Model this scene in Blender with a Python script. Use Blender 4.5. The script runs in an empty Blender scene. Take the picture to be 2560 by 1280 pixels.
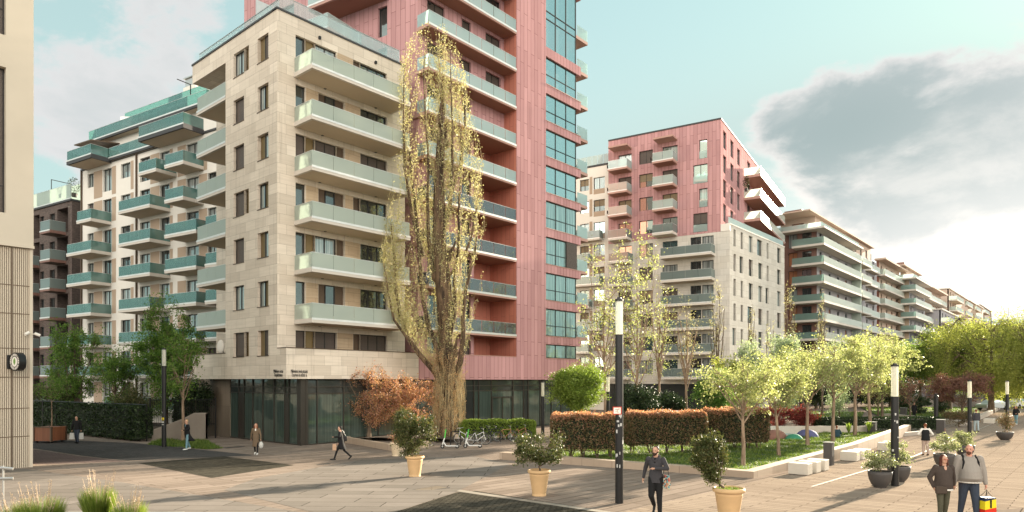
import bpy, math, random
import numpy as np
from mathutils import Vector, Matrix
random.seed(7); rng=np.random.default_rng(11)
C=bpy.context.scene; COL=C.collection
# ------------------------------------------------------------ camera
F=1690.0; HY=952.0; CH=4.0            # focal length / eye line in photo pixels, eye height
cam=bpy.data.cameras.new('camera'); cam.sensor_width=36; cam.lens=36*F/2560
cam.shift_y=(HY-640)/2560; cam.clip_start=.1; cam.clip_end=4000
co=bpy.data.objects.new('camera',cam); COL.objects.link(co); co.location=(0,0,CH); co.rotation_euler=(math.pi/2,0,0)
C.camera=co
C.view_settings.view_transform='Standard'; C.view_settings.look='None'; C.view_settings.exposure=2.3; C.view_settings.gamma=1
C.render.resolution_x=1024; C.render.resolution_y=512
# ------------------------------------------------------------ sky and sun
SUN_AZ=math.atan((2870-1280)/F); SUN_EL=math.radians(14.5)
W=bpy.data.worlds.new('World'); C.world=W; W.use_nodes=True
class NT:
    def __init__(s,t): s.t=t; t.nodes.clear()
    def n(s,ty,**k):
        o=s.t.nodes.new(ty)
        for a,b in k.items(): setattr(o,a,b)
        return o
    def l(s,a,b): s.t.links.new(a,b)
    def put(s,inp,v):
        if hasattr(v,'is_linked') or isinstance(v,bpy.types.NodeSocket): s.l(v,inp)
        else: inp.default_value=v
    def m(s,op,a,b=0.,c=None,clamp=False):
        o=s.n('ShaderNodeMath',operation=op); o.use_clamp=clamp
        s.put(o.inputs[0],a); s.put(o.inputs[1],b)
        if c is not None: s.put(o.inputs[2],c)
        return o.outputs[0]
    def mr(s,v,a,b,c=0.,d=1.,smooth=True):
        o=s.n('ShaderNodeMapRange'); o.interpolation_type='SMOOTHSTEP' if smooth else 'LINEAR'
        for i,x in enumerate((v,a,b,c,d)): s.put(o.inputs[i],x)
        return o.outputs[0]
    def mix(s,f,a,b,mode='MIX'):
        o=s.n('ShaderNodeMix',data_type='RGBA',blend_type=mode)
        s.put(o.inputs[0],f); s.put(o.inputs[6],a if not isinstance(a,tuple) or len(a)==4 else a+(1,)); s.put(o.inputs[7],b if not isinstance(b,tuple) or len(b)==4 else b+(1,))
        return o.outputs[2]
    def noise(s,vec,scale,detail=4,rough=.55,dist=0.):
        o=s.n('ShaderNodeTexNoise'); 
        if vec is not None: s.l(vec,o.inputs['Vector'])
        o.inputs['Scale'].default_value=scale; o.inputs['Detail'].default_value=detail
        o.inputs['Roughness'].default_value=rough; o.inputs['Distortion'].default_value=dist
        return o.outputs['Fac']
    def mapv(s,vec,scale=(1,1,1),loc=(0,0,0),rot=(0,0,0)):
        o=s.n('ShaderNodeMapping'); s.l(vec,o.inputs[0]); o.inputs[1].default_value=loc; o.inputs[2].default_value=rot; o.inputs[3].default_value=scale
        return o.outputs[0]
def build_world():
    t=NT(W.node_tree)
    sky=t.n('ShaderNodeTexSky',sky_type='NISHITA'); sky.sun_disc=False
    sky.sun_elevation=SUN_EL; sky.sun_rotation=SUN_AZ; sky.air_density=1.; sky.dust_density=.6; sky.ozone_density=1.5
    tc=t.n('ShaderNodeTexCoord'); g=tc.outputs['Generated']
    sp=t.n('ShaderNodeSeparateXYZ'); t.l(g,sp.inputs[0]); x,y,z=sp.outputs
    az=t.m('ARCTAN2',x,y); el=t.m('ARCSINE',z)
    def blob(a,e,wa,we):
        da=t.m('DIVIDE',t.m('SUBTRACT',az,a),wa); de=t.m('DIVIDE',t.m('SUBTRACT',el,e),we)
        r=t.m('ADD',t.m('MULTIPLY',da,da),t.m('MULTIPLY',de,de))
        return t.m('POWER',2.718,t.m('MULTIPLY',r,-1.))
    n1=t.noise(t.mapv(g,(1,1,2.2),(3.1,1.7,.4)),2.6,9,.56,.25)
    n2=t.noise(t.mapv(g,(1,1,1.8),(7.3,2.2,1.9)),6.,8,.6,.3)
    cov=t.m('ADD',n1,t.m('ADD',t.m('MULTIPLY',t.m('SUBTRACT',n2,.5),.42),t.m('MULTIPLY',t.m('SUBTRACT',t.noise(t.mapv(g,(1,1,1.6),(1.3,5.2,2.9)),17.,7,.62,.2),.5),.16)))
    bl=[(-.55,.40,.24,.15,.20),(-.45,.30,.20,.06,.08),(.51,.30,.19,.105,.30),(.40,.35,.10,.045,.16),(.60,.24,.16,.05,.16)]
    clr=[(.555,.285,.05,.020,-.13),(0.08,.3,.27,.4,-.34),(.10,.5,.5,.12,-.15)]
    acc=cov
    for a,e,wa,we,k in bl+clr: acc=t.m('ADD',acc,t.m('MULTIPLY',blob(a,e,wa,we),k))
    m=t.mr(acc,.565,.66)
    thick=t.mr(acc,.58,.76)
    # clear sky: nishita shifted a little towards teal
    base=t.mix(1.,sky.outputs[0],(.85,1.2,.92),'MULTIPLY')
    veil=t.m('ADD',t.mr(el,.0,.6,.92,.66),t.m('MULTIPLY',blob(.45,.12,.5,.25),.6),clamp=True)
    sc=t.n('ShaderNodeVectorMath',operation='SCALE'); sc.inputs[0].default_value=(2.55,3.25,3.12); sc.inputs[3].default_value=1.0
    base=t.mix(veil,base,sc.outputs[0])
    edge=t.mix(blob(.58,.18,.5,.2),(3.3,3.3,3.3),(4.7,4.4,4.1))
    core=t.mix(t.m('MULTIPLY',blob(.46,.31,.24,.12),1.,clamp=True),(2.75,2.9,2.92),(1.6,2.0,2.02))
    cc=t.mix(t.m('MULTIPLY',thick,t.mr(n2,.36,.56,.62,1.)),edge,core)
    glow=t.mix(1.,cc,(1,1,1),'MULTIPLY')
    colr=t.mix(m,base,glow)
    gl=t.m('MULTIPLY',blob(.66,.14,.26,.13),t.m('SUBTRACT',1.,t.m('MULTIPLY',m,.65)))
    colr=t.mix(t.m('MULTIPLY',gl,1.,clamp=True),colr,(6.6,6.3,5.8))
    # unseen bright cloud bank added behind the viewer to brighten the shaded facades
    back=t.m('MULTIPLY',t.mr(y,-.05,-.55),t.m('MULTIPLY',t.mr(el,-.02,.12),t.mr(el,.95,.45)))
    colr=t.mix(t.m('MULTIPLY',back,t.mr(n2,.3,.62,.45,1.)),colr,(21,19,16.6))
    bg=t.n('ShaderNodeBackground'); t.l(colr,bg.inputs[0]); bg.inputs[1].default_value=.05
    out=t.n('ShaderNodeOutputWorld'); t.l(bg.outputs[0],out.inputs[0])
build_world()
sl=bpy.data.lights.new('sun','SUN'); sl.energy=4.8; sl.angle=math.radians(.7); sl.color=(1,.86,.66)
so=bpy.data.objects.new('sun',sl); COL.objects.link(so)
sd=Vector((math.sin(SUN_AZ)*math.cos(SUN_EL),math.cos(SUN_AZ)*math.cos(SUN_EL),math.sin(SUN_EL)))
so.rotation_euler=sd.to_track_quat('Z','Y').to_euler(); so.location=sd*300
# ------------------------------------------------------------ coordinate helpers
class Fr:                              # a street direction: vanishing point -> unit axes
    def __init__(s,vp):
        n=math.hypot(vp-1280,F); s.ux,s.uy=(vp-1280)/n,F/n; s.ang=math.atan2(s.uy,s.ux)
    def cp(s,x,y): return (x*s.ux+y*s.uy,-x*s.uy+y*s.ux)
    def w(s,a,b): return (a*s.ux-b*s.uy, a*s.uy+b*s.ux)
    def ray(s,px):
        r=(px-1280)/F; return (r*s.ux+s.uy,-r*s.uy+s.ux)
f1=Fr(2740); f2=Fr(2307)
def gz(Y): return .031*(36-max(Y,4)) if Y<36 else 0.
def gp(px,py):                         # ground point seen at a photo pixel
    k=(py-HY)/F; Y=CH/k
    if Y<36: Y=(CH-36*.031)/(k-.031)
    return Vector(((px-1280)/F*Y,Y,gz(Y)))
def pt(px,py,Y): return Vector(((px-1280)/F*Y,Y,CH+(HY-py)/F*Y))
class Face:                            # a vertical facade plane; 'R' runs away to the right, 'L' away to the left
    def __init__(s,fr,kind,c): s.fr=fr; s.k=kind; s.c=c
    def a(s,px):
        p,q=s.fr.ray(px)
        return s.c/q*p if s.k=='R' else s.c/p*q
    def Y(s,px):
        p,q=s.fr.ray(px); return s.c/q if s.k=='R' else s.c/p
    def z(s,px,py): return CH+(HY-py)/F*s.Y(px)
    def p(s,a,o,z):
        x,y=s.fr.w(a,s.c-o) if s.k=='R' else s.fr.w(s.c-o,a)
        return (x,y,z)
# ------------------------------------------------------------ mesh builder
def setp(o,label=None,cat=None,group=None,kind=None):
    if label: o['label']=label
    if cat: o['category']=cat
    if group: o['group']=group
    if kind: o['kind']=kind
    return o
def thing(name,label,cat,loc,group=None,rz=0.):
    o=bpy.data.objects.new(name,None); o.empty_display_size=.3; COL.objects.link(o); o.location=loc; o.rotation_euler=(0,0,rz)
    return setp(o,label,cat,group)
class MB:
    def __init__(s): s.v=[]; s.f=[]; s.m=[]; s.n=0
    def add(s,vs,fs,m=0):
        b=s.n; s.v.extend(vs); s.n+=len(vs)
        for f in fs: s.f.append([i+b for i in f]); s.m.append(m)
    def box8(s,P,m=0):
        s.add(P,[(0,3,2,1),(4,5,6,7),(0,1,5,4),(1,2,6,5),(2,3,7,6),(3,0,4,7)],m)
    def box(s,x0,x1,y0,y1,z0,z1,m=0):
        s.box8([(x0,y0,z0),(x1,y0,z0),(x1,y1,z0),(x0,y1,z0),(x0,y0,z1),(x1,y0,z1),(x1,y1,z1),(x0,y1,z1)],m)
    def fbox(s,fc,a0,a1,o0,o1,z0,z1,m=0):
        q=[fc.p(a,o,z) for z in (z0,z1) for a,o in ((a0,o1),(a1,o1),(a1,o0),(a0,o0))]
        if fc.k=='L': q=[q[i] for i in (1,0,3,2,5,4,7,6)]
        s.box8(q,m)
    def quad(s,a,b,c,d,m=0): s.add([a,b,c,d],[(0,1,2,3)],m)
    def tube(s,pts,rs,n=8,m=0,cap=True):
        pts=[Vector(p) for p in pts]; rings=[]
        up=Vector((.13,.27,.95)).normalized()
        vs=[]; fs=[]
        for i,p in enumerate(pts):
            d=(pts[min(i+1,len(pts)-1)]-pts[max(i-1,0)])
            d=d.normalized() if d.length>1e-6 else Vector((0,0,1))
            if abs(d.dot(up))>.95: e1=d.cross(Vector((1,0,0))).normalized()
            else: e1=d.cross(up).normalized()
            if i>0 and e1.dot(prev)<0: e1=-e1
            prev=e1; e2=d.cross(e1); r=rs[i] if isinstance(rs,(list,tuple)) else rs
            for k in range(n):
                t=2*math.pi*k/n; q=p+e1*(math.cos(t)*r)+e2*(math.sin(t)*r); vs.append(tuple(q))
        for i in range(len(pts)-1):
            for k in range(n):
                a=i*n+k; b=i*n+(k+1)%n; fs.append((a,b,b+n,a+n))
        if cap: fs.append(tuple(range(n))[::-1]); fs.append(tuple(range((len(pts)-1)*n,len(pts)*n)))
        s.add(vs,fs,m)
    def lathe(s,prof,cx=0,cy=0,n=28,m=0,sx=1,sy=1):
        vs=[];fs=[]
        for r,z in prof:
            for k in range(n):
                t=2*math.pi*k/n; vs.append((cx+math.cos(t)*r*sx,cy+math.sin(t)*r*sy,z))
        for i in range(len(prof)-1):
            for k in range(n):
                a=i*n+k;b=i*n+(k+1)%n; fs.append((a,b,b+n,a+n))
        fs.append(tuple(range(n))[::-1]); fs.append(tuple(range((len(prof)-1)*n,len(prof)*n)))
        s.add(vs,fs,m)
    def loft(s,rings,n=20,m=0):        # rings: (x,y,z,rx,ry)
        vs=[];fs=[]
        for x,y,z,rx,ry in rings:
            for k in range(n):
                t=2*math.pi*k/n; vs.append((x+math.cos(t)*rx,y+math.sin(t)*ry,z))
        for i in range(len(rings)-1):
            for k in range(n):
                a=i*n+k;b=i*n+(k+1)%n; fs.append((a,b,b+n,a+n))
        fs.append(tuple(range(n))[::-1]); fs.append(tuple(range((len(rings)-1)*n,len(rings)*n)))
        s.add(vs,fs,m)
    def ell(s,c,rx,ry,rz,n=14,k=9,m=0,rot=None):
        vs=[];fs=[]; c=Vector(c)
        for i in range(k+1):
            ph=math.pi*i/k-math.pi/2; ph=max(min(ph,1.5),-1.5)
            for j in range(n):
                t=2*math.pi*j/n; p=Vector((math.cos(t)*math.cos(ph)*rx,math.sin(t)*math.cos(ph)*ry,math.sin(ph)*rz))
                if rot: p=rot@p
                vs.append(tuple(c+p))
        for i in range(k):
            for j in range(n):
                a=i*n+j;b=i*n+(j+1)%n; fs.append((a,b,b+n,a+n))
        fs.append(tuple(range(n))[::-1]); fs.append(tuple(range(k*n,(k+1)*n)))
        s.add(vs,fs,m)
    def build(s,name,mats,parent=None,smooth=False,off=None,mods=()):
        if not isinstance(mats,(list,tuple)): mats=[mats]
        V=np.array(s.v,dtype=np.float64).reshape(-1,3)
        if off is None: off=tuple(root(parent).location) if parent is not None else (0,0,0)
        V=V-np.array(off)
        me=bpy.data.meshes.new(name); me.from_pydata(V.tolist(),[],s.f)
        for x in mats: me.materials.append(x)
        me.polygons.foreach_set('material_index',s.m)
        me.polygons.foreach_set('use_smooth',[smooth]*len(s.f))
        uv=me.uv_layers.new(name='UVMap'); k=0; out=np.zeros((len(me.loops),2))
        Vw=V+np.array(off)
        for p in me.polygons:
            n=p.normal; idx=list(p.vertices); q=Vw[idx]
            if abs(n.z)>.7: u=np.stack([q[:,0]*f1.ux+q[:,1]*f1.uy,-q[:,0]*f1.uy+q[:,1]*f1.ux],1)
            else:
                h=math.hypot(n.x,n.y) or 1; u=np.stack([q[:,0]*(-n.y/h)+q[:,1]*(n.x/h),q[:,2]],1)
            out[p.loop_start:p.loop_start+len(idx)]=u
        uv.data.foreach_set('uv',out.ravel())
        o=bpy.data.objects.new(name,me); COL.objects.link(o)
        if parent is not None: o.parent=parent
        return o
def root(o):
    while o.parent is not None: o=o.parent
    return o
def fast_mesh(name,V,nper,mat,parent=None,loc=None):      # V: (N*nper,3) separate faces
    me=bpy.data.meshes.new(name); n=len(V); nf=n//nper
    me.vertices.add(n); me.vertices.foreach_set('co',np.asarray(V,dtype=np.float32).ravel())
    me.loops.add(n); me.loops.foreach_set('vertex_index',np.arange(n,dtype=np.int32))
    me.polygons.add(nf); me.polygons.foreach_set('loop_start',np.arange(0,n,nper,dtype=np.int32))
    try: me.polygons.foreach_set('loop_total',np.full(nf,nper,dtype=np.int32))
    except Exception: pass
    me.update(calc_edges=True); me.validate(); me.materials.append(mat)
    o=bpy.data.objects.new(name,me); COL.objects.link(o)
    if parent is not None: o.parent=parent
    return o
# ------------------------------------------------------------ materials
def mat(name): 
    m=bpy.data.materials.new(name); m.use_nodes=True; t=NT(m.node_tree); 
    out=t.n('ShaderNodeOutputMaterial'); t.out=out; return m,t
def princ(t,col=None,rough=.6,metal=0.,spec=.5,bump=None,bstr=.3,bdist=.01,alpha=None,roughs=None):
    p=t.n('ShaderNodeBsdfPrincipled')
    if col is not None: t.put(p.inputs['Base Color'],col if not isinstance(col,tuple) or len(col)==4 else col+(1,))
    t.put(p.inputs['Roughness'],rough if roughs is None else roughs); p.inputs['Metallic'].default_value=metal
    p.inputs['Specular IOR Level'].default_value=spec
    if bump is not None:
        b=t.n('ShaderNodeBump'); t.l(bump,b.inputs['Height']); b.inputs['Strength'].default_value=bstr; b.inputs['Distance'].default_value=bdist
        t.l(b.outputs[0],p.inputs['Normal'])
    return p
def plain(name,col,rough=.6,metal=0.,var=.12,scale=3.,spec=.4,bstr=.15):
    m,t=mat(name); g=t.n('ShaderNodeTexCoord').outputs['Object']
    nz=t.noise(g,scale,5,.6); c=t.mix(nz,tuple(x*(1-var) for x in col),tuple(min(1,x*(1+var)) for x in col))
    p=princ(t,c,rough,metal,spec,bump=t.noise(g,scale*12,3),bstr=bstr,bdist=.004); t.l(p.outputs[0],t.out.inputs[0]); return m
def brickmat(name,c1,c2,cm,bw,rh,mort=.006,off=.5,swap=False,rough=.7,metal=0.,streak=.25,bstr=.35,vert=False,spec=.4,sq=None,dirt=.0):
    m,t=mat(name); uv=t.n('ShaderNodeTexCoord').outputs['UV']; v=uv
    if swap: v=t.mapv(uv,(1,1,1),(0,0,0),(0,0,math.pi/2))
    b=t.n('ShaderNodeTexBrick'); t.l(v,b.inputs[0]); b.offset=off; b.offset_frequency=2
    if sq: b.squash=sq; b.squash_frequency=3
    for i,c in ((1,c1),(2,c2),(3,cm)): b.inputs[i].default_value=c+(1,)
    b.inputs['Scale'].default_value=1; b.inputs['Mortar Size'].default_value=mort; b.inputs['Mortar Smooth'].default_value=.1
    b.inputs['Brick Width'].default_value=bw; b.inputs['Row Height'].default_value=rh; b.inputs['Bias'].default_value=0
    st=t.noise(t.mapv(uv,(.35,5.,1) if not vert else (4,.3,1)),1.6,6,.62,.4)
    big=t.noise(uv,.25,4,.6)
    c=t.mix(streak,b.outputs[0],t.mix(st,(.45,.42,.38),(1.35,1.35,1.35)),'MULTIPLY')
    c=t.mix(dirt+.12,c,t.mix(big,(.55,.52,.5),(1.3,1.3,1.3)),'MULTIPLY')
    h=t.m('SUBTRACT',t.m('MULTIPLY',st,.03),b.outputs['Fac'])
    # rain streaks and grime
    gr=t.noise(t.mapv(uv,(2.6,.10,1)),1.3,7,.7,.2); c=t.mix(t.mr(gr,.52,.78,0.,.42),c,(.30,.27,.24),'MULTIPLY')
    if spec<=.2:                       # fully matt cladding
        p=t.n('ShaderNodeBsdfDiffuse'); t.l(c,p.inputs[0]); bm=t.n('ShaderNodeBump'); t.l(h,bm.inputs['Height']); bm.inputs['Strength'].default_value=bstr; bm.inputs['Distance'].default_value=.012; t.l(bm.outputs[0],p.inputs['Normal'])
    else: p=princ(t,c,rough,metal,spec,bump=h,bstr=bstr,bdist=.012)
    t.l(p.outputs[0],t.out.inputs[0]); return m
def glassy(name,col,refl=.35,rough=.04,tint=(.8,.95,.95),wav=.0,stripes=None):
    m,t=mat(name); g=t.n('ShaderNodeTexCoord').outputs['Object']; c=col+(1,)
    if stripes:
        uv=t.n('ShaderNodeTexCoord').outputs['UV']; w=t.noise(t.mapv(uv,(9,.15,1)),1.,3,.5); c=t.mix(t.mr(w,.35,.65),stripes[0],stripes[1])
    d=princ(t,c,.5,0,.3)
    gl=t.n('ShaderNodeBsdfGlossy'); gl.inputs['Color'].default_value=tint+(1,); gl.inputs['Roughness'].default_value=rough
    b=t.n('ShaderNodeBump'); t.l(t.noise(g,.9,2),b.inputs['Height']); b.inputs['Strength'].default_value=.12; b.inputs['Distance'].default_value=.05; t.l(b.outputs[0],gl.inputs['Normal'])
    fr=t.n('ShaderNodeFresnel'); fr.inputs[0].default_value=1.5
    f=t.m('ADD',t.m('MULTIPLY',fr.outputs[0],1.2),refl,clamp=True)
    mx=t.n('ShaderNodeMixShader'); t.l(f,mx.inputs[0]); t.l(d.outputs[0],mx.inputs[1]); t.l(gl.outputs[0],mx.inputs[2]); t.l(mx.outputs[0],t.out.inputs[0]); return m
def frosted(name,col,alpha,trans=.5,refl=.12,rough=.08,tint=(.80,.93,.92)):
    m,t=mat(name)
    tr=t.n('ShaderNodeBsdfTransparent'); tr.inputs[0].default_value=tint+(1,)
    d=t.n('ShaderNodeBsdfDiffuse'); d.inputs[0].default_value=col+(1,)
    tl=t.n('ShaderNodeBsdfTranslucent'); tl.inputs[0].default_value=col+(1,)
    a=t.n('ShaderNodeMixShader'); a.inputs[0].default_value=trans; t.l(d.outputs[0],a.inputs[1]); t.l(tl.outputs[0],a.inputs[2])
    b=t.n('ShaderNodeMixShader'); b.inputs[0].default_value=alpha; t.l(tr.outputs[0],b.inputs[1]); t.l(a.outputs[0],b.inputs[2])
    gl=t.n('ShaderNodeBsdfGlossy'); gl.inputs['Color'].default_value=(.85,.93,.93,1); gl.inputs['Roughness'].default_value=rough
    fr=t.n('ShaderNodeFresnel'); fr.inputs[0].default_value=1.45
    f=t.m('ADD',t.m('MULTIPLY',fr.outputs[0],.6),refl,clamp=True)
    e=t.n('ShaderNodeMixShader'); t.l(f,e.inputs[0]); t.l(b.outputs[0],e.inputs[1]); t.l(gl.outputs[0],e.inputs[2]); t.l(e.outputs[0],t.out.inputs[0]); return m
def leafmat(name,cols,trans=.45,rough=.5):
    m,t=mat(name); ge=t.n('ShaderNodeNewGeometry'); r=t.n('ShaderNodeValToRGB'); t.l(ge.outputs['Random Per Island'],r.inputs[0])
    e=r.color_ramp.elements
    while len(e)<len(cols): e.new(.5)
    for i,c in enumerate(cols): e[i].position=i/(len(cols)-1); e[i].color=c+(1,)
    p=princ(t,r.outputs[0],rough,0,.3)
    tl=t.n('ShaderNodeBsdfTranslucent'); t.l(t.mix(1.,r.outputs[0],(1.3,1.3,.95),'MULTIPLY'),tl.inputs[0])
    a=t.n('ShaderNodeMixShader'); a.inputs[0].default_value=trans; t.l(p.outputs[0],a.inputs[1]); t.l(tl.outputs[0],a.inputs[2]); t.l(a.outputs[0],t.out.inputs[0]); return m
def barkmat(name,c1,c2,sc=6.):
    m,t=mat(name); g=t.n('ShaderNodeTexCoord').outputs['Object']; v=t.mapv(g,(1,1,.18))
    n=t.noise(v,sc,8,.7,.6); c=t.mix(t.mr(n,.35,.65),c1,c2); p=princ(t,c,.9,0,.2,bump=n,bstr=.9,bdist=.05); t.l(p.outputs[0],t.out.inputs[0]); return m
M={}
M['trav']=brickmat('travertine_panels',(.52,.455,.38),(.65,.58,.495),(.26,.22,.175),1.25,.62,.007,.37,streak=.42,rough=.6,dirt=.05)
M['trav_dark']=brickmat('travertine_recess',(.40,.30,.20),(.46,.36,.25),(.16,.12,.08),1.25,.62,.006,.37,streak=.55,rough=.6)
M['limestone']=brickmat('limestone_panels',(.50,.475,.43),(.58,.555,.51),(.24,.22,.20),1.6,.78,.008,.5,streak=.3,rough=.85,spec=.15)
M['brass']=plain('bronze_infill_panel',(.17,.12,.055),.45,.5,.2)
M['brass_dark']=plain('brown_infill_panel',(.10,.068,.045),.45,.4,.2)
M['frame']=plain('dark_window_frame',(.022,.020,.019),.4,.2)
M['frame_br']=plain('bronze_storefront_frame',(.055,.048,.04),.4,.5)
M['shutter']=brickmat('roller_shutter',(.085,.065,.055),(.095,.072,.06),(.05,.04,.035),6,.05,.006,.5,streak=.1,rough=.5)
M['shutter_lt']=brickmat('bronze_roller_shutter',(.20,.15,.085),(.22,.165,.10),(.12,.09,.05),6,.05,.006,.5,streak=.1,rough=.5)
M['shutter_or']=brickmat('orange_roller_shutter',(.30,.12,.055),(.32,.13,.06),(.2,.08,.04),6,.05,.006,.5,streak=.1,rough=.5)
M['pane']=glassy('window_glass',(.018,.02,.02),.10)
M['pane_sky']=glassy('reflective_window_glass',(.05,.10,.10),.50,tint=(.75,.95,.95))
M['pane_curt']=glassy('window_glass_with_curtain',(.2,.2,.2),.14,stripes=((.10,.12,.12),(.34,.36,.35)))
M['pane_teal']=glassy('teal_curtained_glass',(.1,.2,.2),.20,stripes=((.07,.13,.13),(.22,.34,.34)))
M['store']=glassy('frosted_shopfront_glass',(.04,.06,.05),.10,tint=(.65,.75,.7),stripes=((.022,.036,.030),(.05,.075,.064)))
M['store_top']=glassy('dark_shopfront_glass',(.015,.018,.018),.04,tint=(.6,.7,.7))
M['frost']=frosted('pale_frosted_balcony_glass',(.52,.56,.50),.80,.45,.05,.15)
M['frost_grey']=frosted('grey_frosted_balcony_glass',(.22,.27,.26),.85,.35,.08,.15)
M['teal']=frosted('teal_balcony_glass',(.12,.26,.235),.66,.45,.07,.06)
M['clear']=frosted('clear_balcony_glass',(.70,.78,.76),.48,.5,.08,.03)
M['lit_g']=frosted('sunlit_white_balcony_glass',(.78,.80,.74),.88,.6,.02,.15)  # whiter glass for sun-facing balcony sides, the sunlight put into its colour
M['roofglass']=frosted('thin_clear_roof_glass',(.75,.80,.78),.28,.5,.0,.03,tint=(.93,.97,.97))
M['green_g']=frosted('pale_green_balcony_glass',(.26,.37,.33),.8,.45,.05,.1)
M['smoke']=frosted('smoked_balcony_glass',(.14,.13,.15),.55,.4,.08,.03)
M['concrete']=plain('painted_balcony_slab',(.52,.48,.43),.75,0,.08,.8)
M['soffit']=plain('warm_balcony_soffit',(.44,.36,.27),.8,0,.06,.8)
M['white']=plain('white_render',(.66,.63,.58),.85,0,.06,.6)
M['taupe']=plain('taupe_render',(.36,.275,.205),.85,0,.08,.6)
M['grey_r']=plain('grey_render',(.30,.29,.31),.85,0,.06,.6)
M['brownwall']=brickmat('brown_metal_cladding',(.19,.10,.08),(.22,.12,.095),(.10,.055,.04),3.2,.5,.01,.33,swap=True,rough=.5,vert=True,streak=.2)
M['tan']=plain('tan_render',(.48,.37,.30),.85,0,.06,.6)
M['brick']=brickmat('dark_brown_brick',(.06,.042,.036),(.125,.088,.075),(.10,.085,.08),.25,.085,.012,.5,rough=.85,streak=.25)
M['pink']=brickmat('rose_metal_cladding',(.41,.23,.235),(.51,.295,.30),(.20,.10,.10),3.1,.47,.016,.37,swap=True,rough=.62,metal=.0,streak=.22,vert=True,spec=.05,bstr=.6,dirt=.1)
M['red']=brickmat('rust_red_cladding',(.50,.19,.14),(.55,.215,.155),(.28,.10,.07),4.,.47,.012,.37,swap=True,rough=.5,metal=.1,streak=.18,vert=True)
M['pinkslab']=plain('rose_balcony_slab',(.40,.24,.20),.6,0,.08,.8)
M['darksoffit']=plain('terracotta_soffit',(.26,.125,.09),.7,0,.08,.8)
M['roof']=plain('dark_roof_edge_metal',(.045,.047,.05),.7,.0)
M['steel']=plain('brushed_steel',(.45,.45,.44),.35,.8)
M['silver']=plain('silver_rail',(.62,.63,.62),.4,.4)
M['stone_dk']=brickmat('brown_stone_cladding',(.145,.115,.085),(.175,.14,.105),(.09,.07,.05),1.3,2.2,.01,.0,rough=.6,streak=.3,vert=True)
M['plaster']=plain('cream_plaster',(.50,.445,.365),.85,0,.12,.5)
M['black']=plain('black_painted_steel',(.018,.018,.019),.35,.3,.1)
def ribmat():
    m,t=mat('ribbed_cladding'); uv=t.n('ShaderNodeTexCoord').outputs['UV']
    sp=t.n('ShaderNodeSeparateXYZ'); t.l(uv,sp.inputs[0])
    w=t.m('FRACT',t.m('MULTIPLY',sp.outputs[0],13.)); tri=t.m('ABSOLUTE',t.m('SUBTRACT',w,.5))
    g=t.mr(tri,.12,.26); c=t.mix(g,(.16,.125,.09),(.50,.43,.34))
    big=t.noise(t.mapv(uv,(6,.3,1)),1.,4); c=t.mix(.25,c,t.mix(big,(.6,.6,.6),(1.3,1.3,1.3)),'MULTIPLY')
    p=princ(t,c,.6,0,.4,bump=g,bstr=.8,bdist=.03); t.l(p.outputs[0],t.out.inputs[0]); return m
M['rib']=ribmat()
# ------------------------------------------------------------ facade pieces
def wall(T,name,fc,a0,a1,z0,z1,holes,m,o=0.,depth=.28,thick=None):
    """a wall face with real openings and their reveals"""
    if a0>a1: a0,a1=a1,a0
    b=MB(); H=[]
    for h in holes:
        x0,x1=sorted(h[:2]); y0,y1=h[2:4]
        x0=max(x0,a0); x1=min(x1,a1); y0=max(y0,z0); y1=min(y1,z1)
        if x1-x0>.02 and y1-y0>.02: H.append((x0,x1,y0,y1))
    A=sorted({a0,a1,*[h[0] for h in H],*[h[1] for h in H]})
    for i in range(len(A)-1):
        l,r=A[i],A[i+1]
        if r-l<1e-6: continue
        mid=(l+r)/2; cols=sorted([(h[2],h[3]) for h in H if h[0]<mid<h[1]]); z=z0
        for c0,c1 in cols+[(z1,z1)]:
            if c0-z>1e-6:
                q=[fc.p(l,o,z),fc.p(r,o,z),fc.p(r,o,c0),fc.p(l,o,c0)]
                b.quad(*(q if fc.k=='R' else q[::-1]))
            z=max(z,c1)
    for x0,x1,y0,y1 in H:
        i=o-depth
        b.quad(fc.p(x0,o,y0),fc.p(x0,i,y0),fc.p(x0,i,y1),fc.p(x0,o,y1))
        b.quad(fc.p(x1,i,y0),fc.p(x1,o,y0),fc.p(x1,o,y1),fc.p(x1,i,y1))
        b.quad(fc.p(x0,o,y0),fc.p(x1,o,y0),fc.p(x1,i,y0),fc.p(x0,i,y0))
        b.quad(fc.p(x0,i,y1),fc.p(x1,i,y1),fc.p(x1,o,y1),fc.p(x0,o,y1))
    return b.build(name,m,T)
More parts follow.
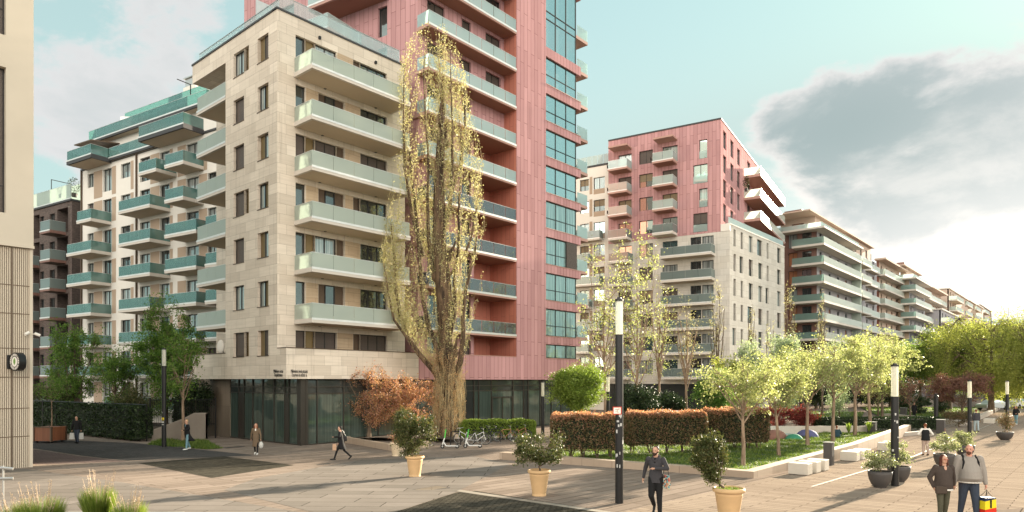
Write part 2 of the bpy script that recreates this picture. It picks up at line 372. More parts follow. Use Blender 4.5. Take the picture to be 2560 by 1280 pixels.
def window(T,fc,a0,a1,z0,z1,o=0.,kind='pane',mull=1,trans=None,fr='frame',depth=.2,fw=.06,curtain=True):
    if a0>a1: a0,a1=a1,a0
    i=o-depth; b=MB()
    for x0,x1,y0,y1 in ((a0,a0+fw,z0,z1),(a1-fw,a1,z0,z1),(a0+fw,a1-fw,z0,z0+fw),(a0+fw,a1-fw,z1-fw,z1)): b.fbox(fc,x0,x1,i-.05,i+.03,y0,y1)
    for k in range(mull):
        x=a0+(a1-a0)*(k+1)/(mull+1); b.fbox(fc,x-fw*.55,x+fw*.55,i-.05,i+.025,z0+fw,z1-fw)
    if trans:
        for zt in trans: b.fbox(fc,a0+fw,a1-fw,i-.05,i+.022,zt-fw*.45,zt+fw*.45)
    w=b.build('window',M[fr],T)
    g=MB()
    if kind.startswith('shutter'):
        g.fbox(fc,a0+fw,a1-fw,i-.03,i,z0+fw,z1-fw); g.build('shutter',M[kind],w)
    elif kind.startswith('half'):
        zm=z0+(z1-z0)*.45; g.fbox(fc,a0+fw,a1-fw,i-.03,i+.005,zm,z1-fw); g.build('shutter',M['shutter_lt' if kind=='half_lt' else 'shutter'],w)
        g=MB(); g.fbox(fc,a0+fw,a1-fw,i-.04,i-.03,z0+fw,z1-fw); g.build('pane',M['pane'],w)
    else:
        g.fbox(fc,a0+fw,a1-fw,i-.04,i-.02,z0+fw,z1-fw); g.build('pane',M[kind],w)
    return w
def infill(T,fc,a0,a1,z0,z1,o=0.,m='brass',depth=.22):
    b=MB(); b.fbox(fc,min(a0,a1),max(a0,a1),o-depth-.03,o-depth,z0,z1); return b.build('infill_panel',M[m],T)
def balcony(T,fc,a0,a1,zt,d,o=0.,glass='frost',slab='concrete',thick=.28,rail=1.02,ends=(1,1),sof='soffit',base='silver',panel=1.6,inset=.04):
    """slab whose top is at zt, projecting d from plane offset o, with a glass balustrade"""
    if a0>a1: a0,a1=a1,a0; ends=ends[::-1]
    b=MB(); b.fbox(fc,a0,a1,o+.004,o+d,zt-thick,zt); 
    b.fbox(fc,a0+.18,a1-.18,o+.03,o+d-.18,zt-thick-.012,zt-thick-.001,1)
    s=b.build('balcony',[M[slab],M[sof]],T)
    g=MB(); n=max(1,int(round((a1-a0)/panel)))
    for k in range(n):
        x0=a0+(a1-a0)*k/n; x1=a0+(a1-a0)*(k+1)/n
        g.fbox(fc,x0+.012+(inset if k==0 else 0),x1-.012-(inset if k==n-1 else 0),o+d-inset-.018,o+d-inset,zt-.05,zt+rail)
    for e,x in ((ends[0],a0+inset),(ends[1],a1-inset-.018)):
        if e: g.fbox(fc,x,x+.018,o+.02,o+d-inset-.03,zt-.05,zt+rail)
    g.build('balustrade',M[glass],s)
    r=MB(); r.fbox(fc,a0-.01,a1+.01,o+d-.005,o+d+.02,zt-.10,zt+.03)
    r.fbox(fc,a0+inset,a1-inset,o+d-inset-.028,o+d-inset+.01,zt+rail,zt+rail+.02)
    for e,x in ((ends[0],a0+inset),(ends[1],a1-inset-.018)):
        if e: r.fbox(fc,x-.005,x+.023,o+.02,o+d-inset-.03,zt+rail,zt+rail+.02)
    r.build('rail',M[base],s)
    return s
def block(T,name,fr,a0,a1,b0,b1,z0,z1,m,off=None):
    P=[fr.w(a,b) for a,b in ((a0,b0),(a1,b0),(a1,b1),(a0,b1))]
    q=[(x,y,z0) for x,y in P]+[(x,y,z1) for x,y in P]
    b=MB(); b.box8(q); return b.build(name,m,T)
def downlight(T,fc,a,z,o=0.):
    b=MB(); b.fbox(fc,a-.07,a+.07,o+.003,o+.14,z-.09,z+.09); return b.build('wall_light',M['black'],T)

# ============================================================ travertine corner building
cR=37.84; cL=21.87; FH=3.08
def corner_building():
    R_=Face(f1,'R',cR); L_=Face(f1,'L',cL); B_=Face(f1,'R',36.82); G_=Face(f1,'R',37.1); GL=Face(f1,'L',23.05)
    T=thing('apartment_building','pale travertine corner apartment building with long frosted glass balconies over a dark glass ground floor','building',(*f1.w(cL,cR),0))
    ztop=26.72; hR=[]; hL=[]; ra=lambda x:R_.a(x); la=lambda x:L_.a(x)
    for k in range(7):
        zt=7.16+FH*k; zb=5.15+FH*k if k else 5.02; zs=5.58+FH*k; tA=(k%2==0)
        sh='shutter' if k in(0,4) else 'pane'
        w3='half' if k==0 else ('shutter' if k==4 else 'pane')
        # long side, behind the balconies
        window(T,R_,ra(739),ra(764),zb,zt,kind=sh if k in(0,4) else 'pane',mull=0); hR.append((ra(739),ra(764),zb,zt))
        if tA:
            infill(T,R_,ra(765),ra(787),zb,zt,m='brass' if k else 'brass'); hR.append((ra(764),ra(788),zb,zt))
            window(T,R_,ra(788),ra(842),zb,zt,kind='shutter' if k in(0,4) else 'pane_curt',mull=1); hR.append((ra(788),ra(842),zb,zt))
            if k in(2,4): infill(T,R_,ra(843),ra(862),zb,zt,m='brass_dark'); hR.append((ra(842),ra(862),zb,zt))
        else:
            infill(T,R_,ra(796),ra(816),zb,zt,m='brass_dark'); window(T,R_,ra(816),ra(841),zb,zt,kind='pane',mull=0); infill(T,R_,ra(842),ra(862),zb,zt,m='brass_dark')
            hR+= [(ra(796),ra(862),zb,zt)]
        if k in(0,3,6): infill(T,R_,ra(883),ra(901),zb,zt,m='brass_dark'); hR.append((ra(883),ra(901),zb,zt))
        window(T,R_,ra(901),ra(968),zb,zt,kind=w3,mull=2); hR.append((ra(901),ra(968),zb,zt))
        for a in (ra(798)+.2*(k%3),ra(938)): downlight(T,R_,a,zt+.42)
        # short side
        kindA='pane_curt' if k in(6,1) else 'shutter'
        window(T,L_,la(610),la(584),zs,zt,kind=kindA,mull=1 if kindA!='shutter' else 0); hL.append((la(610),la(584),zs,zt))
        if k in(6,3,0): infill(T,L_,la(622),la(610.5),zs,zt); hL.append((la(622),la(610),zs,zt))
        if k%2==0:
            infill(T,L_,la(656),la(644.5),zs,zt); window(T,L_,la(671),la(656.5),zs,zt,mull=0,kind='shutter' if k in(0,6) else 'pane_curt')
        else:
            window(T,L_,la(657),la(644.5),zs,zt,mull=0,kind='pane_curt'); infill(T,L_,la(671),la(657.5),zs,zt)
        hL.append((la(671),la(644),zs,zt))
    wall(T,'wall',R_,cL,31.95,5.0,ztop,hR,M['trav'])
    wall(T,'wall',L_,cR,44.42,4.12,ztop,hL,M['trav'])
    # strip behind each balcony: the wall face there is the darker stone
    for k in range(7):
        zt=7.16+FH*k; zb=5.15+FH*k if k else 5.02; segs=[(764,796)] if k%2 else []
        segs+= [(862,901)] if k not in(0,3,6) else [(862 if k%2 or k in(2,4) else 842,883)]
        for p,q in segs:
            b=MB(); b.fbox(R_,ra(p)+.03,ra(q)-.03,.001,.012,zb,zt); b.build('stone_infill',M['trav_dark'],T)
    # sills
    for k in range(7):
        zs=5.58+FH*k
        for u0,u1 in ((la(610)-.03,la(584)+.05),(la(671)-.05,la(644)+.05)): b=MB(); b.fbox(L_,u0,u1,-.15,.035,zs-.05,zs-.003); b.build('window_sill',M['brass_dark'],T)
    # band over the ground floor (a real parapet with thickness) and its soffit
    b=MB(); o=1.02
    b.fbox(B_,cL,32.36,-.3,0,4.12,5.98); b.build('parapet_band',M['trav'],T); b=MB(); b.fbox(L_,36.82+.3,cR,-.3,-.001,4.12,5.98); b.build('parapet_return',M['trav'],T); b=MB(); b.fbox(L_,44.42,49.4,-.3,-.001,4.12,5.84)
    b.build('parapet_band',M['trav'],T)
    b=MB(); b.fbox(B_,cL-.03,32.38,-.33,.03,5.98,6.03); b.fbox(L_,36.82+.33,cR,-.33,.03,5.98,6.03); b.build('parapet_coping',M['brass_dark'],T); b=MB(); b.fbox(L_,44.43,49.43,-.33,.03,5.84,5.89); b.build('parapet_coping',M['brass_dark'],T)
    block(T,'floor_slab',f1,cL+.31,32.3,37.13,49.3,4.13,5.0,M['soffit'])
    # loggia side: recessed wall, roof fascia
    RC=Face(f1,'L',24.0); e=RC.a(541); hs=[]
    for k in range(7):
        zt=7.16+FH*k; hs.append((46.0,46.9,5.1+FH*k,zt)); window(T,RC,46.0,46.9,5.1+FH*k,zt,mull=0)
    wall(T,'wall',RC,44.45,e,5.0,25.45,hs,M['trav'])
    JR=Face(f1,'R',44.42)
    b=MB(); b.box8([(*f1.w(a,c),z) for z in (5.0,25.45) for a,c in ((cL+.02,44.16),(24.2,44.16),(24.2,44.42),(cL+.02,44.42))]); b.build('side_wall',M['trav'],T)
    b=MB(); b.fbox(L_,44.42,49.4,-2.4,0,25.45,ztop); b.build('roof_fascia',M['trav'],T)
    block(T,'core',f1,cL+.5,31.9,cR+.5,44.1,5.0,ztop-.2,M['black'])
    block(T,'core',f1,24.35,31.9,44.1,e-.02,5.0,ztop-.2,M['trav'])
    b=MB()
    b.fbox(R_,cL-.06,31.95,-.5,.06,ztop,ztop+.12); b.fbox(L_,cR,49.45,-.5,.06,ztop,ztop+.12); b.build('roof_edge',M['roof'],T)
    block(T,'roof',f1,cL+.5,31.9,cR+.5,49.0,ztop-.19,ztop+.05,M['roof'])
    g=MB()
    n=8
    for k in range(n):
        x0=cL+.3+(31.7-cL-.3)*k/n; x1=cL+.3+(31.7-cL-.3)*(k+1)/n; g.fbox(R_,x0+.01,x1-.01,-.32,-.30,ztop+.16,ztop+1.15)
    for k in range(n):
        x0=cR+.3+(49-cR-.3)*k/n; x1=cR+.3+(49-cR-.3)*(k+1)/n; g.fbox(L_,x0+.01,x1-.01,-.32,-.30,ztop+.16,ztop+.85)
    g.build('roof_balustrade',M['roofglass'],T)
    g=MB(); g.fbox(L_,41.0,41.06,-1.4,-.34,ztop+.16,ztop+1.9); g.fbox(R_,cL+.3,31.7,-.33,-.29,ztop+1.15,ztop+1.18); g.fbox(L_,cR+.3,49,-.33,-.29,ztop+.85,ztop+.88); g.build('roof_rail',M['steel'],T)
    # balconies
    for k in range(1,7):
        gl='frost'
        balcony(T,R_,23.0,30.75,7.80+FH*(k-1),2.0,glass=gl,thick=.27,rail=.92)
        balcony(T,L_,44.45,48.75,7.85+FH*(k-1),2.1,o=-2.1,glass=gl,thick=.27,rail=.95,ends=(0,1))
    # ground floor
    LG=[GL.a(x) for x in (744,722,712,685,657,632,610,597,575)]
    for i in range(len(LG)-1):
        a0,a1=LG[i],LG[i+1]
        if i in(1,6):
            b=MB(); b.fbox(GL,a0,a1,-.12,0,0,3.2); b.build('storefront_pier',M['frame_br'],T)
        b=MB(); 
        b.fbox(GL,a0,a0+.06,-.1,.02,0,4.12); b.fbox(GL,a0+.06,a1,-.1,.015,3.17,3.23); b.fbox(GL,a0+.06,a1,-.1,.015,3.56,3.62); b.fbox(GL,a0+.06,a1,-.1,.015,0,.08)
        w=b.build('shopfront_window',M['frame_br'],T)
        g=MB(); g.fbox(GL,a0+.06,a1,-.08,-.05,.08,3.17,0); g.fbox(GL,a0+.06,a1,-.08,-.05,3.23,4.1,1); g.build('pane',[M['store'],M['store_top']],w)
    b=MB(); b.fbox(GL,37.1,LG[0],-.5,.03,0,4.12); b.build('corner_column',M['frame_br'],T)
    RG=[G_.a(x) for x in (763,792,858,945,1012,1040)]
    for i in range(len(RG)-1): shopbay(T,G_,RG[i],RG[i+1])
    b=MB(); b.fbox(GL,LG[-1],51.2,-.3,0,-.05,4.12); b.build('stone_wall',M['stone_dk'],T)
    block(T,'core',f1,23.4,33,38.0,51.15,0,4.11,M['black'])
    block(T,'floor_slab',f1,23.0,24.3,49.45,51.2,4.125,4.6,M['concrete'])
    # lettering on the band
    for fc,px,txts in ((Face(f1,'L',cL),(684,708),('Millefiore utcai','Telepítésmaca')),(B_,(727,769),('Millénniumi, óvoda utcaszint','Étterem és előtér 6'))):
        for j,s in enumerate(txts):
            cu=bpy.data.curves.new('lettering','FONT'); cu.body=s; cu.size=.3; cu.extrude=.006; cu.align_x='CENTER'
            a0,a1=fc.a(px[0]),fc.a(px[1]); z=4.49-.23*j
            o=bpy.data.objects.new('tmp',cu); COL.objects.link(o); bpy.context.view_layer.update()
            me=bpy.data.meshes.new_from_object(o.evaluated_get(bpy.context.evaluated_depsgraph_get())); bpy.data.objects.remove(o)
            o=bpy.data.objects.new('lettering',me); COL.objects.link(o); me.materials.clear(); me.materials.append(M['black'])
            x,y,_=fc.p((a0+a1)/2,.01,z); o.parent=T; o.location=Vector((x,y,z))-T.location
            o.rotation_euler=(math.pi/2,0,f1.ang if fc.k=='R' else f1.ang-math.pi/2)
            bpy.context.view_layer.update(); wd=max(o.dimensions.x,.1); tw=abs(a1-a0)*(1 if j==0 else .88); s_=tw/wd; o.scale=(s_,1.,1)
    return T
def shopbay(T,fc,a0,a1,pier=False,z1=4.05):
    b=MB(); b.fbox(fc,a0,a0+.07,-.1,.03,0,z1)
    for z in (0,3.17,3.58): b.fbox(fc,a0+.07,a1,-.1,.02,z,z+.07)
    w=b.build('shopfront_window',M['frame_br'],T); g=MB()
    g.fbox(fc,a0+.07,a1,-.08,-.05,.07,3.17,1 if pier else 0); g.fbox(fc,a0+.07,a1,-.08,-.05,3.24,z1-.02,1); g.build('pane',[M['store'],M['store_top']],w)
corner_building()

# ============================================================ rose tower
def tower():
    B_=Face(f1,'R',36.82); S_=Face(f1,'R',38.2); G_=Face(f1,'R',37.1)
    T=thing('apartment_tower','tall rose metal clad apartment tower behind the old poplar','building',(*f1.w(43.2,38.2),0))
    zT=44.; a43=43.21; aw0=B_.a(1365); aw1=B_.a(1443); ae=B_.a(1452)
    # solid strip
    b=MB(); b.fbox(B_,a43,aw0,-3.4,0,5.98,zT); b.build('wall',M['pink'],T)
    # side of the recess in rust red
    b=MB(); b.fbox(Face(f1,'L',a43),36.86,39.9,0,.012,5.98,zT); b.build('recess_wall',M['red'],T)
    tops=[7.25,10.42,13.6,16.8,20.0,23.15,26.35,29.5,32.75]
    zb=[t-2.45 for t in tops]; zb[0]=6.0
    # window column with spandrel bands
    prev=5.62
    for i,t in enumerate(tops):
        b=MB(); b.fbox(B_,aw0+.002,ae,-1.2,.001,prev if i else 5.62,zb[i]); b.fbox(B_,aw0+.002,ae+.01,-.05,.04,zb[i]-.03,zb[i]+.03,1); b.build('spandrel_band',[M['pink'],M['pinkslab']],T)
        k='pane_teal' if i<5 else 'pane_sky'
        window(T,B_,aw0+.01,aw1,zb[i]+.03,t-.02,kind=k,mull=2,trans=[zb[i]+.95] if i else None,fr='frame',depth=.16)
        prev=t
    b=MB(); b.fbox(B_,aw0+.002,ae,-1.2,.001,prev,33.6); b.build('spandrel_band',M['pink'],T)
    window(T,B_,aw0+.01,aw1,33.6,39.9,kind='pane_sky',mull=2,trans=[36.2,36.9],depth=.16,fw=.08)
    b=MB(); b.fbox(B_,aw0+.002,ae,-1.2,.001,39.9,zT); b.build('spandrel_band',M['pink'],T)
    g=MB(); g.fbox(B_,aw0+(aw1-aw0)*.66,aw1,-.06,-.03,zb[3]+.05,tops[3]-.02); g.build('window_screen',M['shutter'],T)
    block(T,'core',f1,aw0+.3,aw1+.3,37.6,50,5.0,zT,M['frame'])
    block(T,'core',f1,a43+.1,aw0+.3,39.0,50,5.0,zT,M['pink'])
    # pale east balconies seen past the far corner
    E_=Face(f1,'R',39.8)
    for i in range(1,11):
        z=7.85+3.19*(i-1)
        fc=Face(f1,'R',37.6)
        s=balcony(T,fc,ae+.05,ae+2.2,z+.35,.0+.05,o=-.05,glass='clear',slab='pinkslab',thick=.3,sof='darksoffit',ends=(0,0)) if False else None
        b=MB(); b.box8([(*f1.w(a,c),zz) for zz in (z+.05,z+.33) for a,c in ((aw1+.35,37.4),(ae+2.0,37.4),(ae+2.0,41.5),(aw1+.35,41.5))]); s=b.build('balcony',M['pinkslab'],T)
        g=MB()
        g.box8([(*f1.w(a,c),zz) for zz in (z+.33,z+1.4) for a,c in ((ae+.3,37.43),(ae+1.97,37.43),(ae+1.97,37.45),(ae+.3,37.45))])
        g.box8([(*f1.w(a,c),zz) for zz in (z+.33,z+1.4) for a,c in ((ae+1.95,37.45),(ae+1.97,37.45),(ae+1.97,41.4),(ae+1.95,41.4))]); g.build('balustrade',M['clear'],s)
    # shallow back wall with doors, behind the balcony bay
    hS=[]; sa=lambda x:S_.a(x)
    deep0=39.5
    for k in range(11):
        zt=7.35+3.19*k; z0=5.0+3.19*k if k else 5.0
        cols=[(1068,1112,1),(1155,1177,0)]
        for p,q,m_ in cols:
            window(T,S_,sa(p),sa(q),z0+.05,zt,kind='shutter' if (k>=7 or (k+m_)%3==0) else 'pane',mull=m_,depth=.2); hS.append((sa(p),sa(q),z0+.05,zt))
        if k>=7:
            window(T,S_,sa(1214),sa(1251),z0+.05,zt,kind='shutter' if k!=9 else 'pane',mull=1); hS.append((sa(1214),sa(1251),z0+.05,zt))
    zd=5.0+3.19*6+1.2
    wall(T,'wall',S_,33.5,deep0,5.0,zd,hS,M['pink']); wall(T,'wall',S_,33.5,a43-.02,zd,zT,hS,M['pink'])
    D_=Face(f1,'R',39.85); hD=[]
    for k in range(7):
        z0=5.+3.19*k; window(T,D_,39.9,40.7,z0+.05,z0+2.3,kind='pane',mull=0); hD.append((39.9,40.7,z0+.05,z0+2.3))
    wall(T,'recess_wall',D_,deep0,a43-.02,5.0,zd,hD,M['red'])
    b=MB(); b.fbox(Face(f1,'R',38.22),deep0-.2,deep0,-1.6,0,5.,zd); b.fbox(Face(f1,'R',38.22),deep0,a43-.03,-1.6,0,zd-.2,zd-.02); b.build('recess_return',M['red'],T)
    block(T,'core',f1,33.8,39.2,38.6,50,5.0,zT,M['frame']); block(T,'core',f1,39.0,43.3,40.2,50,5.0,zT,M['frame'])
    # balconies of the bay
    for k in range(11):
        z=7.85+3.19*k
        dp=2.98 if k<6 else 1.36
        gl='smoke' if k<4 else 'clear'
        x0=33.35 if (k>3) else 33.35
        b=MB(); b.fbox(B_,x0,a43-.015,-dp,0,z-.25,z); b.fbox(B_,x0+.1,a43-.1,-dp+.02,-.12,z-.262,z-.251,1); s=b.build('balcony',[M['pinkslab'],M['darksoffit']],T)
        g=MB(); n=7
        for j in range(n):
            u0=x0+(a43-x0)*j/n; u1=x0+(a43-x0)*(j+1)/n; g.fbox(B_,u0+.05,u1-.012,-.06,-.042,z-.02,z+.94)
        g.fbox(B_,x0+.03,x0+.05,-1.3,-.07,z-.02,z+.94); g.build('balustrade',M[gl],s)
        r=MB(); r.fbox(B_,x0,a43-.015,.001,.03,z-.12,z+.03); r.fbox(B_,x0+.03,a43-.02,-.065,-.037,z+.94,z+.96); r.build('rail',M['silver'],s)
        downlight(T,S_,34.6 if k%2 else 37.9,z+2.35)
    # rose band above the shops
    b=MB(); b.fbox(B_,32.37,a43,-.3,0,4.10,5.98); b.fbox(B_,a43,54.75,-.3,-.002,4.10,5.62); b.fbox(B_,a43+.004,aw0,-.3,-.001,5.62,5.98); b.build('parapet_band',M['pink'],T)
    b=MB(); b.fbox(B_,32.37,a43,-.33,.03,5.98,6.03); b.fbox(B_,ae,54.8,-.33,.03,5.62,5.67); b.build('parapet_coping',M['pinkslab'],T)
    block(T,'floor_slab',f1,32.4,54.7,37.13,50,4.11,5.0,M['darksoffit'])
    # left wing seen over the travertine roof
    cx,cy=f1.w(33.55,38.2); c2,b2=f2.cp(cx,cy); Wf=Face(f2,'L',c2); hW=[]
    for k in range(4,12):
        z0=5.+3.19*k; zt=z0+2.35
        for p,q in ((945,968),(822,846),(700,735)):
            window(T,Wf,Wf.a(q),Wf.a(p),z0+.05,zt,kind='pane',mull=0); hW.append((Wf.a(q),Wf.a(p),z0+.05,zt))
    wall(T,'wall',Wf,b2,b2+20,5.0,zT,hW,M['pink'])
    q=MB(); P=[f2.w(a,b) for a,b in ((c2+.35,b2+.25),(c2+9,b2+.6),(c2+9,b2+20),(c2+.35,b2+20))]
    q.box8([(x,y,5) for x,y in P]+[(x,y,zT) for x,y in P]); q.build('core',M['red'],T)
    for k,(p,q,d) in {7:(973,820,2.2),8:(905,640,3.6),9:(973,820,2.2)}.items():
        balcony(T,Wf,Wf.a(p),Wf.a(q),7.85+3.19*(k-1)+.2,d,glass='clear',slab='pinkslab',sof='darksoffit',thick=.3)
    # ground floor shops
    RG=[G_.a(x) for x in (1040,1085,1138,1158,1184,1196,1228,1282,1308,1320,1350,1378,1402,1428,1460)]
    for i in range(len(RG)-1): shopbay(T,G_,RG[i],RG[i+1],pier=i in(3,8))
    b=MB(); z=2.6
    a0,a1=RG[6],RG[7]; 
    for x in (a0+.1,(a0+a1)/2,a1-.1): b.fbox(G_,x-.05,x+.05,.031,.06,.05,z)
    b.fbox(G_,a0+.05,a1-.05,.031,.06,z,z+.1); b.build('entrance_door',M['frame_br'],T)
    block(T,'core',f1,33.1,G_.a(1460),38.0,50,0,4.1,M['black'])
    return T
tower()

# ============================================================ white block with teal balconies
def teal_block():
    Wc=37.4; W_=Face(f2,'L',Wc); A=W_.a
    T=thing('apartment_building','white and taupe apartment block with stepped roof terraces and deep teal glass balconies','building',(*f2.w(Wc,60),0))
    a_r=A(560); a_l=A(205); FHw=3.08
    holes=[]; BZ=1.42; FHw=3.11
    cols=[(219,234,'n'),(257,279,'d'),(302,326,'n'),(350,375,'d'),(400,424,'d'),(466,497,'d'),(519,541,'n')]
    for k in range(8):
        zf=BZ+FHw*k
        for j,(p,q,t) in enumerate(cols):
            if k==7 and j in(0,1): pass
            lo=zf+.1 if t=='d' else zf+.95; hi=zf+2.4
            r=random.random(); kd='pane_curt' if r<.4 else ('pane' if r<.75 else ('half' if t=='n' else 'pane_curt'))
            window(T,W_,A(q),A(p),lo,hi,kind=kd,mull=1,depth=.22); holes.append((A(q),A(p),lo,hi))
    ztop=26.1
    wall(T,'wall',W_,a_r,a_l,-.3,ztop,holes,M['white'])
    # taupe fields: thin render coats between windows
    for k in range(8):
        zf=BZ+FHw*k; lo,hi=zf+.05,zf+2.45
        for p,q in ((235,256),(280,290),(327,334),(376,399),(425,432),(444,465),(498,518)):
            b=MB(); b.fbox(W_,A(q),A(p),.002,.014,lo if k<7 else lo-.4,hi); b.build('render_panel',M['taupe'],T)
    block(T,'core',f2,Wc+.45,Wc+14,a_r,a_l-.05,-.3,ztop-.1,M['white'])
    b=MB()
    for px in (343,): b.fbox(W_,A(px)-.07,A(px)+.07,.02,.16,0,ztop)
    b.fbox(W_,a_l-.12,a_l+.03,.01,.16,0,ztop); b.build('downpipe',M['brass_dark'],T)
    # balconies: per stack (left px, right px at wall, depth)
    for k in range(1,8):
        z=BZ+FHw*k
        st=[]
        G=Face(f2,'L',Wc-2.0).a
        if k<=6: st.append((G(191 if k==6 else 166),G(227)))
        st.append((G(345),G(390)) if k==7 else (G(295),G(374)))
        st.append((G(411),G(458 if k>5 else 490)))
        if k<=5: st.append((G(512),G(548)))
        for x0,x1 in st: balcony(T,W_,min(x0,x1),max(x0,x1),z,2.0,glass='teal',thick=.30,rail=.92)
    for k in (0,):
        z=BZ+FHw*k; balcony(T,W_,A(520),A(300),z,1.6,glass='teal',thick=.3,rail=1.05)
    # roof terraces
    G2=Face(f2,'L',Wc-2.0).a
    b=MB(); b.fbox(W_,a_r,a_l+.1,-1,.12,ztop,ztop+.18); b.build('roof_edge',M['roof'],T)
    balcony(T,W_,G2(227),G2(166),ztop+.36,2.0,glass='teal',slab='roof',thick=.42,rail=.95)
    balcony(T,W_,G2(345)+.05,G2(227)-.05,ztop+.35,.35,glass='teal',slab='roof',thick=.3,rail=.95)
    P_=Face(f2,'L',Wc+1.6)
    hs=[]
    for p,q in ((300,322),(360,372),(430,450)):
        hs.append((P_.a(q),P_.a(p),ztop+.3,ztop+2.4)); window(T,P_,P_.a(q),P_.a(p),ztop+.3,ztop+2.4,mull=0)
    z2=29.3
    wall(T,'penthouse_wall',P_,P_.a(560),P_.a(247),ztop,z2,hs,M['white'])
    block(T,'core',f2,Wc+2.0,Wc+14,P_.a(560),P_.a(247)-.05,ztop,z2-.05,M['white'])
    balcony(T,P_,P_.a(537),P_.a(240),z2+.3,.8,glass='teal',slab='roof',thick=.3,rail=1.0)
    balcony(T,W_,G2(458),G2(345),ztop+.37,2.0,glass='teal',slab='roof',thick=.42,rail=.95)
    Q_=Face(f2,'L',Wc+4.2); z3=32.1
    block(T,'penthouse_block',f2,Wc+4.3,Wc+13,Q_.a(560),Q_.a(330),z2,z3-.2,M['white'])
    balcony(T,Q_,Q_.a(560),Q_.a(322),z3,.5,glass='teal',slab='roof',thick=.3,rail=1.1)
    x,y=f2.w(Wc+5.5,Q_.a(446)-.2); zc=W_.z(455,260)
    b=MB(); h0=z3; 
    b.box8([(*f2.w(a,c),z) for z in (h0,h0+2.4) for a,c in ((Wc+5,Q_.a(470)),(Wc+6.6,Q_.a(470)),(Wc+6.6,Q_.a(440)),(Wc+5,Q_.a(440)))])
    ch=b.build('chimney',M['white'],T)
    b=MB(); b.box8([(*f2.w(a,c),z) for z in (h0+2.4,h0+3.3) for a,c in ((Wc+5.15,Q_.a(468)),(Wc+6.4,Q_.a(468)),(Wc+6.4,Q_.a(442)),(Wc+5.15,Q_.a(442)))]); 
    b.box8([(*f2.w(a,c),z) for z in (h0+3.3,h0+3.42) for a,c in ((Wc+5,Q_.a(470)),(Wc+6.6,Q_.a(470)),(Wc+6.6,Q_.a(440)),(Wc+5,Q_.a(440)))]); b.build('chimney_cap',M['steel'],ch)
    b=MB(); b.fbox(W_,A(497)+.05,A(497)+.11,-1.6,2.7,ztop+1.7,ztop+2.9); b.build('privacy_screen',M['frost'],T) if 0 else None
    b=MB(); c=A(403)
    for z_,h in ((ztop+.35,2.5),(z2+.35,2.4)):
        b.fbox(W_,c-.03,c+.03,-1.5,-1.42,z_,z_+h); b.fbox(W_,c-.03,c+.03,-1.42,-.1,z_+h-.06,z_+h); c=A(440)
    b.build('privacy_frame',M['black'],T)
    b=MB(); q=[P_.p(P_.a(300),-.1,ztop+2.6),P_.p(P_.a(255),-.1,ztop+2.5),P_.p(P_.a(250),2.6,ztop+2.35),P_.p(P_.a(292),2.6,ztop+2.3)]
    b.box8([tuple(p) for p in q]+[(p[0],p[1],p[2]+.1) for p in q]); b.build('awning',M['brass_dark'],T)
    b=MB(); x,y=f2.w(Wc+3.,P_.a(288)); b.box(x-.6,x+.6,y-.5,y+.5,z2,z2+2.7); b.build('roof_vent',M['steel'],T)
    return T
teal_block()

def brick_block():
    Wc=37.2; c=Wc; W_=Face(f2,'L',c); A=W_.a
    T=thing('apartment_building','dark brown brick apartment block with grey glass balconies at the far left','building',(*f2.w(c,76),0))
    a_r=A(206); a_l=A(60); FHb=3.08; base=1.2; n=7; ztop=W_.z(150,505)
    n=int((ztop-1.)/FHb); n=7; ztop=23.2; base=1.45
    holes=[]; loz=[]
    for k in range(n):
        zf=base+FHb*k
        for p,q in ((100,110),(124,137)):
            holes.append((A(q),A(p),zf+.9,zf+2.4)); window(T,W_,A(q),A(p),zf+.9,zf+2.4,mull=1)
        holes.append((A(170),A(143),zf+.05,zf+2.7)); holes.append((A(99),A(84),zf+.05,zf+2.7))
    wall(T,'wall',W_,A(172),a_l,-.3,ztop,holes,M['brick'],depth=1.5)
    block(T,'core',f2,c+1.5,c+9,A(172),a_l,-.3,ztop-.05,M['brick'])
    b=MB(); P=Face(f2,'R',A(172))
    b.box8([(*f2.w(a,d),z) for z in (-.3,ztop) for a,d in ((c+.02,A(172)-.6),(c+9,A(172)-.6),(c+9,A(172)-.01),(c+.02,A(172)-.01))]); b.build('end_wall',M['brick'],T)
    for k in range(n):
        z=base+FHb*k
        balcony(T,W_,A(165),A(140),z+.05,1.6,glass='frost_grey',slab='brownwall',sof='brass_dark',thick=.3)
        if k<n-1: balcony(T,W_,A(99),A(78),z+.05,1.2,glass='frost_grey',slab='brownwall',sof='brass_dark',thick=.3)
    b=MB(); b.fbox(W_,A(172)-.7,a_l,-1.,.15,ztop,ztop+.2); b.build('roof_edge',M['roof'],T)
    balcony(T,W_,A(172)-.6,a_l,ztop+.3,.02,o=.05,glass='frost',slab='roof',thick=.1,rail=1.5,sof='roof')
    b=MB(); Q=Face(f2,'L',c+3); b.fbox(Q,Q.a(205),Q.a(172),-.02,0,ztop+.3,ztop+3.2); b.build('glass_screen',M['frost'],T)
    b=MB(); b.fbox(W_,A(128),A(128)+.06,-2,0,ztop+2.9,ztop+2.96); b.fbox(W_,A(128),A(128)+.06,-.06,0,ztop+1.8,ztop+2.9); b.build('privacy_frame',M['black'],T)
brick_block()
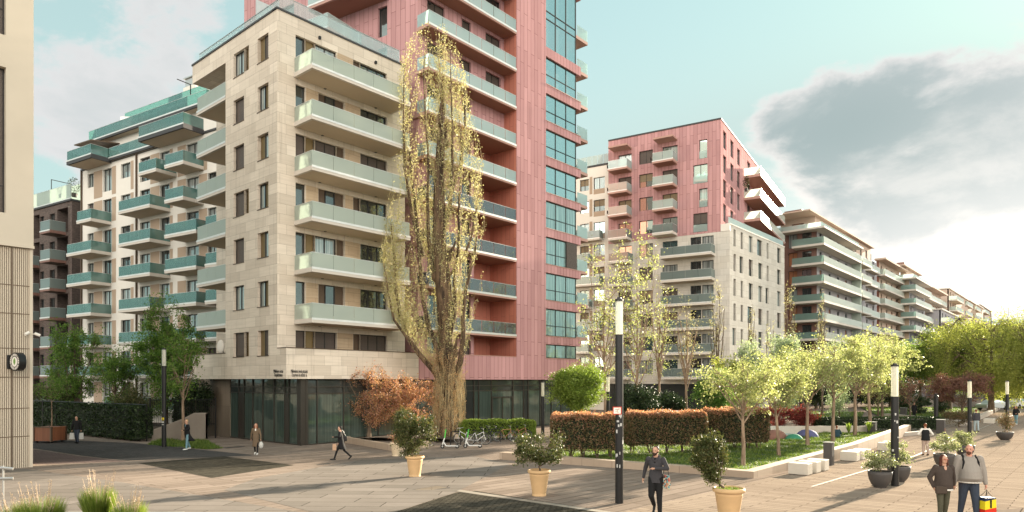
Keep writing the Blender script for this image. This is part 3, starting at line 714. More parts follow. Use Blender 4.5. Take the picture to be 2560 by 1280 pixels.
# ============================================================ second rose block, its pale base and the grey-taupe neighbour
def rose_block():
    cF=85.5; W_=Face(f2,'L',cF); A=W_.a; bC=A(1802)
    T=thing('apartment_building','rose clad apartment block on a pale limestone base with small balconies, right of the tower','building',(*f2.w(cF,bC),0))
    ztop=36.6; zs=22.6; FHp=3.08; holes=[]; lowh=[]
    # slab bottoms of small balconies measured at their front: 24.2 + 3.08k
    G=Face(f2,'L',cF-1.9).a
    zb=[W_.z(1682,472+0)-0]; base=19.9
    for k in range(-5,5):
        z=base+FHp*k                      # floor level
        up=k>=1
        H=holes if up else lowh
        for p,q,kind in ((1546,1579,'d'),(1598,1632,'n'),(1656,1694,'d')):
            lo=z+.1 if kind=='d' else z+.45
            r=(k*3+p)%5; kd={0:'shutter',1:'pane_sky',2:'half_lt',3:'pane_curt',4:'pane'}[r]
            window(T,W_,A(q),A(p),lo,z+2.2,kind=kd,mull=1); H.append((A(q),A(p),lo,z+2.2))
        if up:
            p,q={1:(1733,1769),2:(1748,1769),3:(1733,1769),4:(1748,1768)}[k]
            window(T,W_,A(q),A(p),z-.12,z+2.25,kind={1:'half',2:'pane_curt',3:'pane_sky',4:'pane_sky'}[k],mull=0 if k%2==0 else 1); holes.append((A(q),A(p),z-.12,z+2.25))
            g=MB(); g.fbox(W_,A(q)+.03,A(p)-.03,.01,.03,z-.1,z+.8); g.build('guard_glass',M['clear'],T)
        else:
            window(T,W_,A(1753),A(1726),z+.1,z+2.35,kind='pane',mull=1); lowh.append((A(1753),A(1726),z+.1,z+2.35))
            window(T,W_,A(1784),A(1755),z+.1,z+2.35,kind='pane_curt',mull=1); lowh.append((A(1784),A(1755),z+.1,z+2.35))
    bB=A(1824); aP=A(1521)
    wall(T,'wall',W_,bC,aP,zs,ztop,holes,M['pink'])
    wall(T,'base_wall',W_,bB,aP,-.3,zs-.01,lowh,M['limestone'],o=0)
    b=MB(); b.fbox(W_,bC,aP,-.5,.08,ztop,ztop+.18); b.build('roof_edge',M['roof'],T)
    # right hand face of the upper part (wall direction of the upper block)
    R_=Face(f2,'R',bC); ra=R_.a; hR=[]; fl=[base+1.+FHp*k for k in range(1,5)]
    a1=ra(1926)
    for k,z in enumerate(fl):
        for p,q in ((1808,1816),(1826,1834),(1843,1850),(1868,1876),(1886,1893)):
            if k==0 and p>1830: continue
            hR.append((ra(p),ra(q),z+.2,z+2.45)); window(T,R_,ra(p),ra(q),z+.2,z+2.45,mull=0,kind='pane_sky' if (k+p)%3 else 'half')
    wall(T,'wall',R_,cF,a1,zs,ztop,hR,M['pink'])
    b=MB(); b.fbox(R_,cF,a1,-.5,.08,ztop,ztop+.18); b.build('roof_edge',M['roof'],T)
    for z in fl[1:4]: balcony(T,R_,ra(1862)-.6,a1,z-.4,2.3,glass='lit_g',slab='pinkslab',sof='darksoffit',thick=.35,ends=(1,0)) if z<fl[3]+.1 else None
    block(T,'core',f2,cF+.6,a1,bC+.6,aP,0,ztop-.1,M['frame'])
    # pale base, right hand face along the boulevard
    cx,cy=f2.w(cF,bB); c1,b1=f1.cp(cx,cy); K=Face(f1,'R',b1); ka=K.a; zB=23.4; hk=[]
    for r in range(7):
        z=zB-3.1*(r+1)+.1
        for j,(p,q) in enumerate(((1834,1840),(1852,1858),(1872,1882),(1896,1906),(1917,1922),(1943,1952))):
            if (r*2+j)%5==3: p-=3
            hk.append((ka(p),ka(q),z+.45,z+2.6)); window(T,K,ka(p),ka(q),z+.45,z+2.6,mull=0,kind=('pane_curt','pane','pane','half')[(r*3+j*2)%4],depth=.25)
    wall(T,'base_wall',K,c1,ka(1961),-.3,zB,hk,M['limestone'])
    q=[f1.w(c1+.5,b1+.6),f1.w(ka(1961),b1+.6),f1.w(ka(1961),b1+14),f1.w(c1+9,b1+14)]; b=MB(); b.box8([(x,y,-.3) for x,y in q]+[(x,y,zB-.15) for x,y in q]); b.build('core',M['limestone'],T)
    b=MB(); b.fbox(K,c1-.05,ka(1961),-.4,.06,zB,zB+.15); b.fbox(W_,bB-.05,bC,-.4,.06,zs,zs+.9); b.build('parapet_coping',M['white'],T)
    g=MB(); g.fbox(K,c1+.1,ka(1961),-.2,-.17,zB+.15,zB+.95); g.build('roof_balustrade',M['clear'],T)
    # balconies
    for k in range(-5,5):
        z=base+FHp*k
        if k>=2:
            for p,q in ((1519,1567),(1630,1682)): balcony(T,W_,G(q),G(p),z,1.9,glass='clear',slab='pinkslab',sof='darksoffit',thick=.32)
        elif k==1:
            for p,q in ((1519,1567),(1630,1682)): balcony(T,W_,G(q),G(p),z,1.9,glass='frost_grey',thick=.32)
        elif k<=0:
            balcony(T,W_,G(1778),G(1650),z,1.9,glass='frost_grey',thick=.32)
            if k<0 or True: balcony(T,W_,G(1570),G(1521),z,1.9,glass='frost_grey',thick=.32)
    z=base+FHp*4+2.75
    for p,q in ((1520,1567),(1632,1682)):
        b=MB(); b.fbox(W_,G(q),G(p),.01,1.9,z,z+.22); b.build('canopy',M['pinkslab'],T)
    # ground floor glass
    b=MB(); b.fbox(W_,bB+.5,aP,.005,.03,.0,3.6); b.build('storefront',M['store_top'],T)
rose_block()
def grey_block():
    cF=85.9; W_=Face(f2,'L',cF); A=W_.a; base=20.2
    T=thing('apartment_building','narrow grey and taupe rendered apartment block between the rose tower and the rose block','building',(*f2.w(cF,A(1480)),0))
    ztop=33.6; holes=[]; a0=A(1521.2); a1=A(1425)
    for k in range(-6,4):
        z=base+3.1*k+.2
        for p,q in ((1484,1512),(1450,1472)):
            holes.append((A(q),A(p),z+.8,z+2.4)); window(T,W_,A(q),A(p),z+.8,z+2.4,mull=1,kind=('pane_sky','half_lt','pane_curt')[(k+p)%3])
        if k<2: balcony(T,W_,A(1508),A(1440),z,1.2,glass='frost_grey',thick=.3) if k in(-5,-3,-1,1) else balcony(T,W_,A(1482),A(1440),z,1.4,glass='frost_grey',thick=.3)
    wall(T,'wall',W_,a0,a1,-.3,ztop,holes,M['white'])
    for k in range(-6,4):
        z=base+3.1*k+.2
        for q in ((A(1481),A(1474),.002,.014,z+.2,z+2.6),(A(1512),A(1484),.002,.014,z+.1,z+.78)): b=MB(); b.fbox(W_,*q); b.build('render_panel',M['taupe'],T)
    block(T,'core',f2,cF+.5,cF+12,a0,a1,0,ztop-.1,M['white'])
    b=MB(); b.fbox(W_,a0,a1,-.5,.08,ztop,ztop+.25); b.build('roof_edge',M['roof'],T)
    g=MB()
    for i in range(7): 
        x0=a0+(a1-a0)*i/7; g.fbox(W_,x0+.04,x0+(a1-a0)/7-.04,-.15,-.12,ztop+.25,ztop+1.6)
    g.build('roof_balustrade',M['frost_grey'],T)
grey_block()
# ============================================================ boulevard row beyond
def row_block(label,pxc,Yc,pxl,pxr,rows,pitch_y,ytop,wallm,wallR,glassL,glassR,deep=2.2,eave=False,topm=None,inner=None,slx=None,rightcols=(),shut='shutter_or'):
    """a stepped block: L face towards us between pxl..pxc, R face along the boulevard pxc..pxr"""
    ax,by=f1.cp((pxc-1280)/F*Yc,Yc); Lf=Face(f1,'L',ax+deep); Rf=Face(f1,'R',by+deep*.8); 
    T=thing('apartment_building',label,'building',(*f1.w(ax+deep,by+deep*.8),0))
    aL=Lf.a(pxl); bR=Rf.a(pxr); z0s=CH+(HY-ytop)/F*Yc; P=3.08
    n=int(z0s/P); fl=[z0s-P*k for k in range(0,rows)]; ztop=z0s+(P if not eave else 2.4)
    hL=[]; hR=[]; cornerb=by+deep*.8; corna=ax+deep
    for k,z in enumerate(fl):
        w=aL-cornerb; 
        for u0,u1,kd in ((.12,.34,'pane'),(.45,.66,shut if (k*7)%3 else 'pane_curt')):
            if w>3: hL.append((cornerb+w*u0,cornerb+w*u1,z+.1,z+2.4)); window(T,Lf,cornerb+w*u0,cornerb+w*u1,z+.1,z+2.4,kind=kd,mull=1)
        w=bR-corna; m=max(2,int(w/4.5))
        for j in range(m):
            u=corna+w*(j+.3)/m; hR.append((u,u+1.3,z+.1,z+2.4)); window(T,Rf,u,u+1.3,z+.1,z+2.4,kind=('pane','pane_sky',shut)[(k+j)%3],mull=1)
    wall(T,'wall',Lf,cornerb,aL,-.3,ztop,hL,wallm); wall(T,'wall',Rf,corna,bR,-.3,ztop,hR,wallR)
    block(T,'core',f1,corna+.5,bR,cornerb+.5,aL,-.3,ztop-.05,wallm)
    eL=Face(f1,'L',ax).a(slx) if slx else aL-1
    for k,z in enumerate(fl):
        x1=Rf.a(rightcols[0]) if rightcols else bR*.0+corna+(bR-corna)*.55
        # wrap round balcony: one slab along both faces
        b=MB(); zz=z
        P8=[f1.w(ax,by),f1.w(x1,by),f1.w(x1,cornerb),f1.w(corna,cornerb),f1.w(corna,aL-1),f1.w(ax,aL-1)]
        b.box8([(*p,q) for q in (zz-.35,zz) for p in (f1.w(ax,by),f1.w(x1,by),f1.w(x1,cornerb-.01),f1.w(ax,cornerb-.01))])
        b.box8([(*p,q) for q in (zz-.35,zz) for p in (f1.w(ax,cornerb-.009),f1.w(corna-.01,cornerb-.009),f1.w(corna-.01,eL),f1.w(ax,eL))])
        s=b.build('balcony',M['concrete'],T)
        LL=Face(f1,'L',ax); RR=Face(f1,'R',by)
        g=MB(); g.fbox(LL,by+.05,eL-.05,-.06,-.04,zz,zz+1.05); 
        g.build('balustrade',M[glassL],s); g=MB(); g.fbox(RR,ax+.07,x1-.05,-.06,-.04,zz,zz+1.05); g.build('balustrade',M[glassR],s)
        if inner and k>0:
            g=MB(); g.box8([(*f1.w(a,c),q) for q in (zz,zz+P-.36) for a,c in ((x1-.25,by+.1),(x1-.1,by+.1),(x1-.1,cornerb-.02),(x1-.25,cornerb-.02))]); g.build('privacy_screen',M['frost'],T)
        for p,q,d in rightcols[1:]:
            if d and k<len(fl): balcony(T,Rf,Rf.a(p),Rf.a(q),zz,d,glass=glassR if (k%2 or True) else glassL,thick=.3)
    if eave:
        zt=ztop
        b=MB(); b.box8([(*f1.w(a,c),q) for q in (zt,zt+.3) for a,c in ((ax-.1,by-.1),(x1+.5,by-.1),(x1+.5,aL),(ax-.1,aL))]); b.build('roof_slab',M['concrete'],T)
        LL=Face(f1,'L',corna+3.); RR=Face(f1,'R',cornerb+1.2)
        hP=[(RR.a(pxc)+3+i*4.2,RR.a(pxc)+4.5+i*4.2,zt+.5,zt+2.4) for i in range(int((bR-corna)/4.5))]
        for h in hP: window(T,RR,*h,mull=0)
        wall(T,'penthouse_wall',RR,corna+3,bR,zt+.29,zt+3.3,hP,M[topm or 'tan'])
        hL2=[(cornerb+3,cornerb+5.,zt+.4,zt+2.4)]
        window(T,LL,*hL2[0],mull=0,kind=shut)
        wall(T,'penthouse_wall',LL,cornerb+1.2,aL,zt+.29,zt+3.3,hL2,M[topm or 'tan'])
        block(T,'core',f1,corna+3.4,bR,cornerb+1.6,aL,zt+.3,zt+3.29,M[topm or 'tan'])
        b=MB(); b.box8([(*f1.w(a,c),q) for q in (zt+3.3,zt+3.5) for a,c in ((ax+.5,by+2.3),(bR+.5,by+2.3),(bR+.5,aL),(ax+.5,aL))]); b.build('eave_roof',[M['tan']],T)
        g=MB(); g.fbox(Face(f1,'R',by+.5),ax+.6,x1-.1,-.1,-.08,zt+.3,zt+1.15); g.fbox(Face(f1,'L',ax+.5),by+.6,aL,-.1,-.08,zt+.3,zt+1.15); g.build('roof_balustrade',M['clear'],T)
        block(T,'roof_plinth',f1,corna+2,corna+16,cornerb+3,aL-1,zt+3.5,zt+4.6,M['brownwall'])
    else:
        b=MB(); b.box8([(*f1.w(a,c),q) for q in (ztop,ztop+.35) for a,c in ((ax+.2,by-.1),(x1+1,by-.1),(x1+1,aL),(ax+.2,aL))]); b.build('eave_roof',[M['tan']],T)
    return T
t=row_block('brown clad apartment block with long stacked green balconies and a wide overhanging roof',2060,109,1936,2192,10,48,606,M['brownwall'],M['grey_r'],'green_g','lit_g',eave=True,topm='tan',inner=True,slx=1979,rightcols=(2130,(2133,2156,1.7),(2163,2186,1.1)))
v=t
row_block('grey-brown apartment block with pale glass balconies, second beyond the rose block',2213,142,2191,2248,8,37,684,M['brownwall'],M['tan'],'frost','lit_g',deep=2.,rightcols=(2247,))
row_block('light grey apartment block with a flat overhanging roof and green balconies, third along the row',2290,153,2244,2312,8,34,722,M['taupe'],M['grey_r'],'green_g','lit_g',deep=2.2,eave=True,topm='tan',rightcols=(2309,))
row_block('beige apartment block with bright wraparound balconies, fourth along the row',2322,172,2302,2352,7,31,743,M['taupe'],M['tan'],'frost','lit_g',deep=2.2,rightcols=(2350,))
def far_row():
    specs=[('grey rendered block with square windows, fifth along the row',2352,176,2400,774,'grey_r'),('brown-topped block stepping back behind the willows',2372,196,2420,722,'tan'),
      ('small taupe block with sunlit balconies, near the end of the row',2400,222,2440,738,'taupe'),('small tan block, last but one of the row',2425,250,2458,752,'tan'),('low brown block at the far end of the row',2450,285,2478,762,'brownwall')]
    for lab,p0,Y0,p1,yt,mm in specs:
        a,b0=f1.cp((p0-1280)/F*Y0,Y0); Rf=Face(f1,'R',b0); zt=CH+(HY-yt)/F*Y0; T=thing('apartment_building',lab,'building',(*f1.w(a,b0),0)); a1=Rf.a(p1); h=[]
        k=0
        while zt-3.1*(k+1)>3:
            z=zt-3.1*(k+1); m=int((a1-a)/5)
            for j in range(m): 
                u=a+2+j*5; h.append((u,u+2,z+.6,z+2.4))
            k+=1
        for q in h[:60]: window(T,Rf,*q,mull=0,kind='pane')
        wall(T,'wall',Rf,a,a1,0,zt,h,M[mm]); block(T,'core',f1,a+.05,a1,b0+.4,b0+14,0,zt-.05,M[mm])
        b=MB(); b.fbox(Rf,a-.3,a1,-14,.4,zt,zt+.3); b.build('roof_slab',M['concrete'],T)
        for i in range(min(k,5)): balcony(T,Rf,a+.5,a+(a1-a)*.35,zt-3.1*(i+1),2.,glass='frost',thick=.35)
far_row()
# ============================================================ cream building at the left edge
def left_building():
    P=gp(84,1168); a,b=f1.cp(P.x,P.y); Rf=Face(f1,'R',b); fa=Rf.a
    T=thing('corner_building','cream plastered building with ribbed lower storeys cropped at the left edge','building',(P.x,P.y,0))
    zj=Rf.z(80,622); zt=26; a0=a-12; H=[]
    for y0,y1 in ((-140,88),(168,532)):
        H.append((fa(-90),fa(15),Rf.z(13,y1),Rf.z(13,y0)))
    for h in H: window(T,Rf,*h,kind='shutter',mull=1,depth=.3,trans=[h[2]+1.2])
    wall(T,'wall',Rf,a0,a,zj+.12,zt,H,M['plaster'],depth=.3)
    b_=MB(); b_.fbox(Rf,a0,a-.12,-.3,-.1,-.2,zj-.02); b_.build('ribbed_wall',M['rib'],T)
    b_=MB(); b_.fbox(Rf,a-.119,a-.01,-.3,-.07,-.2,zj-.02); b_.build('corner_trim',M['plaster'],T)
    b_=MB(); b_.fbox(Rf,a0,a+.02,-.5,.06,zj,zj+.11); b_.build('ledge',M['plaster'],T)
    block(T,'core',f1,a0,a-.02,b+.32,b+12,-.2,zt,M['plaster'])
    b_=MB(); 
    for x in (31,): b_.fbox(Rf,fa(x)-.02,fa(x)+.02,-.099,-.085,-.2,zj-.03)
    for y in (716,786,872,943,1020,1090): b_.fbox(Rf,a0,a-.13,-.099,-.083,Rf.z(80,y)-.015,Rf.z(80,y)+.015)
    b_.build('panel_joints',M['brass_dark'],T)
    # security camera
    x,y,_=Rf.p(fa(68),0,0); z=Rf.z(68,834); c=thing('security_camera','small white security camera on the ribbed cream wall','camera',(x,y,z))
    b_=MB(); b_.tube([Rf.p(fa(70),-.08,z+.02),Rf.p(fa(70),.1,z+.02)],.03); b_.build('bracket',M['white'],c)
    b_=MB(); b_.tube([Rf.p(fa(60),.16,z-.05),Rf.p(fa(71),.1,z+.05)],.065,12); b_.build('housing',M['white'],c,smooth=False)
    c=thing('security_camera','small white security camera sticking out past the corner of the cream building','camera',Rf.p(a,.1,z))
    b_=MB(); b_.tube([Rf.p(a-.02,-.2,z),Rf.p(a+.1,-.1,z)],.03); b_.build('bracket',M['white'],c)
    b_=MB(); b_.tube([Rf.p(a+.06,-.1,z+.03),Rf.p(a+.26,-.05,z-.06)],.065,12); b_.build('housing',M['white'],c)
    # round projecting sign
    zc=Rf.z(40,905); ac=fa(36); x,y,_=Rf.p(ac,.05,0)
    s=thing('round_sign','round black projecting sign with white ring and green leaf on the ribbed wall','sign',(x,y,zc))
    n=Vector((-.45,-.89,0)).normalized(); e=Vector((n.y,-n.x,0)); 
    cen=Vector(Rf.p(ac,.45,zc)); 
    b_=MB(); b_.tube([cen-n*.16,cen+n*.10],.40,40); b_.build('sign_case',M['black'],s,smooth=False)
    b_=MB(); b_.tube([cen+n*.102,cen+n*.106],.36,40); d=b_.build('sign_face',M['black'],s)
    b_=MB()
    vs=[];fs=[]
    for k in range(26):
        t0=2*math.pi*k/26; t1=t0+2*math.pi/26*.66
        if k%5==4: t1=t0+.08
        q=[cen+n*.110+(e*math.cos(t)+Vector((0,0,1))*math.sin(t))*r for t,r in ((t0,.25),(t1,.25),(t1,.345),(t0,.345))]
        b_.add([tuple(p) for p in q],[(0,1,2,3)])
    b_.build('sign_lettering',M['white'],s)
    b_=MB(); q=[cen+n*.110+(e*math.cos(2*math.pi*k/28)+Vector((0,0,1))*math.sin(2*math.pi*k/28))*.215 for k in range(28)]; b_.add([tuple(p) for p in q],[tuple(range(28))]); b_.build('sign_disc',M['white'],s)
    b_=MB(); q=[cen+n*.114+e*x_+Vector((0,0,y_)) for x_,y_ in ((0,-.15),(.075,-.05),(.09,.05),(.04,.12),(0,.17),(-.05,.11),(-.085,.03),(-.07,-.06))]; b_.add([tuple(p) for p in q],[tuple(range(8))]); b_.build('sign_emblem',plain('leaf_green_enamel',(.12,.25,.05),.5),s)
    b_=MB(); b_.tube([Rf.p(ac-.12,-.06,zc),tuple(cen-n*.1)],.05,8); b_.fbox(Rf,ac-.25,ac-.02,-.08,-.03,zc-.3,zc+.3); b_.build('bracket',M['black'],s)
left_building()
# ============================================================ ground
def gpoly(name,pts,m,dz=0.,kind='structure',thick=0):
    """a flat sheet following the plaza's slight slope; pts are ground points"""
    b=MB(); P=[Vector((p[0],p[1],0)) for p in pts]
    def clip(P,keep_far,Y0=36.):
        out=[]
        for i in range(len(P)):
            a,c=P[i],P[(i+1)%len(P)]; ia=(a.y>=Y0)==keep_far or a.y==Y0; ic=(c.y>=Y0)==keep_far or c.y==Y0
            if ia: out.append(a)
            if ia!=ic: t=(Y0-a.y)/(c.y-a.y); out.append(a.lerp(c,t))
        return out
    for kf in (True,False):
        Q=clip(P,kf)
        if len(Q)>=3: b.add([(q.x,q.y,gz(q.y)+dz) for q in Q],[tuple(range(len(Q)))])
    o=b.build(name,m); return setp(o,kind=kind) if kind else o
def paving(name,c1,c2,cm,bw,rh,ang,mort=.01,rough=.88,streak=.3,spec=.12,stain=.3):
    m,t=mat(name); uv=t.n('ShaderNodeTexCoord').outputs['UV']; v=t.mapv(uv,(1,1,1),(0,0,0),(0,0,ang))
    b=t.n('ShaderNodeTexBrick'); t.l(v,b.inputs[0]); b.offset=.43; b.offset_frequency=2
    for i,c in ((1,c1),(2,c2),(3,cm)): b.inputs[i].default_value=c+(1,)
    b.inputs['Scale'].default_value=1; b.inputs['Mortar Size'].default_value=mort; b.inputs['Mortar Smooth'].default_value=.2; b.inputs['Brick Width'].default_value=bw; b.inputs['Row Height'].default_value=rh
    st=t.noise(t.mapv(v,(.25,3.2,1)),2.2,6,.65,.3); big=t.noise(uv,.12,6,.65,.5); fine=t.noise(uv,9.,5,.7)
    c=t.mix(streak,b.outputs[0],t.mix(st,(.45,.43,.42),(1.4,1.4,1.4)),'MULTIPLY')
    c=t.mix(stain,c,t.mix(t.mr(big,.3,.7),(.5,.48,.47),(1.3,1.3,1.3)),'MULTIPLY'); c=t.mix(.25,c,t.mix(fine,(.6,.6,.6),(1.35,1.35,1.35)),'MULTIPLY')
    sp_=t.noise(uv,1.7,3,.5); c=t.mix(t.mr(sp_,.68,.74,0.,.35),c,(.45,.43,.42),'MULTIPLY')
    h=t.m('SUBTRACT',t.m('MULTIPLY',fine,.25),b.outputs['Fac'])
    p=t.n('ShaderNodeBsdfDiffuse'); t.l(c,p.inputs[0]); bm=t.n('ShaderNodeBump'); t.l(h,bm.inputs['Height']); bm.inputs['Strength'].default_value=.5; bm.inputs['Distance'].default_value=.015; t.l(bm.outputs[0],p.inputs['Normal']); t.l(p.outputs[0],t.out.inputs[0]); return m
M['pave']=paving('pinkish_stone_paving',(.20,.162,.135),(.26,.212,.178),(.085,.07,.058),2.4,.5,0,.018)
M['pave2']=paving('grey_stone_paving',(.165,.147,.13),(.215,.19,.17),(.075,.065,.058),2.2,.8,.9,.018)
M['prom']=paving('striped_promenade_paving',(.25,.20,.16),(.32,.26,.208),(.11,.085,.07),1.8,.3,math.pi/2,.014,streak=.5,stain=.2)
M['cobble']=paving('dark_cobble_paving',(.055,.052,.042),(.10,.093,.075),(.035,.03,.025),.22,.12,.25,.02,rough=.85)
M['asph']=paving('dark_grey_setts',(.07,.068,.066),(.095,.09,.088),(.05,.05,.05),.3,.15,.2,.012,rough=.8)
M['plum']=paving('plum_setts',(.14,.105,.10),(.17,.13,.12),(.09,.07,.07),.3,.15,.2,.01,rough=.8)
M['line']=plain('pale_paving_strip',(.24,.21,.175),.6)
M['soil']=plain('garden_soil',(.07,.05,.035),.95,0,.3,2)
M['kerb']=brickmat('sandstone_kerb',(.30,.23,.17),(.38,.30,.23),(.15,.11,.08),1.6,.9,.01,.0,streak=.3,dirt=.1)
def GP(*l): return [gp(*p) for p in l]
b=MB(); S=3000
for y0,y1 in ((-40,4),(4,36),(36,S)):
    b.add([(-S,y0,gz(y0)-.004*0),(S,y0,gz(y0)),(S,y1,gz(y1)),(-S,y1,gz(y1))],[(0,1,2,3)])
g=b.build('ground',M['pave']); setp(g,kind='structure')
gpoly('plaza_paving',GP((-400,1300),(-400,1180),(60,1172),(300,1205),(745,1280),(900,1420),(200,1500)),M['pave2'],.004)
gpoly('plaza_paving',[gp(530,1196),gp(1130,1100)+Vector((0,0,0)),gp(1345,1096),gp(1060,1180),gp(1140,1231),gp(985,1281),gp(930,1300),gp(745,1280),gp(300,1205)][0:0] or GP((640,1196),(900,1150),(1180,1140),(1275,1160),(1140,1231),(985,1281),(900,1310),(560,1225)),M['pave2'],.004)
gpoly('road_paving',GP((-60,1100),(90,1098),(330,1107),(640,1138),(318,1152),(90,1122),(-60,1108)),M['asph'],.004)
gpoly('road_paving',GP((90,1124),(318,1153.5),(90,1161),(-40,1130)),M['plum'],.004)
gpoly('path_paving',GP((345,1158),(560,1141),(735,1163),(530,1195)),M['cobble'],.006)
gpoly('path_paving',GP((985,1282),(1140,1232),(1190,1228),(1500,1276),(1640,1300),(1500,1420),(900,1420)),M['cobble'],.008)
gpoly('paving_line',GP((1140,1229),(1150,1225),(1640,1297),(1640,1302)),M['line'],.012)
# promenade in the boulevard direction
pr=[f1.w(*q) for q in ((10,9.35),(400,10.2),(400,-25),(10,-25))]; gpoly('promenade_paving',pr,M['prom'],.004)
q=[f1.w(*q) for q in ((24,7.35),(130,7.35),(130,7.25),(24,7.25))]; gpoly('paving_line',q,M['line'],.008)
# ============================================================ vegetation
def leafquads(P,size,flat=0.,asp=.55,down=0.):
    """P: (n,3) centres -> (n*4,3) diamond leaves with random directions"""
    n=len(P); a=rng.normal(size=(n,3)); a[:,2]-=down; a/=np.linalg.norm(a,axis=1)[:,None]
    b=np.cross(a,rng.normal(size=(n,3))); b/=np.linalg.norm(b,axis=1)[:,None]+1e-9
    s=(size*rng.uniform(.6,1.35,n))[:,None]; a=a*s; b=b*s*asp
    V=np.stack([P-a,P-b,P+a,P+b],1); return V.reshape(-1,3)
class Tubes:
    def __init__(s,n=6): s.n=n; s.b=MB()
    def add(s,pts,rs): s.b.tube(pts,rs,s.n,cap=False)
def bez(a,b,c,n):
    return [a*(1-t)**2+b*2*t*(1-t)+c*t*t for t in [i/(n-1) for i in range(n)]]
LM={
 'lime':leafmat('fresh_yellow_green_leaves',[(.18,.22,.08),(.29,.32,.13),(.40,.41,.21)],.5),
 'poplar':leafmat('young_poplar_leaves',[(.27,.26,.12),(.39,.37,.20),(.50,.47,.29)],.45),
 'dry':leafmat('dry_tan_twigs_and_catkins',[(.26,.14,.07),(.42,.25,.12),(.52,.36,.19)],.3),
 'green':leafmat('mid_green_leaves',[(.06,.13,.025),(.11,.20,.035),(.18,.28,.06)],.45),
 'midg':leafmat('olive_green_leaves',[(.08,.13,.03),(.14,.19,.04),(.22,.26,.06)],.45),
 'deep':leafmat('dark_green_leaves',[(.010,.022,.008),(.02,.038,.012),(.04,.065,.02)],.2),
 'topi':leafmat('bright_topiary_leaves',[(.10,.16,.02),(.16,.23,.035),(.24,.31,.06)],.4),
 'rust':leafmat('copper_pink_leaves',[(.24,.10,.05),(.42,.19,.13),(.38,.25,.09),(.54,.29,.24)],.4),
 'photi':leafmat('photinia_old_leaves',[(.05,.075,.025),(.13,.10,.045),(.22,.11,.07)],.3),
 'photi_top':leafmat('photinia_new_red_growth',[(.30,.12,.07),(.40,.20,.12),(.46,.28,.18)],.45),
 'willow':leafmat('willow_leaves',[(.18,.22,.05),(.27,.30,.07),(.36,.37,.10)],.5),
 'purple':leafmat('purple_brown_leaves',[(.10,.045,.035),(.16,.075,.055),(.24,.12,.09)],.4),
 'pale':leafmat('pale_blue_green_needles',[(.20,.27,.17),(.28,.35,.22),(.36,.42,.27)],.4),
 'shrub':leafmat('glossy_shrub_leaves',[(.035,.05,.015),(.06,.075,.02),(.12,.11,.04)],.3),
 'shrub_w':leafmat('pale_shrub_leaves',[(.12,.15,.06),(.20,.23,.10),(.42,.42,.30)],.4),
 'grass':leafmat('grass_blades',[(.05,.10,.015),(.10,.16,.03),(.20,.24,.06)],.4),
 'tuft':leafmat('bright_tuft_grass',[(.06,.11,.015),(.13,.19,.03),(.24,.27,.07)],.45),
 'straw':leafmat('dry_seed_stems',[(.30,.22,.16),(.42,.32,.24),(.5,.4,.3)],.3),
 'redb':leafmat('crimson_shrub_leaves',[(.20,.03,.03),(.30,.06,.05),(.12,.03,.02)],.4),
}
BK={'brown':barkmat('brown_bark',(.07,.05,.035),(.16,.12,.085)),'pale':barkmat('pale_tan_bark',(.16,.11,.075),(.32,.235,.165)),
 'poplar':barkmat('rugged_poplar_bark',(.03,.021,.015),(.15,.10,.06),3.5)}
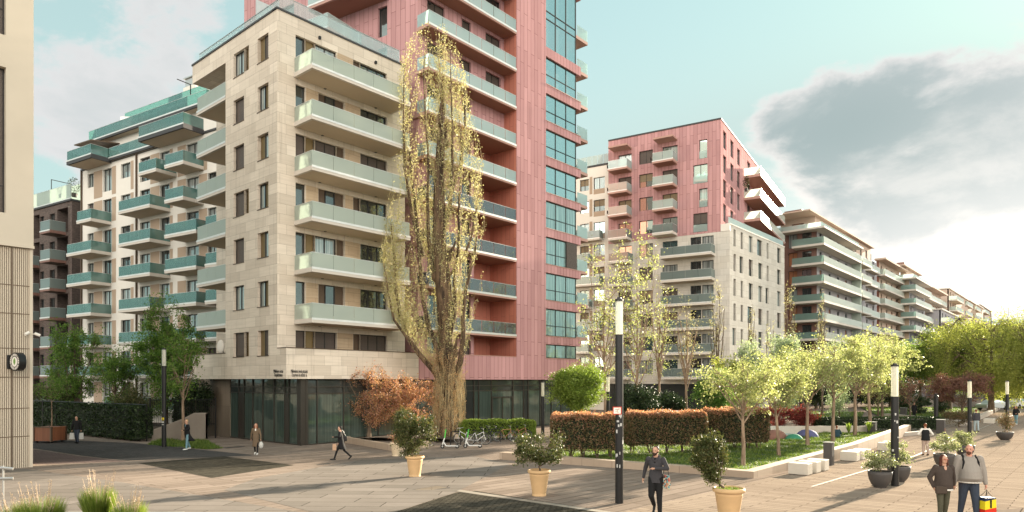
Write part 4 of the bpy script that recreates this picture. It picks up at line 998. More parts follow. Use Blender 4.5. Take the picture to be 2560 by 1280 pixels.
def tree(name,label,base,th,tr,cen,rad,leaf,bark='brown',limbs=9,twigs=260,per=40,size=.06,spread=.22,up=.35,group=None,droop=0.,shellp=.45,gap=.0,lean=(0,0),cat='tree',asp=.55,seed=None):
    """base: ground point; th trunk height to first fork; cen: crown centre above base; rad: crown radii"""
    global rng
    if seed is not None: rng=np.random.default_rng(seed)
    T=thing(name,label,cat,base,group); B=Vector((0,0,0)); cz=Vector((lean[0],lean[1],cen)); R=np.array(rad)
    tb=Tubes(7); fork=Vector((lean[0]*.4,lean[1]*.4,th)); topz=cen+rad[2]*.75
    lead=[B,fork*.5+Vector((.03,0,0)),fork,fork.lerp(Vector((lean[0],lean[1],topz)),.5)+Vector(rng.normal(size=3)*.08),Vector((lean[0],lean[1],topz))]
    tb.add(lead,[tr*1.25,tr*.95,tr*.8,tr*.4,tr*.08])
    nodes=[lead[2].lerp(lead[3],.3),lead[3],lead[3].lerp(lead[4],.5)]
    for i in range(limbs):
        t=i/max(1,limbs-1); st=fork.lerp(lead[3],t*.9) if t<.7 else lead[3].lerp(lead[4],(t-.7))
        an=i*2.4+rng.uniform(-.4,.4); h=rng.uniform(-.35,.6)
        e=cz+Vector((math.cos(an)*R[0]*.68,math.sin(an)*R[1]*.68,h*R[2]))
        mid=st.lerp(e,.45)+Vector((0,0,(-.12 if up>0 else .2)*R[2]*up*2+.0))
        pts=bez(st,mid,e,6); pts=[pts[0]]+[p+Vector(rng.normal(size=3)*.04*R[0]*.3) for p in pts[1:]]
        tb.add(pts,[tr*.38*(1-.8*k/5)+.006 for k in range(6)]); nodes+=pts[1:]
    NP=np.array([tuple(p) for p in nodes])
    # twig tips fill the crown unevenly
    tips=[]; ph=rng.uniform(0,6,3)
    while len(tips)<twigs:
        v=rng.normal(size=3); v/=np.linalg.norm(v); r=rng.uniform(0,1)**shellp
        p=v*r
        w=math.sin(p[0]*4.2+ph[0])+math.sin(p[1]*4.6+ph[1])+math.sin(p[2]*5.1+ph[2])
        if w<gap-.6: continue
        bump=1+.13*math.sin(v[0]*5+ph[1])+.10*math.sin(v[2]*7+ph[0])
        tips.append(p*bump*R+np.array(tuple(cz)))
    L=[]
    for p in tips:
        d=((NP-p)**2).sum(1); a=Vector(NP[int(np.argmin(d))]); e=Vector(p)
        mid=a.lerp(e,.5)+Vector((0,0,up*(e-a).length*.3))
        pts=bez(a,mid,e,4); r0=max(.006,tr*.09)
        tb.add(pts,[r0,r0*.7,r0*.45,r0*.2])
        k=max(3,int(per*rng.uniform(.5,1.5))); t=rng.uniform(.25,1.08,k)
        q=np.array([tuple(a.lerp(mid,x).lerp(mid.lerp(e,x),x)) for x in t])+rng.normal(size=(k,3))*spread*np.array([1,1,.75])
        if droop: q[:,2]-=rng.uniform(0,droop,k)
        L.append(q)
    tb.b.build('trunk',BK[bark],T,smooth=True,off=(0,0,0))
    fast_mesh('crown',leafquads(np.concatenate(L),size,asp=asp),4,LM[leaf],T)
    return T
def copy_thing(o,loc,label,rz=0.,sc=1.):
    c=o.copy(); COL.objects.link(c); c.location=loc; c.rotation_euler=(0,0,rz); c.scale=(sc,sc,sc); c['label']=label
    for ch in list(o.children):
        d=ch.copy(); COL.objects.link(d); d.parent=c
        for g2 in list(ch.children):
            e=g2.copy(); COL.objects.link(e); e.parent=d
    return c
# ---- the old poplar
def old_poplar():
    global rng; rng=np.random.default_rng(5)
    Y0=45.5; base=gp(1107,1098); T=thing('poplar_tree','huge old columnar poplar with a gnarled dark trunk, brown suckers and sparse yellow leaves','tree',base)
    def W(px,py,dy=0.): return pt(px,py,base.y+dy)-base
    tb=Tubes(9)
    main=[(1110,1100,44),(1115,1040,42),(1120,960,42),(1118,880,42),(1112,800,40),(1108,720,38),(1100,620,34),(1096,520,29),(1098,420,24),(1103,340,18),(1108,270,8),(1100,190,5),(1096,120,2)]
    k=base.y/F
    def limb(L,dy0,dy1,nn=1.):
        pts=[]; rs=[]; n=len(L)
        for i,(x,y,w) in enumerate(L):
            pts.append(W(x+rng.normal()*2,y,dy0+(dy1-dy0)*i/(n-1)+rng.normal()*.08)); rs.append(w*k*.5*nn)
        tb.add(pts,rs); return list(zip(pts,rs))
    limbs=[limb(main,0,0)]
    limbs+= [limb(l,a,b,.74) for l,a,b in (
     ([(1112,960,26),(1085,925,20),(1050,885,17),(1025,850,15),(1005,800,12),(992,730,9),(985,640,7),(975,560,4)],0,-1.2),
     ([(1108,900,20),(1075,820,16),(1055,740,13),(1050,660,11),(1040,560,9),(1030,460,7),(1022,360,5),(1015,230,2)],-.3,.8),
     ([(1125,980,24),(1150,900,20),(1160,840,17),(1155,790,14),(1165,720,11),(1185,640,8),(1195,560,4)],.2,-1.0),
     ([(1120,860,18),(1135,780,15),(1140,700,12),(1145,610,10),(1150,500,8),(1155,400,6),(1150,290,3)],-.2,1.2),
     ([(1112,760,20),(1085,680,15),(1072,600,13),(1070,500,10),(1075,400,8),(1065,300,6),(1060,190,4),(1064,120,2)],.4,-.8),
     ([(1104,600,16),(1125,520,12),(1130,430,9),(1128,330,6),(1130,230,4),(1125,130,2)],.2,-.6),
     ([(1060,640,12),(1030,540,10),(1012,420,8),(1005,300,6),(1010,170,3)],.5,-.5),
     ([(1125,500,11),(1150,420,8),(1165,330,6),(1160,220,3)],.1,.9),
     ([(1110,700,12),(1150,660,9),(1175,600,7),(1190,520,5),(1200,440,3)],.3,1.3),
     ([(1020,850,10),(985,800,8),(968,740,6),(962,660,3)],-1.,-1.6),
     ([(1115,930,18),(1130,860,15),(1105,780,12),(1090,700,10),(1092,600,8)],1.,.9))]
    # broken stubs and burls
    for (x,y) in ((1100,300),(1112,360),(1090,690),(1128,770),(1105,540),(1135,880),(1100,900),(1118,640)):
        p=W(x,y,rng.uniform(-.3,.3)); tb.b.ell(p,.32,.3,.45,10,7); a=rng.uniform(-1,1); tb.add([p,p+Vector((a*.5,-.3,.55)),p+Vector((a*.7,-.4,1.0))],[.13,.09,.04])
    # ivy-like woody strands up the trunk
    for i in range(34):
        L=limbs[0] if i%2 else limbs[rng.integers(0,10)]; j0=rng.integers(0,max(1,len(L)-4)); an=rng.uniform(0,6.28); pts=[]
        for j in range(j0,min(len(L),j0+4)):
            p,r=L[j]; an+=rng.normal()*.3; pts.append(p+Vector((math.cos(an)*r*1.02,math.sin(an)*r*1.02,0)))
        tb.add(pts,[.035]*len(pts))
    # upright shoots
    P=[];dry=[];sh=Tubes(3)
    def outline(z):   # half width of the crown in m, by height above ground
        y=HY-(z+base.z-CH)/k
        xs=np.interp(y,[50,90,160,260,330,400,480,560,620,700,780,850,900,960,1040,1100],[6,46,72,94,100,102,110,122,124,118,104,84,50,38,30,26])
        cx=np.interp(y,[50,200,400,560,700,850,960,1100],[1085,1083,1098,1090,1088,1085,1124,1118])
        return xs*k,(cx-1280)*k-base.x
    n=0
    while n<1050:
        L=limbs[0 if rng.uniform()<.22 else (1 if rng.uniform()<.12 else rng.integers(0,len(limbs)))]; j=rng.integers(1,len(L)); p,r=L[j]; q,_=L[j-1]; s=p.lerp(q,rng.uniform(0,1))
        if s.z<3.5 and rng.uniform()<.6: continue
        if s.z>25.3: continue
        an=rng.uniform(0,6.28); ln=rng.uniform(1.4,4.2); out=rng.uniform(.25,1.25)
        e=s+Vector((math.cos(an)*out,math.sin(an)*out,ln)); e.z=min(e.z,28.2-rng.uniform(0,.9) if e.z>28.2 else e.z); hw,cx=outline(e.z)
        d=Vector((e.x-cx,e.y,0)); 
        if d.length>hw: d=d*(hw/d.length); e=Vector((cx+d.x,d.y,e.z))
        m=s+Vector((math.cos(an)*out*.85,math.sin(an)*out*.85,ln*.3))
        pts=bez(s,m,e,5); sh.add(pts,[.012,.010,.008,.005,.003]); n+=1
        kk=int(rng.uniform(20,68)); t=rng.uniform(.15,1.03,kk)
        q=np.array([tuple(s.lerp(m,x).lerp(m.lerp(e,x),x)) for x in t])+rng.normal(size=(kk,3))*.085
        (dry if (e.z<6.2 or rng.uniform()<.06) else P).append(q)
    # suckers round the foot
    for i in range(420):
        an=rng.uniform(0,6.28); z0=rng.uniform(.1,5.5); r=np.interp(z0,[0,3,6],[.75,.6,.8])*rng.uniform(.45,1.3); hw,cx=outline(z0)
        s=Vector((cx+math.cos(an)*r,math.sin(an)*r,z0)); l=rng.uniform(.4,1.3); o=rng.uniform(.0,.7)
        e=s+Vector((math.cos(an)*o,math.sin(an)*o,l)); m=s.lerp(e,.5)+Vector((math.cos(an)*.12,math.sin(an)*.12,0)); sh.add(bez(s,m,e,4),[.010,.008,.006,.003])
        kk=int(rng.uniform(8,34)); t=rng.uniform(0,1,kk); dry.append(np.array([tuple(s.lerp(m,x).lerp(m.lerp(e,x),x)) for x in t])+rng.normal(size=(kk,3))*.06)
    for i in range(240):
        z0=rng.uniform(.4,4); an=rng.uniform(0,6.28); hw,cx=outline(z0); s=Vector((cx+math.cos(an)*.8,math.sin(an)*.8,z0+1.2)); e=Vector((s.x+math.cos(an)*.35,s.y+math.sin(an)*.35,max(.05,z0-rng.uniform(.6,1.8)))); sh.add([s,s.lerp(e,.5)+Vector((math.cos(an)*.1,math.sin(an)*.1,0)),e],[.008,.007,.004])
    tb.b.build('trunk',BK['poplar'],T,smooth=True,off=(0,0,0))
    sh.b.build('shoots',barkmat('tan_shoots',(.36,.28,.15),(.50,.42,.24)),T,off=(0,0,0))
    fast_mesh('crown',leafquads(np.concatenate(P),.050,asp=.6),4,LM['poplar'],T)
    fast_mesh('dry_growth',leafquads(np.concatenate(dry),.040,asp=.45,down=.8),4,LM['dry'],T)
old_poplar()
# ---- row of lime green park trees on the lawn
limes=[(1857,1172,'nearest the planter corner'),(1947,1146,'second from the planter corner'),(2019,1120,'third from the planter corner'),(2082,1109,'forked low, behind the dark bin'),(2137,1094,'beside the spiky plants'),(2176,1080,'at the far tip of the lawn')]
lt=[tree('park_tree','x',gp(1857,1172),1.9,.085,3.7,(1.85,1.75,1.45),'lime','pale',limbs=13,twigs=260,per=34,size=.045,spread=.13,up=.3,seed=21,group='lime green trees along the lawn',gap=.25),
    tree('park_tree','x',gp(1947,1146),2.0,.085,3.9,(1.95,1.8,1.6),'lime','pale',limbs=14,twigs=270,per=36,size=.047,spread=.13,up=.35,seed=22,group='lime green trees along the lawn',gap=.25,lean=(-.3,0))]
for i,(x,y,lab) in enumerate(limes):
    L='small lime green tree on the lawn, '+lab; g=gp(x,y)
    if i<2: lt[i]['label']=L
    else: copy_thing(lt[i%2],g,L,rz=1.3*i,sc=1.04+.09*i)
gk=lambda x,Y: Vector(((x-1280)/F*Y,Y,0))
tree('ginkgo_tree','open golden green tree with long upswept branches behind the nearest short lamp',gk(2205,66),2.6,.13,5.5,(3.6,2.6,3.6),'lime','brown',limbs=16,twigs=240,per=46,size=.085,spread=.13,up=.55,shellp=.33,gap=.2,seed=31)
# ---- tall sparse trees in front of the pale buildings
def sparse(label,x,Y,ztop,rx,zc0,seed,leaf='lime',bark='pale',tw=150,per=10,size=.09,tr=.13,name='plane_tree'):
    h=(ztop-zc0)/2; tree(name,label,gk(x,Y),zc0,tr,zc0+h,(rx,rx,h),leaf,bark,limbs=22,twigs=tw,per=per,size=size,spread=.24,up=.5,seed=seed,shellp=.6,gap=-.2)
sparse('tall slender tree with scattered yellow leaves, close beside the tower',1512,58,16.3,3.1,3.4,41,tw=230)
sparse('tallest slender tree with scattered yellow leaves before the rose block',1592,57,17.2,2.8,3.2,42,tw=240)
sparse('thin young tree with fine yellow leaves between two taller slender trees and the bare one',1648,62,14.6,1.4,3.5,43,tw=110,size=.07)
sparse('thin pinkish budding tree before the lower balconies of the rose block',1715,60,12.,1.5,3.,44,tw=120,leaf='poplar',size=.055,name='young_tree')
def column(label,x,Y,ztop,rx,seed,tw=120,leaf='poplar'):
    h=(ztop-2.2)/2; tree('columnar_poplar',label,gk(x,Y),2.,.12,2.2+h,(rx,rx,h),leaf,'brown',limbs=26,twigs=tw,per=8,size=.05,spread=.10,up=1.0,seed=seed,shellp=.7,group='narrow columnar poplars in the park')
column('narrow bare columnar poplar at the corner of the pale limestone base',1793,66,14.8,1.0,51,190)
column('narrow columnar poplar before the left windows of the limestone side wall',1880,72,13.6,.62,52,130)
column('dark narrow columnar poplar where the limestone wall meets the brown block',1975,75,16.2,.85,53,200)
column('narrow columnar poplar in front of the brown block balconies',2055,78,15.2,.8,54,170)
column('thinnest columnar poplar before the right windows of the limestone side wall',1925,74,12.,.6,55,100)
# ---- evergreens and bushes
tree('round_topiary_tree','dense round clipped bright green tree standing left of the tall lamp post',gk(1446,45),1.8,.10,3.55,(1.95,1.9,1.75),'topi','brown',limbs=9,twigs=620,per=70,size=.055,spread=.16,shellp=.42,seed=61,gap=-3)
for i,(lab,x,Y,zt,rx,leaf) in enumerate((('pale blue green conifer left of the lime tree crowns',1875,58,7.4,1.7,'pale'),('tall pale blue green conifer above the second lime tree',1958,62,9.0,1.6,'pale'),('pale grey green conifer above the fourth lime tree',2098,72,8.6,1.9,'pale'),
    ('dark green conifer behind the tall lamp post',1600,53,3.9,1.8,'deep'),('dark evergreen bush behind the red hedge, left of the white box',1668,56,3.2,1.5,'deep'),('broad mid green shrub right of the white box',1790,52,4.6,1.9,'green'),('feathery light green bush beneath the limestone corner',1835,56,6.6,1.8,'willow'))):
    tree('conifer' if leaf in('pale','deep') else 'bush',lab,gk(x,Y),.5,.09,zt*.53,(rx,rx,zt*.47),leaf,'brown',limbs=8,twigs=300,per=46,size=.075,spread=.2,up=.2,shellp=.4,seed=70+i)
tree('willow_tree','broad weeping willow with yellow green curtains at the right',gk(2478,84),3.,.35,8.2,(6.5,6,5.6),'willow','brown',limbs=18,twigs=820,per=60,size=.10,spread=.3,droop=2.2,shellp=.35,seed=81)
tree('willow_tree','large darker green willow behind the purple leaved tree',gk(2372,92),3.,.35,7.6,(5.6,5,4.6),'midg','brown',limbs=16,twigs=640,per=58,size=.11,spread=.35,droop=1.8,shellp=.35,seed=82)
tree('willow_tree','yellow green willow cropped by the right edge of the picture',gk(2570,78),3.,.3,6.6,(4.2,4,3.9),'willow','brown',limbs=12,twigs=430,per=54,size=.10,spread=.3,droop=2.,shellp=.35,seed=83)
tree('broadleaf_tree','mid green rounded tree between the golden tree and the willows',gk(2300,98),3.,.25,6.6,(4.6,4,3.6),'green','brown',limbs=12,twigs=420,per=50,size=.11,spread=.35,shellp=.35,seed=84)
tree('purple_leaved_tree','spreading purple brown tree beneath the willows',gk(2405,66),1.2,.13,3.4,(3.0,2.6,1.9),'purple','brown',limbs=16,twigs=380,per=44,size=.06,spread=.16,up=.3,shellp=.4,seed=85)
tree('plum_tree','small bare purplish tree right of the nearest short lamp',gk(2275,64),1.5,.09,3.2,(1.9,1.6,1.3),'purple','brown',limbs=12,twigs=150,per=15,size=.05,spread=.2,shellp=.5,seed=86)
tree('plum_tree','small bare purplish tree left of the nearest short lamp',gk(2195,68),1.5,.09,3.2,(2.1,1.6,1.4),'purple','brown',limbs=12,twigs=150,per=15,size=.05,spread=.2,shellp=.5,seed=87)
for i,(x,Y,zt,rx,lab) in enumerate(((2500,110,5.4,5,'dark tree mass beneath the right willow'),(2560,100,5.8,4,'dark tree at the right edge beyond the last lamp'),(2140,100,5.5,4,'dark shrub mass far behind the lawn'),(2040,96,6.,4,'dark shrub mass behind the columnar poplars'),(2225,105,5,3.6,'dark rounded shrub far behind the golden tree'))):
    tree('broadleaf_tree',lab,gk(x,Y),.8,.2,zt*.52,(rx,3,zt*.5),'deep','brown',limbs=8,twigs=240,per=40,size=.14,spread=.35,shellp=.4,seed=90+i)
# copper shrub tree in the stone planter left of the poplar
tree('copper_leaved_tree','spreading copper and pink leaved small tree in the stone planter left of the poplar',gk(922,45.2),1.0,.17,2.9,(2.6,2.1,2.05),'rust','brown',limbs=24,twigs=560,per=26,size=.052,spread=.14,up=.35,shellp=.45,seed=101,gap=.1)
tree('copper_leaved_tree','copper leaved bush between the planter tree and the poplar trunk',gk(1033,46.5),.7,.12,2.6,(1.95,1.6,2.0),'rust','brown',limbs=16,twigs=420,per=24,size=.052,spread=.14,up=.3,shellp=.45,seed=102,gap=0)
# left garden
tree('maple_tree','bright green young tree left in the shaded garden behind the small leaning lamp',gk(188,60),2.,.14,5.6,(2.3,2.2,4.2),'green','brown',limbs=16,twigs=330,per=34,size=.085,spread=.2,up=.5,seed=111,gap=0)
tree('maple_tree','broad green tree in front of the teal balconies, left of the corner building',gk(415,53),2.,.16,6.0,(2.8,2.4,4.6),'green','brown',limbs=20,twigs=520,per=38,size=.085,spread=.2,up=.5,seed=112,gap=0)
tree('maple_tree','thin reddish trunked tree beside the ramp wall of the corner building',gk(457,45),2.6,.10,5.1,(1.3,1.3,2.9),'green','pale',limbs=12,twigs=130,per=22,size=.075,spread=.2,up=.5,seed=113,gap=.2)
tree('maple_tree','middle green tree between the two larger ones in the shaded garden',gk(290,58),2.,.12,4.6,(2.2,2,3.0),'green','brown',limbs=14,twigs=260,per=30,size=.08,spread=.2,up=.4,seed=114,gap=0)
tree('bush','low grey green bush over the dark hedge at the far left',gk(120,56),.8,.07,2.9,(2.,1.4,1.2),'shrub','brown',limbs=8,twigs=170,per=36,size=.06,spread=.2,seed=115)
tree('bush','tangled dark bush with thin stems near the ramp wall',gk(330,48),1.2,.06,2.6,(1.9,1.2,1.2),'shrub','pale',limbs=10,twigs=200,per=26,size=.06,spread=.2,seed=116)
tree('bush','dark bush against the stone wall of the corner building',gk(488,48.5),.8,.06,2.6,(1.3,1.2,1.9),'deep','brown',limbs=8,twigs=200,per=34,size=.07,spread=.2,seed=117)
# trees across the boulevard, just outside the frame: they throw the shade on the paving
for i,(x,y) in enumerate(((34,19),(44,33),(54,47),(70,62))):
    tree('broadleaf_tree','leafy street tree across the promenade, number %s counted from the camera'%('one','two','three','four')[i],Vector((x,y,gz(y))),2.6,.2,5.6,(2.8,2.8,3.0),'green','brown',limbs=12,twigs=200,per=30,size=.12,spread=.3,seed=120+i) if i<1 else None
# ---- hedges: boxes of leaves over real stems
def hedge(name,label,ctr,ang,lx,ly,z0,z1,leaf,top=None,n=9000,size=.05,stems=0,core='deep',group=None,cat='hedge',rough=.12,round_=.12):
    T=thing(name,label,cat,(ctr.x,ctr.y,ctr.z),group,rz=ang)
    def shell_pts(n,zlo=0.,zhi=1.,thick=.16):
        A=[]; 
        while len(A)<n:
            u=rng.uniform(-1,1,3); ax=rng.choice(3,p=[.2,.4,.4]); 
            u[ax]=np.sign(u[ax]+1e-9)*(1-rng.uniform(0,1)**2*thick)
            if ax==2 and u[2]<0: continue
            r=(abs(u)**8).sum()**(1/8.); u=u/max(r,1.) 
            w=1+rough*.45*(math.sin(u[0]*lx*1.9+u[2]*2)+math.sin(u[0]*lx*4.3+u[1]*4+1)*.6+math.sin(u[0]*lx*9.1+u[1]*7+u[2]*5)*.5+rng.normal()*.5)
            p=np.array([u[0]*lx/2,u[1]*ly/2*w,(z0+z1)/2+u[2]*(z1-z0)/2*(w if u[2]>0 else 1.-.1*rng.uniform())])
            f=(p[2]-z0)/(z1-z0)
            if zlo<=f: A.append(p)
        return np.array(A)
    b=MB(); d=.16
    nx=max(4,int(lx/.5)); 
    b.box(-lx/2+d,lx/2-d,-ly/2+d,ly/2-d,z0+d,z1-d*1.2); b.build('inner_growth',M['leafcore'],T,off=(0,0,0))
    fast_mesh('foliage',leafquads(shell_pts(n),size,asp=.55),4,LM[leaf],T)
    if top: fast_mesh('new_growth',leafquads(shell_pts(int(n*.42),zlo=.86)+rng.normal(size=(1,3))*0+np.abs(rng.normal(size=(int(n*.42),3)))*np.array([0,0,.06]),size,asp=.5),4,LM[top],T)
    if stems:
        tb=Tubes(5)
        for i in range(stems):
            x=-lx/2+lx*(i+.5)/stems+rng.uniform(-.1,.1)
            for k in range(4): tb.add([Vector((x+rng.normal()*.05,rng.normal()*.06,0)),Vector((x+rng.normal()*.15,rng.normal()*.15,z0+.35))],[.035,.02])
        tb.b.build('stems',BK['brown'],T,off=(0,0,0))
    return T
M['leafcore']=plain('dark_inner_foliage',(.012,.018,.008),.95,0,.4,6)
def onR(px,Y): return Vector(((px-1280)/F*Y,Y,gz(Y)))
hg='clipped red tipped hedges on the lawn'
a=math.atan2(4,3.9)*.35
hedge('photinia_hedge','clipped red tipped hedge left of the tall lamp post',onR(1462,32.5),-.05,3.3,1.3,.5,2.25,'photi','photi_top',11000,.05,5,group=hg)
hedge('photinia_hedge','long clipped red tipped hedge behind the man in the hooded jacket',onR(1663,36.),.02,4.3,1.5,.5,2.3,'photi','photi_top',15000,.05,5,group=hg)
hedge('photinia_hedge','clipped red tipped hedge behind the nearest lime green tree',onR(1838,38.4),.25,3.7,1.5,.4,2.35,'photi','photi_top',11000,.052,5,group=hg)
hedge('laurel_hedge','low bright green hedge behind the parked bicycles',onR(1243,46.6),.18,5.3,1.3,.05,1.32,'topi',None,15000,.06)
hedge('dark_garden_hedge','tall black green hedge along the shaded street at the left',Vector((-31.2,49.6,0)),-.62,17.5,1.2,0,2.3,'deep',None,15000,.08)
hedge('low_dark_hedge','long low dark hedge behind the coloured play domes',Vector((29.,53.6,0)),.06,10.5,1.3,.1,1.12,'deep',None,12000,.06)
hedge('dark_garden_hedge','dark hedge on the slope behind the fence beside the ramp wall',Vector((-22.6,50.4,0)),-.1,5,1.6,.6,2.9,'deep',None,5000,.08)
tree('crimson_bush','crimson bush behind the blue play dome',gk(2012,51.5),.2,.05,1.3,(1.2,1.0,.9),'redb','brown',limbs=6,twigs=140,per=40,size=.05,spread=.13,seed=130)
tree('crimson_bush','crimson bush behind the brown play dome',gk(1948,52),.2,.05,1.3,(1.2,1.0,1.0),'redb','brown',limbs=6,twigs=140,per=40,size=.05,spread=.13,seed=131)
tree('bush','low brown bush at the corner of the second planter',gk(2397,58),.2,.05,.9,(1.5,1.2,.75),'photi','brown',limbs=6,twigs=140,per=36,size=.05,spread=.13,seed=132)
for i,(x,Y) in enumerate(((2262,76),(2302,78),(2352,80))):
    tree('clipped_bush','dark ball shaped bush on the far lawn, '+('left','middle','right')[i]+' of three in a line',gk(x,Y),.2,.05,1.3,(1.0,.9,1.15),'deep','brown',limbs=5,twigs=110,per=34,size=.07,spread=.1,shellp=.3,seed=140+i)
# ---- grass
def grass(name,pts,n,h,leaf='grass',label='short uneven grass of the lawn',zf=None,clump=True,w=.018):
    P=np.array([(p.x,p.y) for p in pts]); lo=P.min(0); hi=P.max(0)
    q=rng.uniform(lo,hi,(n*3,2)); ins=np.zeros(len(q),bool); j=len(P)-1
    for i in range(len(P)):
        c=((P[i,1]>q[:,1])!=(P[j,1]>q[:,1]))&(q[:,0]<(P[j,0]-P[i,0])*(q[:,1]-P[i,1])/(P[j,1]-P[i,1]+1e-12)+P[i,0]); ins^=c; j=i
    q=q[ins]
    if clump:
        w_=np.sin(q[:,0]*2.3+q[:,1]*1.1)+np.sin(q[:,1]*3.1-q[:,0]*.8+1.)+np.sin(q[:,0]*5.1+q[:,1]*4.)*.5; keep=rng.uniform(size=len(q))<.45+.2*w_; q=q[keep]
    else: w_=np.zeros(len(q)); keep=slice(None)
    w_=w_[keep] if clump else w_
    q=q[:n]; w_=w_[:len(q)]; m=len(q); z=np.array([zf(y) for y in q[:,1]])
    hh=h*rng.uniform(.5,1.3,m)*(1+.3*w_); an=rng.uniform(0,6.28,m); ln=rng.normal(size=(m,2))*hh[:,None]*.45
    ww=w*rng.uniform(.7,1.5,m); dx=np.cos(an)*ww; dy=np.sin(an)*ww
    V=np.stack([np.stack([q[:,0]-dx,q[:,1]-dy,z],1),np.stack([q[:,0]+dx,q[:,1]+dy,z],1),np.stack([q[:,0]+ln[:,0],q[:,1]+ln[:,1],z+hh],1)],1).reshape(-1,3)
    o=fast_mesh(name,V,3,LM[leaf]); setp(o,label,'grass',kind='stuff'); return o
LAWN=[f1.w(*q) for q in ((25.7,10.3),(57.5,11.2),(56,15.2),(41,16.3),(38.8,24.5),(25.6,22.3))]
LAWN=[Vector((x,y,0)) for x,y in LAWN]
M['turf']=plain('turf',(.035,.06,.012),.95,0,.35,1.5)
gpoly('lawn',LAWN,M['turf'],.14)
grass('lawn_grass',LAWN,75000,.10,zf=lambda y:gz(y)+.14,w=.016)
q=[gk(2205,72),gk(2455,72),gk(2440,100),gk(2150,100)]; gpoly('lawn',q,M['turf'],.1); grass('lawn_grass',q,14000,.12,zf=lambda y:.1,label='far lawn grass under the willows',w=.03)
q=[gk(1960,70),gk(2150,66),gk(2160,84),gk(1990,88)]; gpoly('lawn',q,M['turf'],.1); grass('lawn_grass',q,5000,.12,zf=lambda y:.1,label='thin strip of lawn behind the low dark hedge',w=.03)
q=GP((370,1112),(410,1100),(520,1105),(556,1121),(520,1124),(430,1117)); gpoly('grass_patch',q,M['turf'],.01); grass('verge_grass',q,9000,.16,zf=gz,label='ragged grass patch round the left lamp post',clump=True)
q=GP((83,1100),(84,1080),(360,1100),(340,1108)); 
gpoly('garden_bed',[Vector((-60,52,0)),Vector((-38,53,0)),Vector((-23.2,45.9,0)),Vector((-23.2,62,0)),Vector((-60,90,0))],M['soil'],.02)
gpoly('garden_bed',[gk(875,44.6),gk(1085,44.2),gk(1135,43.),gk(1140,49),gk(870,49)],M['soil'],.25)
gpoly('garden_bed',[gk(1090,43.4),gk(1330,47.0),gk(1350,49),gk(1080,49)],M['soil'],.012)
# ============================================================ street furniture
M['lampglass']=frosted('clear_lamp_tube_glass',(.85,.82,.72),.5,.65,.08,.1,tint=(.97,.96,.92))
M['lampcore']=plain('white_lamp_reflector',(.80,.78,.70),.4)
M['terra']=plain('pale_terracotta',(.50,.33,.17),.7,0,.14,5)
M['terra2']=plain('cream_terracotta',(.52,.42,.29),.7,0,.12,5)
M['bowl']=plain('charcoal_fibre_bowl',(.05,.045,.043),.6,0,.15,6)
M['cube']=plain('cast_white_concrete',(.46,.42,.36),.75,0,.12,2.2)
M['cube2']=plain('cast_grey_concrete',(.38,.33,.28),.75,0,.12,2.2)
M['wood']=brickmat('reddish_wood_planks',(.20,.075,.035),(.25,.095,.045),(.05,.02,.01),3,.11,.008,.5,swap=True,rough=.6,vert=True)
M['sticker']=plain('weathered_white_sticker',(.42,.42,.40),.6,0,.25,30)
M['paper']=plain('notice_board_white',(.72,.68,.62),.6)
M['redp']=plain('red_enamel',(.45,.05,.02),.45)
M['yel']=plain('yellow_sticker',(.65,.5,.03),.5)
def lamp(label,g,H,head,r,stickers=0,lean=0.,group=None,square=False):
    T=thing('lamp_post',label,'lamp post',g,group); T.rotation_euler=(0,lean,0)
    hb=H-head
    b=MB(); b.lathe([(r*1.0,-.25),(r*1.0,hb*.18),(r*1.0,hb*.18+.002),(r*.97,hb),(r*.90,hb+.02)],n=24); b.build('pole',M['black'],T,smooth=False,off=(0,0,0))
    b=MB(); b.lathe([(r*1.02,hb+.0),(r*1.02,hb+.04),(r*.5,hb+.041)],n=24); b.build('collar',M['black'],T,off=(0,0,0))
    b=MB(); b.lathe([(r*.92,hb+.05),(r*.92,H-.06)],n=24); h=b.build('lamp_head',M['lampglass'],T,off=(0,0,0))
    b=MB()
    for k in range(4):
        an=k*math.pi/2+.4; x,y=math.cos(an)*r*.45,math.sin(an)*r*.45; b.box(x-.02,x+.02,y-.02,y+.02,hb+.06,H-.07)
    b.box(-.012,.012,-.012,.012,hb+.06,H-.07); b.build('reflector',M['lampcore'],h,off=(0,0,0))
    b=MB()
    b.lathe([(r*1.0,H-.06),(r*1.0,H),(r*.55,H+.001),(r*.5,H+.05)],n=24); b.build('cap',M['black'],T,off=(0,0,0))
    rr=random.Random(int(g.x*10)); 
    for i in range(stickers):
        an=math.radians(rr.uniform(200,330)); z=rr.uniform(.9,2.6); w=rr.uniform(.02,.06); hh=rr.uniform(.03,.11); b=MB(); R=r*1.012
        n=4; b.add([(math.cos(an+(j/n-.5)*w/R*1.4)*R,math.sin(an+(j/n-.5)*w/R*1.4)*R,zz) for zz in (z,z+hh) for j in range(n+1)],[(j,j+1,j+n+2,j+n+1) for j in range(n)]); b.build('sticker',M['sticker'] if i%4 else M['steel'],T,off=(0,0,0))
    return T
g=gp(1548,1258); kL=g.y/F
L1=lamp('tallest black lamp post in the foreground, its pole covered in old stickers',g,5.80,1.05,.115,14)
S=thing('notice_sign','small red bordered white notice strapped to the tallest lamp post','sign',(g.x-.08,g.y-.14,CH+(HY-1026)*kL))
b=MB(); b.box(-.125,.125,-.012,0,-.11,.11); b.build('sign_board',M['redp'],S,off=(0,0,0))
b=MB(); b.box(-.10,.10,-.016,-.0125,-.085,.085); b.build('sign_face',M['paper'],S,off=(0,0,0))
